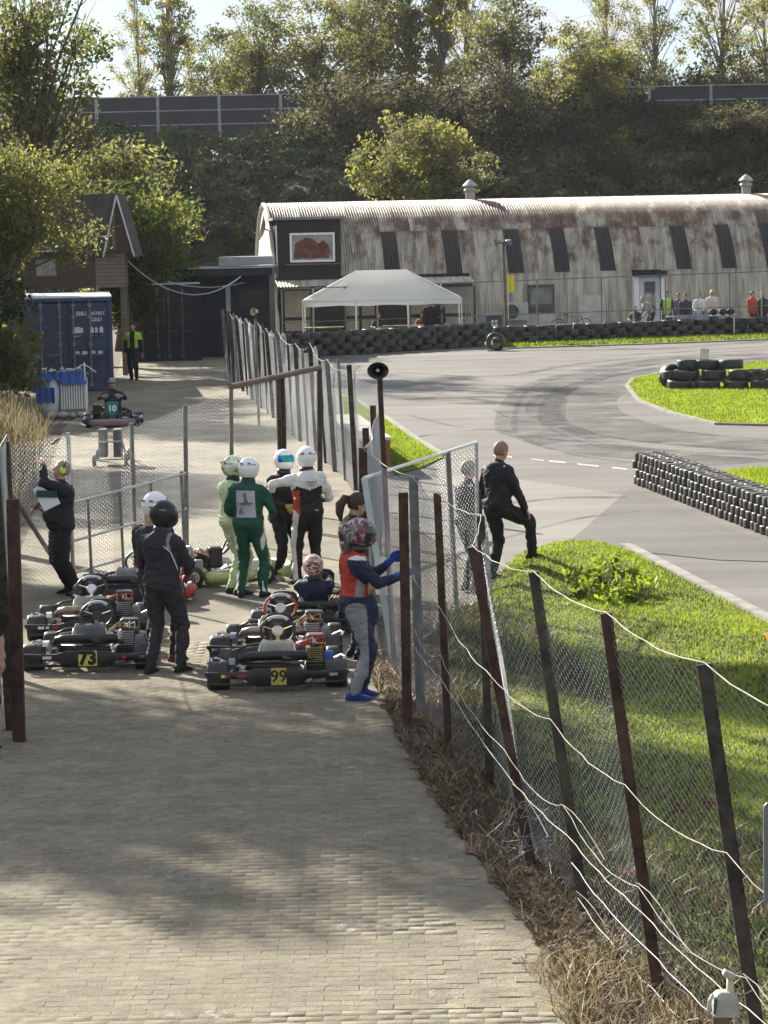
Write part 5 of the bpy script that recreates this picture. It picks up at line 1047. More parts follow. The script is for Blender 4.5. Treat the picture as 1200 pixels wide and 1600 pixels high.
    mb = MB(); mb.tube([(-.30, -.06, .235), (.22, -.07, .215)], .042, 12); mb.build('intake_silencer', BLACK, t, True)
    mb = MB(); mb.box((-.40, .32, .22), (.05, .2, .20), Matrix.Rotation(R(-14), 3, 'X')); mb.build('radiator', DARKMETAL, t)
    mb = MB(); mb.tube([(-.40, .38, .32), (-.30, .46, .36), (.1, .44, .40), (.32, .3, .40)], .014, 6); mb.build('coolant_hose', BLACK, t, True)
    for x in (-1, 1) if pods else ():
        mb = MB(); rg = []
        for (y, w_, h_) in ((.17, .05, .10), (.24, .10, .16), (.55, .115, .17), (.82, .09, .12), (.88, .04, .06)): rg.append([Vector((x * .60 + w_ * math.cos(a), y, .125 + h_ / 2 * math.sin(a))) for a in np.linspace(0, 2 * PI, 13)[:-1]])
        mb.rings(rg); mb.build('side_pod', pods, t, True)
    mb = MB(); rg = []
    for (x, y, h_) in ((-.52, 1.28, .08), (-.46, 1.40, .15), (-.2, 1.52, .17), (.2, 1.52, .17), (.46, 1.40, .15), (.52, 1.28, .08)): rg.append([Vector((x, y + .055 * math.cos(a), .13 + h_ / 2 * math.sin(a))) for a in np.linspace(0, 2 * PI, 11)[:-1]])
    mb.rings(rg); mb.build('nose_cone', nose, t, True)
    mb = MB(); mb.box((0, 1.02, .15), (.24, .17, .2)); mb.build('fuel_tank', tank, t, bevel=.03)
    for x in (-.15, .15): mb = MB(); mb.tube([(x, 1.2, .05), (x, 1.24, .22), (x + .04 * (1 if x < 0 else -1), 1.24, .23)], .008, 6); mb.build('pedal', ALU, t)
    steering(t, (0, .66, .475), R(52), .165, grip, pad, spoke, bright)
    for k in range(4):                                     # ignition and fuel lines looping over the engine
        rk = random.Random(label + str(k)); a_ = Vector((.30 + .05 * k, .10, .40)); b__ = Vector((rk.uniform(-.1, .2), rk.uniform(.3, .6), rk.uniform(.1, .25)))
        mb = MB(); mb.tube([a_, a_ + Vector((0, .03, .07)), a_.lerp(b__, .5) + Vector((0, 0, .10)), b__], .007, 5); mb.build('hose', rk.choice((REDP, BRASS, OLDW, ALU)), t, True)
    mb = MB(); mb.tube([(-.52, -.13, .30), (-.55, -.05, .25), (-.50, .12, .20), (-.36, .2, .20)], .014, 6); mb.build('bumper_stay', CHROME, t, True)
    MB().box((.50, .10, .27), (.09, .12, .15)).build('bottle', BLUEP if number == '99' else GREYP, t, bevel=.02)
    # front number panel
    M = Matrix.Translation((0, 1.18, .42)) @ Matrix.Rotation(R(18), 4, 'X'); mb = MB(); rg = []
    for (z, w_) in ((-.2, .07), (-.14, .11), (0, .145), (.12, .15), (.17, .11)): rg.append([M @ Vector((w_ * u, .03 * (1 - u * u) + dy, z)) for dy, us in ((0, (-1, -.5, 0, .5, 1)), (-.012, (1, .5, 0, -.5, -1))) for u in us])
    mb.rings(rg); fpn = mb.build('front_panel', fplate or nose, t, True)
    if front: text(front, .19, .003, WHITE, fpn, (0, 1.228, .43), (R(72), 0, PI), 'number', .006)
    if accent: mb = MB(); mb.rings([[M @ Vector((x, -.03, z)) for x in (-.16, .17)] + [M @ Vector((x, -.045, z)) for x in (.17, -.16)] for z in (-.16, .16)]); mb.build('cover', accent, t)
    if rear:
        mb = MB(); rg = []
        for (x, h_, y, z, d) in ((-.685, .03, -.235, .19, .03), (-.66, .05, -.25, .185, .04), (-.45, .055, -.262, .175, .045), (-.30, .07, -.27, .17, .05), (-.2, .17, -.285, .155, .06), (.2, .17, -.285, .155, .06), (.30, .07, -.27, .17, .05), (.45, .055, -.262, .175, .045), (.66, .05, -.25, .185, .04), (.685, .03, -.235, .19, .03)):
            rg.append([Vector((x, y + d / 2 * sx, z + h_ / 2 * sz)) for sx, sz in ((-1, -.8), (-.8, -1), (.8, -1), (1, -.8), (1, .8), (.8, 1), (-.8, 1), (-1, .8))])
        mb.rings(rg); rb = mb.build('rear_bumper', BLACK, t); smooth_by_angle(rb, 50)
        mb = MB(); mb.tube([(-.66, -.24, .185), (-.64, -.25, .10), (-.40, -.26, .085), (.40, -.26, .085), (.64, -.25, .10), (.66, -.24, .185)], .014, 8); mb.build('lower_bar', BLACK, rb, True)
        mb = MB(); mb.box((0, -.2, .13), (.5, .03, .05)); mb.build('bumper_mount', STEEL, rb)
        rs = random.Random(label)
        for k in range(5):                                  # worn stickers along the bumper arms
            x = rs.choice((-1, 1)) * rs.uniform(.33, .6); mb = MB(); mb.box((x, -.2855 - .012 * (abs(x) < .4), .172), (rs.uniform(.04, .09), .002, .028)); mb.build('sticker', rs.choice((WHITE, OLDW, REDP, BLUEP, YPL)), rb)
        if number:
            pw_, ph_ = (.145, .165) if number == '99' else (.185, .155); mb = MB(); mb.box((.02, -.3195, .165), (pw_, .006, ph_)); mb.build('number_plate', plate, rb, bevel=.002)
            text(number, .158 if number == '99' else .18, .0025, INK, rb, (.02, -.3255, .163), (PI / 2, 0, 0), 'number', .010 if number != '99' else .002)
    return t
def at_kart(px, py, dy=0): p = G(px, py); return (p.x, p.y + dy, 0)
kart('black go kart with yellow rear plate 73 at the back of the first queue', at_kart(141, 1047), R(-2), number='73', pods=None, engine_top=ALU, bright=OLDW, spoke=GREYP, seat=GREYP, tank=OLDW)
kart('black go kart with pale grip steering wheel in front of kart 73', (at_kart(139, 1001)[0], at_kart(139, 1001)[1] + .12, 0), R(3), number=None, sil=mat('heat_stained_steel', (.30, .25, .20), .35, .3, 9, metal=.8), engine_top=ALU, bright=mat('silver_grip', (.55, .55, .56), .4), spoke=ALU, pad=ALU, tank=OLDW)
kart('go kart with red front panel and silver steering wheel heading the first queue', at_kart(196, 957, .5), R(-8), bright=mat('silver_grip', (.55, .55, .56)), nose=REDP, pods=REDP, accent=REDP, spoke=ALU, tank=BLACK, s=.98)
kart('go kart with lime and white side parts half hidden behind the two drivers', at_kart(282, 922, .7), R(-75), pods=LIME, nose=LIME, tank=OLDW, rim=ALU, rear=False, accent=None)
kart('black go kart with yellow rear plate 99 behind the queue of drivers', at_kart(434, 1076), R(1), number='99', box=mat('dark_red_box', (.10, .03, .028), .5), pods=None, plate=mat('dirty_yellow_plate', (.55, .44, .12), .5, .2, 9), bright=OLDW, spoke=BRASS, pad=CREAMT, seat=CREAMT, tank=CREAMT, engine_top=BRASS, accent=None)
kart('go kart with red rimmed steering wheel between kart 99 and the seated driver', at_kart(432, 1034), R(-3), grip=ORW, sil=mat('heat_stained_steel', (.30, .25, .20)), bright=OLDW, spoke=CREAMT, pad=OLDW, tank=CREAMT, pods=None, engine_top=ALU)
SK = (-.79, 28.88, 0); kart('black go kart with the driver in the brown patterned helmet sitting in it', SK, R(-4), pods=BLACK)
p10 = G(168, 668); kart('go kart with a teal front number panel 10 rolling towards the mesh fence', (p10.x + .05, p10.y + 1.0, 0), PI + R(4), front='10', fplate=TEAL, pods=BLACK, nose=mat('dusty_pink_nose', (.24, .18, .18), .5), group=None)
# ================================================================ people
SKIN = mat('skin', (.46, .29, .21), .55, .1, 20, spec=.35); SKINT = mat('sun_reddened_skin', (.50, .27, .19), .55, .1, 20)
def cloth(name, c, var=.14, rough=.75): return mat(name, c, rough, var, 7, bump=.25, bscale=26)
BLK = cloth('black_cloth', (.016, .016, .019)); CHAR = cloth('charcoal_cloth', (.032, .031, .035)); NAVYC = cloth('navy_cloth', (.022, .026, .055)); REDC = cloth('red_cloth', (.42, .045, .03)); GRYC = cloth('grey_cloth', (.25, .25, .26))
GRN = cloth('bottle_green_cloth', (.012, .075, .045)); PGRN = cloth('pale_lime_cloth', (.50, .58, .34)); WHT = cloth('white_cloth', (.66, .65, .62), .08); HIV = cloth('hi_vis_yellow_cloth', (.36, .56, .05), .1); PUR = cloth('purple_cloth', (.10, .07, .24)); CRM = cloth('cream_cloth', (.55, .50, .44), .1); DBL = cloth('dark_blue_jeans', (.03, .04, .08)); BLUG = cloth('royal_blue_glove', (.02, .07, .32)); BRNB = cloth('brown_boot', (.13, .055, .035)); YELG = cloth('yellow_glove', (.42, .38, .10)); REDG = cloth('red_glove', (.35, .05, .05))
DKH = mat('dark_brown_hair', (.05, .032, .02), .6, .4, 30); BLH = mat('fair_hair', (.45, .34, .19), .6, .3, 30); GYH = mat('grey_hair', (.26, .24, .22), .6, .2, 30); BKH = mat('black_hair', (.015, .013, .012), .6, .3, 30)
HWHITE = mat('white_helmet_shell', (.80, .80, .80), .22, .04, 6, spec=.5); HBLACK = mat('matt_black_helmet_shell', (.02, .021, .02), .4, .2, 8); VISOR = mat('smoked_visor', (.02, .02, .025), .08, .2, 3, spec=.8)
def patterned(name, cols, scale):
    m = bpy.data.materials.new(name); m.use_nodes = True; t = m.node_tree; p = t.nodes['Principled BSDF']; tcx = N(t, 'ShaderNodeTexCoord'); n = N(t, 'ShaderNodeTexNoise', Scale=scale, Detail=2.0, Distortion=1.2); t.links.new(tcx.outputs['Object'], n.inputs['Vector'])
    r = N(t, 'ShaderNodeValToRGB'); r.color_ramp.interpolation = 'CONSTANT'; e = r.color_ramp.elements
    while len(e) < len(cols): e.new(.5)
    for i, c in enumerate(cols): e[i].position = 0 if i == 0 else .33 + .34 * i / len(cols); e[i].color = (*c, 1)
    t.links.new(n.outputs[0], r.inputs[0]); t.links.new(r.outputs[0], p.inputs['Base Color']); p.inputs['Roughness'].default_value = .25; MATS[name] = m; return m
HBROWN = patterned('brown_white_striped_shell', [(.34, .08, .05), (.74, .66, .58), (.26, .07, .045), (.70, .58, .50), (.14, .045, .04)], 7)
HGRAF = patterned('graffiti_shell', [(.03, .03, .03), (.05, .06, .05), (.42, .05, .10), (.06, .06, .06), (.42, .42, .40), (.10, .14, .12)], 11)
m_ = patterned('iridescent_visor', [(.02, .30, .22), (.01, .40, .45), (.02, .12, .50), (.10, .05, .35)], 5); m_.node_tree.nodes['Principled BSDF'].inputs['Metallic'].default_value = .7
def ik(a, c, l1, l2, pole):
    d = c - a; L_ = min(d.length, (l1 + l2) * .999); d = d.normalized(); c = a + d * L_
    x = (l1 * l1 - l2 * l2 + L_ * L_) / (2 * L_); h = math.sqrt(max(l1 * l1 - x * x, 0)); p = Vector(pole); p = p - d * p.dot(d); p = p.normalized() if p.length > 1e-5 else Vector((0, 1, 0))
    return a + d * x + p * h, c
def cone(mb, a, b, r0, r1, n=12, bulge=0):
    d = b - a; Q = []; rr = []
    for u, k in ((-.0, 0), (.0, .6), (.0, 1)): pass
    dn = d.normalized(); pts = [a - dn * r0 * .85, a - dn * r0 * .5, a] + [a + d * u for u in (.25, .5, .75)] + [b, b + dn * r1 * .5, b + dn * r1 * .85]
    rs = [r0 * .4, r0 * .85, r0] + [r0 + (r1 - r0) * u + bulge * math.sin(PI * u) for u in (.25, .5, .75)] + [r1, r1 * .85, r1 * .4]
    mb.tube(pts, rs, n)
def hand_geo(mb, w_, d, nrm, side, curl, sc=1.0, fat=1.0):
    d = d.normalized(); nrm = (nrm - d * nrm.dot(d)).normalized(); s = d.cross(nrm) * side; S_ = sc
    rg = []
    for u, wd, th in ((-.012, .024, .020), (.01, .031, .019), (.045, .040, .0165), (.078, .041, .013), (.09, .036, .010)):
        c = w_ + d * u * S_; rg.append([c + s * (wd * S_ * fat * math.cos(a)) + nrm * (th * S_ * fat * math.sin(a)) for a in np.linspace(0, 2 * PI, 13)[:-1]])
    mb.rings(rg)
    for k, (o, l) in enumerate(((.030, .072), (.0105, .080), (-.0105, .075), (-.030, .060))):
        p = w_ + d * .078 * S_ + s * o * S_; dd = d.copy(); pts = [p - d * .02 * S_, p]
        for j in range(3):
            a = curl * (.55 + .25 * j) * (1 + .08 * k); dd = (dd * math.cos(a) - nrm * math.sin(a)).normalized(); nrm2 = (nrm + dd * 0); p = p + dd * l * S_ * (.42, .32, .26)[j]; pts.append(p)
        mb.tube(pts, [.0095 * S_ * fat, .0095 * S_ * fat, .009 * S_ * fat, .008 * S_ * fat, .0055 * S_ * fat], 7)
    p = w_ + d * .022 * S_ + s * .026 * S_; pts = [p]; dd = (d * .7 + s * .75 - nrm * .25).normalized()
    for l in (.032, .028, .022): p = p + dd * l * S_; pts.append(p); dd = (dd + d * .35 - nrm * .3 * curl).normalized()
    mb.tube(pts, [.014 * S_ * fat, .0125 * S_ * fat, .0105 * S_ * fat, .0065 * S_ * fat], 7)
def person(label, loc, rz, H=1.75, pel=(0, 0, .93), lean=0, side=0, twist=0, hands=((-.25, .08, .82), (.25, .08, .82)), elb=((-.6, -1, 0), (.6, -1, 0)), feet=((-.11, .02, 0), (.11, .02, 0)), knee=((-.1, 1, 0), (.1, 1, 0)), toe=(-8, 8),
           head=(0, 0), build=1.03, fit=1.24, out=None, fn=None, vox=.015, helmet=None, hair=None, glove=None, curl=.5, group=None, belly=0, extra=None, hnorm=None, facehair=False):
    Pv = Vector(pel); RT = Matrix.Rotation(R(-twist), 3, 'Z') @ Matrix.Rotation(R(-lean), 3, 'X') @ Matrix.Rotation(R(side), 3, 'Y'); f = fit; b_ = build
    T = lambda x, y, z: Pv + RT @ Vector((x, y, z)); mb = MB(); bones = []
    prof = [(-.115, .055, .05, 0), (-.10, .10, .085, 0), (-.05, .160, .112, -.008), (.03, .168, .118, -.012), (.12, .152, .108, .0), (.22, .150, .110, .008), (.32, .168, .120, .008), (.40, .178, .118, 0), (.45, .172, .105, -.006), (.49, .145, .088, -.008), (.525, .10, .075, -.006), (.55, .068, .066, 0)]
    rg = []
    for (z, w_, d, yo) in prof:
        k = b_ * (f * .97 if z < .5 else 1.04); bl = belly * math.exp(-((z - .12) / .13) ** 2)
        rg.append([T(w_ * k * math.copysign(abs(math.cos(a)) ** .85, math.cos(a)), yo + (d * k + bl * (math.sin(a) > 0)) * math.copysign(abs(math.sin(a)) ** .85, math.sin(a)), z) for a in np.linspace(0, 2 * PI, 21)[:-1]])
    mb.rings(rg); bones.append((T(0, 0, -.02), T(0, 0, .46), .13, 'torso'))
    HR = RT @ Matrix.Rotation(R(lean * .8), 3, 'X') @ Matrix.Rotation(R(-head[1]), 3, 'Z') @ Matrix.Rotation(R(-head[0]), 3, 'X'); nb0 = T(0, -.005, .50); nb1 = T(0, .012, .578) ; hc = nb1 + HR @ Vector((0, .022, .105))
    cone(mb, nb0, nb1 + Vector((0, 0, .02)), .062, .054); bones.append((nb0 + Vector((0, 0, .045)), nb1, .045, 'skin'))
    hp = lambda x, y, z: hc + HR @ Vector((x, y, z)); M3 = HR
    mb.ell(hc + HR @ Vector((0, -.008, .02)), (.076, .095, .098), 18, 12, M3); mb.ell(hp(0, .022, -.045), (.060, .066, .072), 14, 10, M3); mb.ell(hp(0, .035, -.085), (.035, .045, .03), 10, 8, M3)
    mb.ell(hp(0, .096, -.022), (.014, .020, .026), 8, 6, M3); mb.ell(hp(0, .078, .025), (.05, .02, .014), 10, 6, M3)
    for s in (-1, 1): mb.ell(hp(s * .078, -.005, -.01), (.012, .022, .034), 8, 6, M3)
    bones.append((hp(0, 0, -.05), hp(0, -.01, .06), .09, 'skin'))
    hand_info = []
    for i, s in enumerate((-1, 1)):
        sh = T(s * .178 * b_, -.005, .432); E_, W_ = ik(sh, Vector(hands[i]), .285, .255, elb[i]); k = f * b_
        mb.ell(T(s * .160 * b_, -.005, .428), (.078 * k, .070 * k, .070 * k), 12, 8); cone(mb, sh, E_, .060 * k, .046 * k, 12, .004); cone(mb, E_, W_, .046 * k, .032 * k, 12, .004)
        bones += [(sh, E_, .055, 'uparm'), (E_, W_, .04, 'forearm')]; hand_info.append((W_, (W_ - E_).normalized(), s))
        hj = T(s * .088 * b_, 0, -.045); K_, An = ik(hj, Vector(feet[i]) + Vector((0, 0, .085)), .435, .415, knee[i]); kk = f * (.5 + .5 * b_)
        cone(mb, hj, K_, .088 * kk, .062 * kk, 14, .004); cone(mb, K_, An, .060 * kk, .044 * kk, 12, .006); bones += [(hj, K_, .075, 'thigh'), (K_, An + Vector((0, 0, .03)), .05, 'shin')]
        ft = Vector(feet[i]); ty = R(-toe[i]); fd = Vector((-math.sin(ty), math.cos(ty), 0)); fs_ = Vector((fd.y, -fd.x, 0)); rg = []
        for (y, w_, h_) in ((-.085, .028, .05), (-.07, .038, .085), (-.02, .041, .10), (.05, .043, .085), (.11, .048, .06), (.16, .045, .045), (.185, .028, .03)):
            rg.append([ft + fd * y + fs_ * (w_ * math.cos(a)) + Vector((0, 0, h_ * .5 + h_ * .5 * math.copysign(abs(math.sin(a)) ** .6, math.sin(a)) + .0)) for a in np.linspace(0, 2 * PI, 13)[:-1]])
        mb.rings(rg); bones.append((ft + fd * -.05 + Vector((0, 0, .035)), ft + fd * .13 + Vector((0, 0, .03)), .045, 'shoe'))
    tmp = mb.build('tmp', BLK); md = tmp.modifiers.new('r', 'REMESH'); md.mode = 'VOXEL'; md.voxel_size = vox; md2 = tmp.modifiers.new('s', 'SMOOTH'); md2.iterations = 3 if vox < .02 else 2; md2.factor = .5
    me = bpy.data.meshes.new_from_object(tmp.evaluated_get(bpy.context.evaluated_depsgraph_get())); bpy.data.objects.remove(tmp); me.name = 'person'
    nv = len(me.vertices); co = np.empty(nv * 3, np.float32); me.vertices.foreach_get('co', co); co = co.reshape(-1, 3).astype(float)
    def near(pts):
        best = np.full(len(pts), 9e9); idx = np.zeros(len(pts), int)
        for bi, (a, c, r, tg) in enumerate(bones):
            a = np.array(a); d = np.array(c) - a; t = np.clip(((pts - a) @ d) / (d @ d + 1e-12), 0, 1); ds = np.linalg.norm(pts - a - t[:, None] * d, axis=1) - r
            k = ds < best; best[k] = ds[k]; idx[k] = bi
        return idx
    ni = near(co); tags = np.array([b[3] for b in bones]); no = np.empty(nv * 3, np.float32); me.vertices.foreach_get('normal', no); no = no.reshape(-1, 3)
    if vox < .02:
        sd_ = loc[0] * 3.1
        for v in range(nv):
            if tags[ni[v]] in ('skin', 'shoe'): continue
            c = co[v]; q = Vector((c[0] * 7 + sd_, c[1] * 7, c[2] * 10)); co[v] += no[v] * (.017 * mnoise.noise(q) - .019 * abs(mnoise.noise(q * 1.9 + Vector((4, 1, 2)))))
        me.vertices.foreach_set('co', co.astype(np.float32).ravel())
    npoly = len(me.polygons); ce = np.empty(npoly * 3, np.float32); me.polygons.foreach_get('center', ce); ce = ce.reshape(-1, 3).astype(float); ni = near(ce)
    o_ = dict(torso=BLK, uparm=None, forearm=None, thigh=None, shin=None, shoe=BLK, skin=SKIN); o_.update(out or {})
    for k, alt in (('uparm', 'torso'), ('thigh', 'torso')): o_[k] = o_[k] or o_[alt]
    o_['forearm'] = o_['forearm'] or o_['uparm']; o_['shin'] = o_['shin'] or o_['thigh']
    ml = []; mi = np.zeros(npoly, np.int32); rel = (ce - np.array(Pv)) @ np.array(RT)
    def mid(m):
        if m not in ml: ml.append(m)
        return ml.index(m)
    for k in range(npoly):
        tg = tags[ni[k]]; m = fn(tg, rel[k], ce[k]) if fn else None; mi[k] = mid(m or o_[tg])
    if not glove:
        hm = MB()
        for i, (W_, d, s) in enumerate(hand_info): hand_geo(hm, W_, d, Vector(hnorm[i]) if hnorm else Vector((s * 1.0, 0, .25)), s, curl)
        bm = bmesh.new(); bm.from_mesh(me); bv = [bm.verts.new(v) for v in hm.v]; sk = mid(o_['skin'])
        nf = []
        for fc in hm.f:
            try: q = bm.faces.new([bv[j] for j in fc]); nf.append(q)
            except ValueError: pass
        n0 = npoly; bm.to_mesh(me); bm.free(); mi = np.concatenate([mi, np.full(len(me.polygons) - npoly, sk, np.int32)])
    me.materials.clear()
    for m in ml: me.materials.append(m)
    me.polygons.foreach_set('material_index', mi); me.polygons.foreach_set('use_smooth', np.ones(len(me.polygons), bool)); me.update()
    body = bpy.data.objects.new('person', me); COL.objects.link(body); tag(body, label, 'person', group); body.location = loc; body.rotation_euler = (0, 0, rz); sc = H / 1.75; body.scale = (sc,) * 3
    if glove:
        for i, (W_, d, s) in enumerate(hand_info): hm = MB(); hand_geo(hm, W_, d, Vector(hnorm[i]) if hnorm else Vector((s * 1.0, 0, .25)), s, curl, 1.08, 1.2); cone(hm, W_ - d * .06, W_ + d * .01, .043, .036); hm.build('glove', glove, body, True)
    if helmet:
        shell, vis = helmet; rg = []
        def hsh(th, az, k=1.0):
            x, y, z = .132 * math.cos(th) * math.sin(az), .158 * math.cos(th) * math.cos(az), .150 * math.sin(th)
            if th < .15: fr = max(0, math.cos(az)) ** 2; y += .035 * fr * min(1, (.15 - th) / .6); x *= 1 - .10 * (.15 - th)
            if y < 0: y *= 1.0 - .12 * max(0, -math.sin(th))
            return hp(x * k, y * k - .005, z * k + .02)
        for th in np.linspace(PI / 2 - .02, -.92, 15): rg.append([hsh(th, az) for az in np.linspace(0, 2 * PI, 29)[:-1]])
        rg.append([hsh(-.95, az, .93) for az in np.linspace(0, 2 * PI, 29)[:-1]]); rg.append([hsh(-.6, az, .80) for az in np.linspace(0, 2 * PI, 29)[:-1]])
        m = MB(); m.rings(rg[::-1]); hl = m.build('helmet', shell, body, True)
        for s in (-1, 1): MB().box(hp(s * .05, -.146, .085), (.035, .02, .012), HR).build('vent', BLACK, hl)
        m = MB(); m.rings([[hsh(.35 + .02 * math.sin(az), az, k) for az in np.linspace(2.0, 4.28, 15)] + [hsh(.27, az, k) for az in np.linspace(4.28, 2.0, 15)] for k in (1.0, 1.006)], caps=True); m.build('stripe', GREYP if shell is HBLACK else mat('helmet_stripe', (.10, .10, .12), .3), hl)
        m = MB(); m.rings([[hsh(th, az, k) for az in np.linspace(-1.3, 1.3, 15)] for th, k in ((.52, 1.0), (.48, 1.018), (.30, 1.022), (.08, 1.022), (-.08, 1.02), (-.12, 1.0))], closed=False, caps=False); m.build('visor', vis, hl, True)
        m = MB(); m.rings([[hsh(th, az, k) for az in np.linspace(0, 2 * PI, 29)[:-1]] for th, k in ((-.86, 1.004), (-.93, 1.02), (-.99, 1.004))], caps=False); m.build('edge_trim', BLACK, hl, True)
        m = MB(); m.rings([[hp(.085 * math.sin(a) * k, .085 * math.cos(a) * k - .012, z) for a in np.linspace(0, 2 * PI, 19)[:-1]] for z, k in ((-.175, .8), (-.165, 1.05), (-.13, 1.1), (-.095, .95))]); m.build('neck_roll', BLACK, body, True)
    else:
        m = MB()
        for s in (-1, 1): m.ell(hp(s * .03, .082, .008), (.012, .008, .007), 8, 5, M3)
        m.build('eyes', mat('eye_dark', (.03, .025, .02), .3), body)
        m = MB(); m.ell(hp(0, .086, -.062), (.024, .008, .006), 8, 5, M3); m.build('mouth', mat('lips', (.30, .12, .10), .5), body)
    if hair:
        hm_, kind = hair; m = MB()
        rg = []
        for th in np.linspace(PI / 2 - .02, -.75, 12):
            row = []
            for az in np.linspace(0, 2 * PI, 25)[:-1]:
                fr = max(0, math.cos(az)); lim = -.75 + 1.25 * fr ** .6; t2 = max(th, lim); k = 1.09 + .035 * mnoise.noise(Vector((math.sin(az) * 3, math.cos(az) * 3, th * 4 + loc[0]))); row.append(hp(.078 * k * math.cos(t2) * math.sin(az), .098 * k * math.cos(t2) * math.cos(az) - .010, .101 * k * math.sin(t2) + .02))
            rg.append(row)
        rg.append([hp(*( (HR.transposed() @ (v - hc)) * .86)) for v in rg[-1]]); m.rings(rg[::-1])
        h_ = m.build('hair', hm_, body, True)
        if kind == 'tail':
            m = MB(); m.tube([hp(0, -.09, .05), hp(0, -.15, .04), hp(0, -.19, -.03), hp(0, -.18, -.12), hp(.01, -.15, -.2)], [.03, .05, .052, .04, .012], 10); m.build('ponytail', hm_, h_, True)
        if kind == 'long':
            m = MB(); m.rings([[hp(w_ * math.sin(a), -.06 - d * math.cos(a), z) for a in np.linspace(-1.7, 1.7, 9)] + [hp(w_ * .8 * math.sin(a), -.04 - d * .5 * math.cos(a), z) for a in np.linspace(1.7, -1.7, 9)] for z, w_, d in ((.05, .085, .06), (-.08, .09, .07), (-.2, .10, .08), (-.32, .085, .085), (-.40, .05, .08))]); m.build('long_hair', hm_, h_, True)
    return body, hp, T
def spot(px, py, Y=None): p = G(px, py) if Y is None else A(px, py, Y); return (p.x, p.y, 0)
# --- the queue of drivers
def red_fn(tg, q, p):
    if tg == 'torso':
        if q[2] < .10: return NAVYC
        if abs(q[0]) > .15 and -.02 < q[1] < .07 and q[2] < .27: return GRYC
        return REDC
    if tg in ('thigh', 'shin') and abs(p[0]) > .125 and p[1] < .1: return GRYC
    if tg == 'uparm' and q[2] > .46: return WHT
b, hp, T = person('driver in red and navy race suit and patterned helmet reaching for the fence', spot(556, 1093), R(-78), 1.68, lean=3, hands=((-.10, .40, 1.34), (.16, .43, 1.22)), elb=((-.5, -.3, -1), (.5, -.3, -1)), feet=((-.10, .08, 0), (.10, -.04, 0)), head=(4, 0), fit=1.32, build=.98,
        out=dict(torso=REDC, uparm=NAVYC, thigh=NAVYC, shoe=cloth('royal_blue_boot', (.02, .05, .22))), fn=red_fn, helmet=(HGRAF, VISOR), glove=BLUG, curl=.35, vox=.012)
m = MB(); m.rings([[hp(w_ * math.sin(a), -.10 - d * math.cos(a), z) for a in np.linspace(-1.5, 1.5, 9)] + [hp(w_ * .8 * math.sin(a), -.08 - d * .5 * math.cos(a), z) for a in np.linspace(1.5, -1.5, 9)] for z, w_, d in ((-.08, .05, .03), (-.2, .075, .05), (-.30, .07, .05), (-.36, .04, .04))]); m.build('hair', DKH, b, True)
person('brown haired person standing behind the red suited driver at the fence', spot(551, 790, 27.2), R(-70), 1.72, out=dict(torso=CHAR, thigh=DBL), hair=(DKH, 'tail'), head=(12, 0))
def bib_fn(tg, q, p):
    if tg == 'torso' and q[1] < 0 and abs(q[0]) < .125 and .10 < q[2] < .44: return BIB
    if tg in ('thigh', 'shin') and abs(p[0]) > .15 and abs(p[1]) < .03: return WHT
BIB = mat('pale_grey_bib', (.42, .41, .42), .7, .18, 6, bump=.2)
b, hp, T = person('driver in bottle green suit with pale bib and white helmet seen from behind', spot(392, 934), R(-14), 1.66, hands=((-.20, .22, .98), (.22, .27, 1.02)), feet=((-.13, .0, 0), (.15, .06, 0)), out=dict(torso=GRN), fn=bib_fn, helmet=(HWHITE, VISOR), glove=BLK, vox=.013, head=(6, 0))
m = MB()                                                     # grey wing emblem and dark line printed on the bib
for pts in ([(-.03, .40), (.01, .43), (.025, .33), (.06, .25), (.02, .27), (-.05, .26), (-.01, .31)], [(-.10, .285), (.10, .29), (.10, .275), (-.10, .27)], [(-.08, .2), (-.04, .23), (-.05, .15), (-.09, .14)]): m.add([T(x, -.146 + .004, z) for x, z in pts], [tuple(range(len(pts)))])
m.build('bib_emblem', mat('bib_print_grey', (.17, .17, .19), .7), b)
person('driver in pale lime suit standing close beside the green suited driver', spot(366, 929), R(-58), 1.66, hands=((-.15, .26, 1.0), (.17, .2, 1.0)), out=dict(torso=PGRN, shoe=CHAR), helmet=(patterned('pale_lime_shell', [(.55, .62, .35), (.75, .78, .6), (.3, .38, .2)], 8), VISOR), vox=.014, glove=BLK)
person('black suited driver in white helmet with iridescent visor facing the others', spot(446, 906), R(-142), 1.62, hands=((-.10, .25, 1.0), (.12, .25, 1.02)), out=dict(torso=BLK, shoe=GRYC), fn=lambda tg, q, p: CHAR if tg == 'torso' and q[2] < .06 else None, helmet=(HWHITE, MATS['iridescent_visor']), glove=YELG, vox=.013, feet=((-.12, .03, 0), (.12, -.02, 0)))
def wb_fn(tg, q, p):
    if tg == 'torso':
        if q[2] > .30 + .05 * abs(q[0]) / .15: return WHT
        if q[0] < -.13 and q[2] < .3: return REDC
    if tg in ('uparm', 'forearm'): return WHT if (q[0] < 0 or tg == 'uparm') else BLK
    if tg in ('thigh', 'shin') and p[0] < -.15: return WHT
b, hp, T = person('driver in black suit with white shoulders and sleeve and plain white helmet', spot(484, 914), R(16), 1.69, hands=((-.42, .22, 1.18), (.16, .26, 1.05)), elb=((-1, -.4, .15), (.8, -.6, -.4)), feet=((-.14, .05, 0), (.12, 0, 0)), out=dict(torso=BLK), fn=wb_fn, helmet=(HWHITE, VISOR), glove=BLK, vox=.013, head=(2, 15))
m = MB(); 
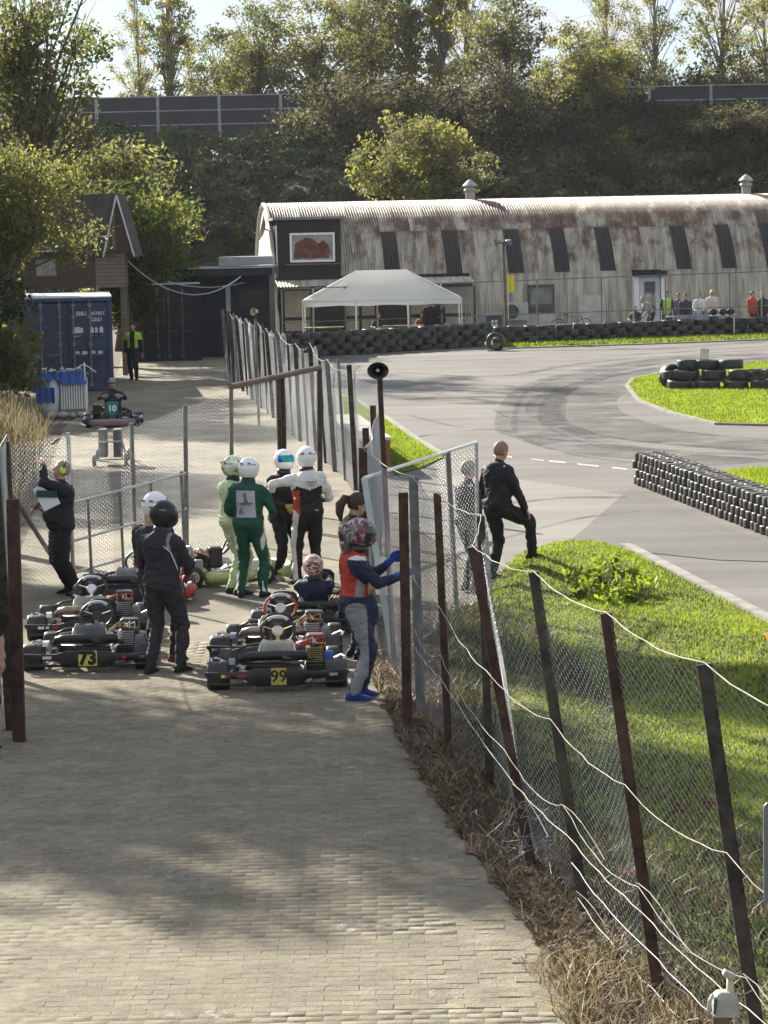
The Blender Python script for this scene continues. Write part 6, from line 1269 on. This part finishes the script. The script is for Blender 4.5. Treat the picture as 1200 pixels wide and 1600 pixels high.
for (x0, x1, z0, z1) in ((-.06, .09, .398, .415), (-.02, .06, .372, .384), (-.02, .06, .352, .362), (-.01, .10, .03, .055)): m.add([T(x0, -.150 if z0 > .1 else -.152, z0), T(x1, -.150 if z0 > .1 else -.152, z0), T(x1, -.149 if z0 > .1 else -.152, z1), T(x0, -.149 if z0 > .1 else -.152, z1)], [(0, 1, 2, 3)])
m.build('suit_print', mat('grey_suit_print', (.30, .30, .32), .7), b)
def dk_fn(tg, q, p):
    if tg == 'torso' and q[0] > .12 and q[2] > .36: return GRYC
def dark_extra(b, T, cols):
    m = MB(); m.tube([T(.10, -.135, .40), T(.17, -.12, .34), T(.205, -.10, .24), T(.22, -.07, .16)], .006, 5); m.build('suit_piping', WHT, b)
b, hp, T = person('driver in charcoal suit and matt black helmet standing by kart 73', spot(258, 1053), R(-24), 1.71, hands=((-.12, .26, 1.03), (.14, .30, 1.0)), elb=((-.9, -.5, -.3), (.9, -.6, -.3)), feet=((-.13, -.08, 0), (.13, .10, 0)), out=dict(torso=CHAR, shoe=BLK), fn=dk_fn, helmet=(HBLACK, VISOR), glove=REDG, vox=.012, head=(8, 22))
dark_extra(b, T, 0)
for s in (0, 1):
    pass
b, hp, T = person('driver in white helmet with long fair hair behind the charcoal suited one', spot(247, 1036), R(-30), 1.73, hands=((-.12, .26, 1.03), (.14, .30, 1.0)), out=dict(torso=CHAR, thigh=CHAR, shoe=BRNB), helmet=(HWHITE, VISOR), glove=REDG, vox=.014, hair=(BLH, 'long'), feet=((-.11, 0, 0), (.13, .12, 0)))
# seated driver in the kart
person('driver in brown and white patterned helmet sitting in a kart with back turned', (SK[0] + .02, SK[1] + .15, .05), R(-4), 1.50, pel=(0, .06, .15), lean=-22, hands=((-.15, .50, .56), (.15, .50, .56)), elb=((-1, 0, -.5), (1, 0, -.5)), feet=((-.14, .98, .12), (.14, .98, .12)), knee=((-.5, 0, 1), (.5, 0, 1)), out=dict(torso=NAVYC, thigh=BLK), helmet=(HBROWN, VISOR), glove=BLK, vox=.014, head=(-10, 0))
# driver of kart 10, coming towards us
sg = person('bareheaded driver in black suit and sunglasses seated in kart 10', (p10.x + .05, p10.y + .86, .05), PI + R(4), 1.78, pel=(0, .06, .20), lean=-10, hands=((-.17, .46, .62), (.17, .46, .62)), elb=((-1, 0, -.5), (1, 0, -.5)), feet=((-.15, 1.0, .10), (.15, 1.0, .10)), knee=((-.5, 0, 1), (.5, 0, 1)), out=dict(torso=BLK, skin=SKINT), hair=(GYH, 'short'), vox=.018, glove=GRYC)
m = MB(); m.tube([sg[1](-.075, .03, .012), sg[1](-.055, .085, .012), sg[1](0, .098, .012), sg[1](.055, .085, .012), sg[1](.075, .03, .012)], .016, 6); m.build('sunglasses', VISOR, sg[0], True)
# marshal looking up with hand on brow
b, hp, T = person('marshal in black overalls and yellow ear defenders with hand on brow', spot(98, 930), R(104), 1.66, lean=-3, pel=(0, .0, .93), hands=((-.05, .20, 1.67), (.06, .30, 1.16)), elb=((-.5, 1.0, -.2), (.8, -.5, -.6)), feet=((-.10, -.20, 0), (.12, -.12, 0)), head=(-20, 0), build=1.18, fit=1.34, belly=.07, out=dict(torso=BLK, skin=SKINT), hair=(GYH, 'short'), vox=.013, curl=.3, hnorm=((-.2, -.4, 1), (1, 0, .2)))
em = MB(); M3 = None
for s in (-1, 1): em.ell(hp(s * .085, -.005, .0), (.030, .042, .05), 12, 8)
e_ = em.build('ear_defenders', mat('fluorescent_yellow_cup', (.62, .70, .05), .4), b, True); em = MB(); em.tube([hp(.098 * math.cos(a), -.005, .03 + .105 * math.sin(a)) for a in np.linspace(0, PI, 14)], .010, 6); em.build('headband', BLACK, e_)
p = b.matrix_basis @ T(.05, .20, .30); m = MB(); Mx = Matrix.Rotation(R(10), 3, 'Y') @ Matrix.Rotation(R(-18), 3, 'X'); pw = Matrix.Rotation(R(-25), 3, 'Z')
m.box((0, 0, 0), (.22, .006, .30), Matrix.Rotation(R(-25), 3, 'Y')); cb = m.build('clipboard', mat('white_paper', (.75, .76, .80), .8, .04), None); m = MB(); m.box((.0, -.012, .03), (.25, .02, .085), Matrix.Rotation(R(2), 3, 'Y')); m.build('strap', mat('dark_green_strap', (.03, .07, .07), .6), cb)
tag(cb, 'white paper sheets clipped under a dark strap held by the marshal', 'clipboard'); cb.location = (G(98, 930).x - .12, G(98, 930).y - .26, 1.24)
# man leaning with one foot up, and the one behind the mesh
HOOD = cloth('black_hoodie', (.018, .018, .022))
b, hp, T = person('man in black hooded jacket leaning on the gate with one foot raised', (1.40, 33.0, .02), R(-52), 1.72, lean=3, pel=(0, 0, .93), hands=((-.24, .05, .86), (.24, .30, .82)), elb=((-.6, -1, 0), (.7, -1, 0)), feet=((-.10, -.02, -.02), (.14, .44, .22)), knee=((0, 1, 0), (.25, 1, .3)), head=(8, 0), build=1.1, fit=1.24, hair=(mat('shaved_hair', (.27, .17, .12), .6, .2, 40), 'short'), out=dict(torso=HOOD, thigh=BLK, skin=SKINT), vox=.013, hnorm=((-1, 0, .2), (.2, .3, 1)))
m = MB(); m.rings([[T(.115 * math.sin(a) * k, -.035 - .085 * math.cos(a) * k * 1.1, z) for a in np.linspace(0, 2 * PI, 17)[:-1]] for z, k in ((.40, .75), (.43, 1.1), (.48, 1.25), (.53, 1.1), (.545, .8))]); m.build('hood', HOOD, b, True)
m = MB(); m.ell(T(.17, .02, .06), (.03, .035, .03), 8, 6); m.build('pocket_lining', WHT, b, True)
person('grey haired man in dark top seen through the gate mesh beside the leaning man', (1.0, 32.0, .0), R(-60), 1.60, out=dict(torso=CHAR, thigh=BLK), hair=(GYH, 'short'), vox=.016, head=(0, 10))
# man walking far up the road; person at the left edge
def hv_fn(tg, q, p):
    if tg == 'torso' and q[2] > .05 and abs(q[0]) > .07: return HIV
    if tg == 'uparm' and q[2] > .30: return HIV
person('man in open yellow hi vis vest and black clothes walking down the paddock road', spot(210, 594), PI - R(8), 1.72, hands=((-.28, .06, .82), (.28, .02, .82)), out=dict(torso=BLK), fn=hv_fn, hair=(BKH, 'short'), vox=.022, feet=((-.1, .12, 0), (.1, -.1, 0)))
person('person in black top and shorts mostly cut off at the left edge by the post', (-3.53, 22.6, 0), R(-20), 1.70, out=dict(torso=BLK, forearm=SKIN, thigh=BLK, shin=SKIN), hair=(DKH, 'short'), vox=.018)
# --- spectators by the hut
def far(label, px, Y, rz, H, out, hair=None, py=500, **k): return person(label, spot(px, py, Y), rz, H, out=out, hair=hair, vox=.028, group='spectators by the hut', **k)
SIT = dict(pel=(0, 0, .52), feet=((-.12, .42, 0), (.12, .42, 0)), hands=((-.15, .34, .72), (.15, .34, .72)), knee=((0, .3, 1), (0, .3, 1)))
far('spectator with dark top and yellow green trousers sitting low by the hut door', 993, 102.6, R(150), 1.55, dict(torso=BLK, thigh=HIV), (BLH, 'short'), **SIT)
far('spectator in grey top bending forward beside the hut door', 1018, 103, R(110), 1.62, dict(torso=GRYC, thigh=BLK), (GYH, 'short'), lean=38, hands=((-.2, .45, .8), (.2, .45, .8)))
far('steward in yellow vest and dark cap standing between the spectators at the hut', 1042, 102.4, PI, 1.70, dict(torso=HIV, uparm=BLK, thigh=NAVYC), (BKH, 'short'), hands=((-.15, .25, 1.0), (.15, .25, 1.0)))
far('spectator in purple jacket beside the yellow vested steward', 1060, 103, R(200), 1.60, dict(torso=PUR, thigh=BLK), (DKH, 'short'))
far('spectator in bulky dark jacket next to the purple jacket', 1071, 102.5, R(160), 1.58, dict(torso=BLK), (DKH, 'short'), build=1.15)
far('dark haired spectator in white top behind the grey table', 1093, 103.2, R(170), 1.60, dict(torso=WHT, thigh=NAVYC), (BKH, 'short'), hands=((-.15, .28, 1.0), (.15, .28, 1.0)))
far('fair haired spectator in cream top behind the grey table', 1113, 103.2, R(190), 1.70, dict(torso=CRM, thigh=DBL), (BLH, 'long'))
far('spectator in red jacket near the right edge', 1175, 102.6, R(215), 1.62, dict(torso=REDC, thigh=BLK), (DKH, 'short'))
far('fair haired spectator in dark jacket next to the red jacket', 1191, 102.8, R(150), 1.60, dict(torso=BLK, uparm=CHAR, thigh=BLK), (BLH, 'long'))
for (px, Yy, H, lb, c, st) in ((592, 99.5, 1.6, 'person in dark clothes sitting under the left part of the tent', BLK, 1), (660, 99.2, 1.6, 'person in dull red top sitting under the tent', cloth('dull_red_cloth', (.16, .05, .04)), 1), (672, 98.4, 1.66, 'broad person in black standing under the right half of the tent', BLK, 0), (685, 98.8, 1.70, 'tall dark figure standing near the right end of the tent', CHAR, 0)):
    far(lb, px, Yy, R(170) if st else R(185), H, dict(torso=c, thigh=BLK), (BKH, 'short'), **(SIT if st else {}))
# ================================================================ smaller things
# low wall end with pale slab on top, beyond the fence
wl = thing('low_block_wall', 'low dark block wall with pale slab top and red brown end', 'wall', (0, 0, 0))
a, b = G(556, 700), G(607, 742); d = (b - a).normalized(); n = Vector((-d.y, d.x, 0)); n = n if n.x > 0 else -n
h = .62
for k in range(6):
    for r_ in range(3):
        q = a.lerp(b, (k + .5) / 6) + n * -.22; mb = MB(); l = (b - a).length / 6 - .02; mb.box((0, 0, 0), (l, .44, h / 3 - .015)); mb.build('block', mat('dark_concrete_block', (.09, .08, .07), .9, .3, 5, bump=.3), wl, loc=(q.x, q.y, (r_ + .5) * h / 3), rot=(0, 0, math.atan2(d.y, d.x)))
q = a.lerp(b, .5) - n * .22; mb = MB(); mb.box((0, 0, 0), ((b - a).length + .05, .56, .05)); mb.build('slab', mat('pale_slab', (.60, .58, .52), .85, .15, 3), wl, loc=(q.x, q.y, h + .03), rot=(0, 0, math.atan2(d.y, d.x)))
q = b - n * .22 + d * .06; mb = MB(); mb.box((0, 0, 0), (.1, .5, h)); mb.build('end_board', mat('red_brown_board', (.26, .12, .07), .85, .3, 4), wl, loc=(q.x, q.y, h / 2), rot=(0, 0, math.atan2(d.y, d.x)))
# sign on a stick in the island heap
p = G(1105, 606); sgn = thing('small_sign', 'small white board on a short stick behind the island tyre heap', 'sign', (p.x, p.y + .6, 0))
mb = MB(); mb.tube([(0, 0, 0), (0, 0, .75)], .02, 6); mb.build('stick', STEEL, sgn); mb = MB(); mb.box((0, -.03, .86), (.24, .02, .28), Matrix.Rotation(R(4), 3, 'Y')); mb.build('board', mat('sun_faded_board', (.60, .60, .56), .7, .2, 6), sgn)
# orange cone cut by the right edge
p = G(1222, 994, .15); cn = thing('traffic_cone', 'orange traffic cone with white band on the lawn at the right edge', 'cone', (p.x, p.y, .14))
ORG = mat('orange_plastic', (.75, .13, .03), .5, .1, 5); mb = MB(); mb.lathe([(.13, .02), (.03, .42), (.015, .43)], 16); mb.build('body', ORG, cn, True)
mb = MB(); mb.lathe([(.102, .13), (.068, .27)], 16, caps=False); mb.build('band', WHITE, cn, True); mb = MB(); mb.box((0, 0, .012), (.30, .30, .028)); mb.build('base', ORG, cn)
# grey plate fixed beyond the last fence post
t = A(1196, 1250, 12.2); sp_ = thing('grey_plate', 'back of a grey rounded metal plate on a post at the right edge', 'sign', (t.x + .13, 12.2, t.z - .25))
pts = []
for cx, cy, a0 in ((.11, .21, 0), (-.11, .21, 90), (-.11, -.21, 180), (.11, -.21, 270)): pts += [(cx + .03 * math.cos(R(a0 + q)), cy + .03 * math.sin(R(a0 + q))) for q in (0, 30, 60, 90)]
mb = MB(); k = len(pts); mb.add([(x, -.008, z) for x, z in pts] + [(x, .008, z) for x, z in pts], [tuple(range(k)), tuple(range(2 * k - 1, k - 1, -1))] + [(i, k + i, k + (i + 1) % k, (i + 1) % k) for i in range(k)]); mb.build('plate', mat('grey_sheet_metal', (.20, .22, .235), .5, .15, 5, metal=.5), sp_)
mb = MB(); mb.tube([(.06, .03, -1.7), (.06, .03, .3)], .022, 8); mb.build('post', STEEL, sp_)
# off-white bottle-like lantern tied to the eighth post
Yb = 12.75; c = A(1133, 1560, Yb); jr = thing('plastic_container', 'grubby white plastic container with neck and angled cap tied to the tall post', 'container', c)
PLW = mat('grubby_shaded_white', (.36, .36, .33), .5, .15, 14, bump=.1)  # weathered white, darkened to carry the shadow on it
px = Yb / F
mb = MB(); mb.rings([[Vector((s * w_, e * d_, z)) for s, e in ((-1, -1), (1, -1), (1, 1), (-1, 1))] for z, w_, d_ in ((-28 * px, 19 * px, .045), (-6 * px, 21 * px, .05), (4 * px, 19 * px, .05), (11 * px, 13 * px, .04), (13 * px, 8 * px, .028))]); mb.build('body', PLW, jr, bevel=.006)
mb = MB(); mb.rings([[Vector((8 * px + r * math.cos(a_), r * math.sin(a_), z)) for a_ in np.linspace(0, 2 * PI, 11)[:-1]] for z, r in ((10 * px, .026), (14 * px, .018), (34 * px, .016))]); mb.build('neck', mat('yellowed_plastic', (.50, .42, .28), .5), jr, True)
mb = MB(); mb.box((6 * px, 0, 39 * px), (.06, .05, .030), Matrix.Rotation(R(28), 3, 'Y')); mb.build('cap', PLW, jr, bevel=.005)
mb = MB(); mb.tube([(-21 * px, -.02, 8 * px), (-27 * px, -.05, 0), (-28 * px, -.05, -18 * px), (-25 * px, -.03, -26 * px)], .011, 6); mb.build('handle', PLW, jr, True)
mb = MB(); mb.box((-18 * px, -.053, -8 * px), (.012, .006, .075), Matrix.Rotation(R(8), 3, 'Y')); mb.build('label_stripe', mat('dark_green_stripe', (.03, .09, .07), .5), jr)
mb = MB(); mb.tube([(14 * px, -.03, 11 * px), (30 * px, -.06, 13 * px), (44 * px, -.02, 15 * px)], .003, 5); mb.build('tie_wire', STEEL, jr)
mb = MB(); mb.tube([(-8 * px, 0, -27 * px), (-8 * px, .0, -90 * px)], .045, 10); mb.build('stake', mat('reddish_stake', (.16, .10, .09), .8, .3, 6), jr)
# pile of blue and white sacking in front of the container
p = G(100, 655); SB = mat('blue_tarpaulin', (.035, .10, .32), .5, .3, 3); SW = mat('white_sacking', (.60, .62, .66), .75, .3, 5, stretch=(14, 14, .8), c2=(.80, .82, .86))
cr = thing('folding_crate_stand', 'white ribbed crate cage draped with blue tarpaulin before the container', 'crate', (p.x, p.y + 1.0, 0), R(4))
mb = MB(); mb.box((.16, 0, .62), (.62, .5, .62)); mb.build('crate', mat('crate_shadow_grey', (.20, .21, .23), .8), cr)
for k in range(11): mb = MB(); mb.box((-.14 + k * .06, -.265, .56), (.036, .022, .74)); mb.build('slat', WHITE, cr)
mb = MB(); mb.rings([[Vector((-.35 + .2 * math.cos(a_) * k - (.12 if z < .5 else 0), .22 * math.sin(a_) * k - .1, z + .03 * math.sin(a_ * 3))) for a_ in np.linspace(0, 2 * PI, 13)[:-1]] for z, k in ((.05, 1.2), (.3, 1.35), (.6, 1.0), (.85, .7), (.95, .3))]); mb.build('sack', SW, cr, True)
def drape(x0, x1, z0, z1, yy, sd_): 
    m = MB(); m.rings([[Vector((x0 + (x1 - x0) * j / 10, yy - .05 * t_ - .03 * math.sin(j * 1.9 + sd_), z1 + (z0 - z1) * t_ + .03 * math.sin(j * 2.3 + sd_) * t_)) for j in range(11)] for t_ in np.linspace(0, 1, 6)], closed=False, caps=False); return m.build('tarpaulin', SB, cr, True)
drape(-.15, .46, .78, 1.08, -.29, 0); drape(-.75, -.3, .35, .72, -.36, 2); drape(-.6, .1, .9, 1.05, -.25, 4)
mb = MB(); mb.rings([[Vector((x, y, z + .05 * math.sin(x * 9 + y * 5))) for y in (-.28, 0, .28)] for x, z in ((-.6, .92), (-.3, 1.06), (0, 1.1), (.3, 1.12), (.5, 1.02))], closed=False, caps=False); mb.build('top_cover', SB, cr, True)
for k in range(7): x = -.5 + k * .15; mb = MB(); mb.tube([(x, -.2, 1.02), (x + random.uniform(-.1, .1), -.25, 1.12 + random.random() * .1), (x + random.uniform(-.2, .2), -.3, 1.05 + random.random() * .12)], .02, 5); mb.build('strap_end', SW, cr)
mb = MB(); mb.tube([(.44, -.3, .1), (.42, -.3, 1.3)], .018, 6); mb.build('pole', WHITE, cr); mb = MB(); mb.tube([(.42, -.3, 1.26), (.7, -.3, 1.05)], .012, 5); mb.tube([(.42, -.3, 1.26), (.14, -.3, 1.12)], .012, 5); mb.build('crossbar', WHITE, cr)
for k in range(9): q = Vector((random.uniform(-.9, .7), random.uniform(-.8, -.4), .07)); mb = MB(); mb.ell((0, 0, 0), (random.uniform(.07, .16), random.uniform(.07, .14), random.uniform(.05, .09)), 8, 6); o = mb.build('rubble_lump', CONCRETE, cr, loc=q)
# trolley for lifting karts, seen through the mesh
p = G(173, 728); tr_ = thing('kart_trolley', 'empty metal kart trolley with small wheels behind the mesh fence', 'trolley', (p.x, p.y, 0), R(3))
for x in (-.24, .24):
    mb = MB(); mb.tube([(x, -.1, .12), (x * .62, .05, .46), (x * .62, .5, .62), (x, 1.2, .12)], .02, 6); mb.build('leg', GREYPOST, tr_)
    for y in (-.1, 1.2): mb = MB(); mb.lathe([(.02, -.03), (.10, -.035), (.115, -.02), (.115, .02), (.10, .035), (.02, .03)], 14, Matrix.Translation((x * 1.25, y, .115)) @ Matrix.Rotation(PI / 2, 4, 'Y')); mb.build('wheel', RUBBER, tr_, True)
for x in (-.14, .14): mb = MB(); mb.box((x, .25, .42), (.16, .5, .52)); mb.build('side_panel', mat('dull_violet_panel', (.10, .09, .11), .7, .3, 4), tr_, bevel=.02)
mb = MB(); mb.tube([(-.3, -.1, .13), (.3, -.1, .13)], .015, 6); mb.build('axle', STEEL, tr_); mb = MB(); mb.tube([(-.2, .0, .46), (.2, .0, .46)], .018, 6); mb.build('crossbar', STEEL, tr_)
# table, bicycle, bin, benches near the hut
p = A(1100, 500, 101.8); tb = thing('folding_table', 'grey table with white legs in front of the white topped spectators', 'table', (p.x, 101.8, 0))
mb = MB(); mb.box((-.1, 0, .74), (2.6, .7, .04)); mb.build('tabletop', mat('grey_tabletop', (.26, .28, .30), .6), tb); mb = MB(); mb.box((-.45, -.36, .60), (1.2, .02, .42)); mb.build('side_panel', mat('grey_tabletop', (.26, .28, .30)), tb)
for x in (-1.05, .12, 1.1): mb = MB(); mb.tube([(x, -.28, 0), (x, -.28, .72)], .025, 6); mb.build('leg', WHITE, tb)
for k, (x, c) in enumerate(((1.0, CHAR), (.7, DBL), (.35, BLK))):
    mb = MB(); mb.ell((0, 0, 0), (.16, .12, .13), 10, 7); o = mb.build('bag', c, None, True); o.location = (p.x + x, 101.75, .88); tag(o, ('dark bag at the right end of the grey table', 'blue bag in the middle of the grey table', 'black bag on the grey table beside the cream top')[k], 'bag')
p = A(893, 505, 103.6); bk = thing('bicycle', 'dark bicycle leaning against the hut wall under the window', 'bicycle', (p.x - .5, 103.6, 0), R(6))
for x in (0, 1.02): mb = MB(); mb.tube([(x + .33 * math.cos(a_), 0, .34 + .33 * math.sin(a_)) for a_ in np.linspace(0, 2 * PI, 25)[:-1]], .018, 5, closed=True); w_ = mb.build('wheel', BLACK, bk, True); mb = MB(); [mb.tube([(x, 0, .34), (x + .32 * math.cos(a_), 0, .34 + .32 * math.sin(a_))], .003, 3) for a_ in np.linspace(0, 2 * PI, 13)[:-1]]; mb.build('spokes', STEEL, w_)
mb = MB(); [mb.tube(q, .018, 6) for q in ([(0, 0, .34), (.42, 0, .32), (.32, 0, .78), (0, 0, .34)], [(.42, 0, .32), (.85, 0, .76), (.32, 0, .74)], [(.84, 0, .86), (1.02, 0, .34)])]; mb.build('frame', mat('dark_cycle_frame', (.03, .05, .06), .4), bk); mb = MB(); mb.ell((.30, 0, .84), (.13, .06, .03)); mb.build('saddle', BLACK, bk, True); mb = MB(); mb.tube([(.82, -.25, .95), (.84, 0, .92), (.82, .25, .95)], .014, 6); mb.build('handlebar', STEEL, bk)
p = A(772, 505, 102.4); bn = thing('waste_bin', 'dark blue bin with pale printed square beside the tent', 'bin', (p.x, 102.4, 0)); mb = MB(); mb.box((0, 0, .45), (.55, .5, .9), taper=1.12); mb.build('body', mat('dark_blue_bin', (.02, .035, .06), .5), bn, bevel=.02)
mb = MB(); mb.box((0, 0, .93), (.66, .6, .05)); mb.build('lid', mat('dark_blue_bin', (.02, .035, .06)), bn)
for i in (-1, 1):
    for j in (-1, 1): mb = MB(); mb.box((i * .07, -.285, .62 + j * .07), (.1, .008, .1)); mb.build('print', mat('pale_blue_print', (.45, .58, .64), .6), bn)
for k, px in enumerate((505, 630, 700)):
    p = A(px, 510, 98.6); bt = thing('picnic_bench', ('dark picnic bench under the left end of the tent', 'dark picnic bench under the middle of the tent', 'dark picnic bench under the right end of the tent')[k], 'bench', (p.x, 98.6, 0))
    for j in range(4): mb = MB(); mb.box((0, -.3 + j * .2, .72), (1.5, .17, .035)); mb.build('plank', TIMBER, bt)
    for y in (-.7, .7): mb = MB(); mb.box((0, y, .43), (1.5, .24, .035)); mb.build('seat', TIMBER, bt)
    for x in (-.6, .6): mb = MB(); mb.bar((x, -.75, 0), (x, -.2, .70), .08, .04); mb.bar((x, .75, 0), (x, .2, .70), .08, .04); mb.bar((x + .05, -.75, .40), (x + .05, .75, .40), .04, .08); mb.build('trestle', TIMBER, bt)
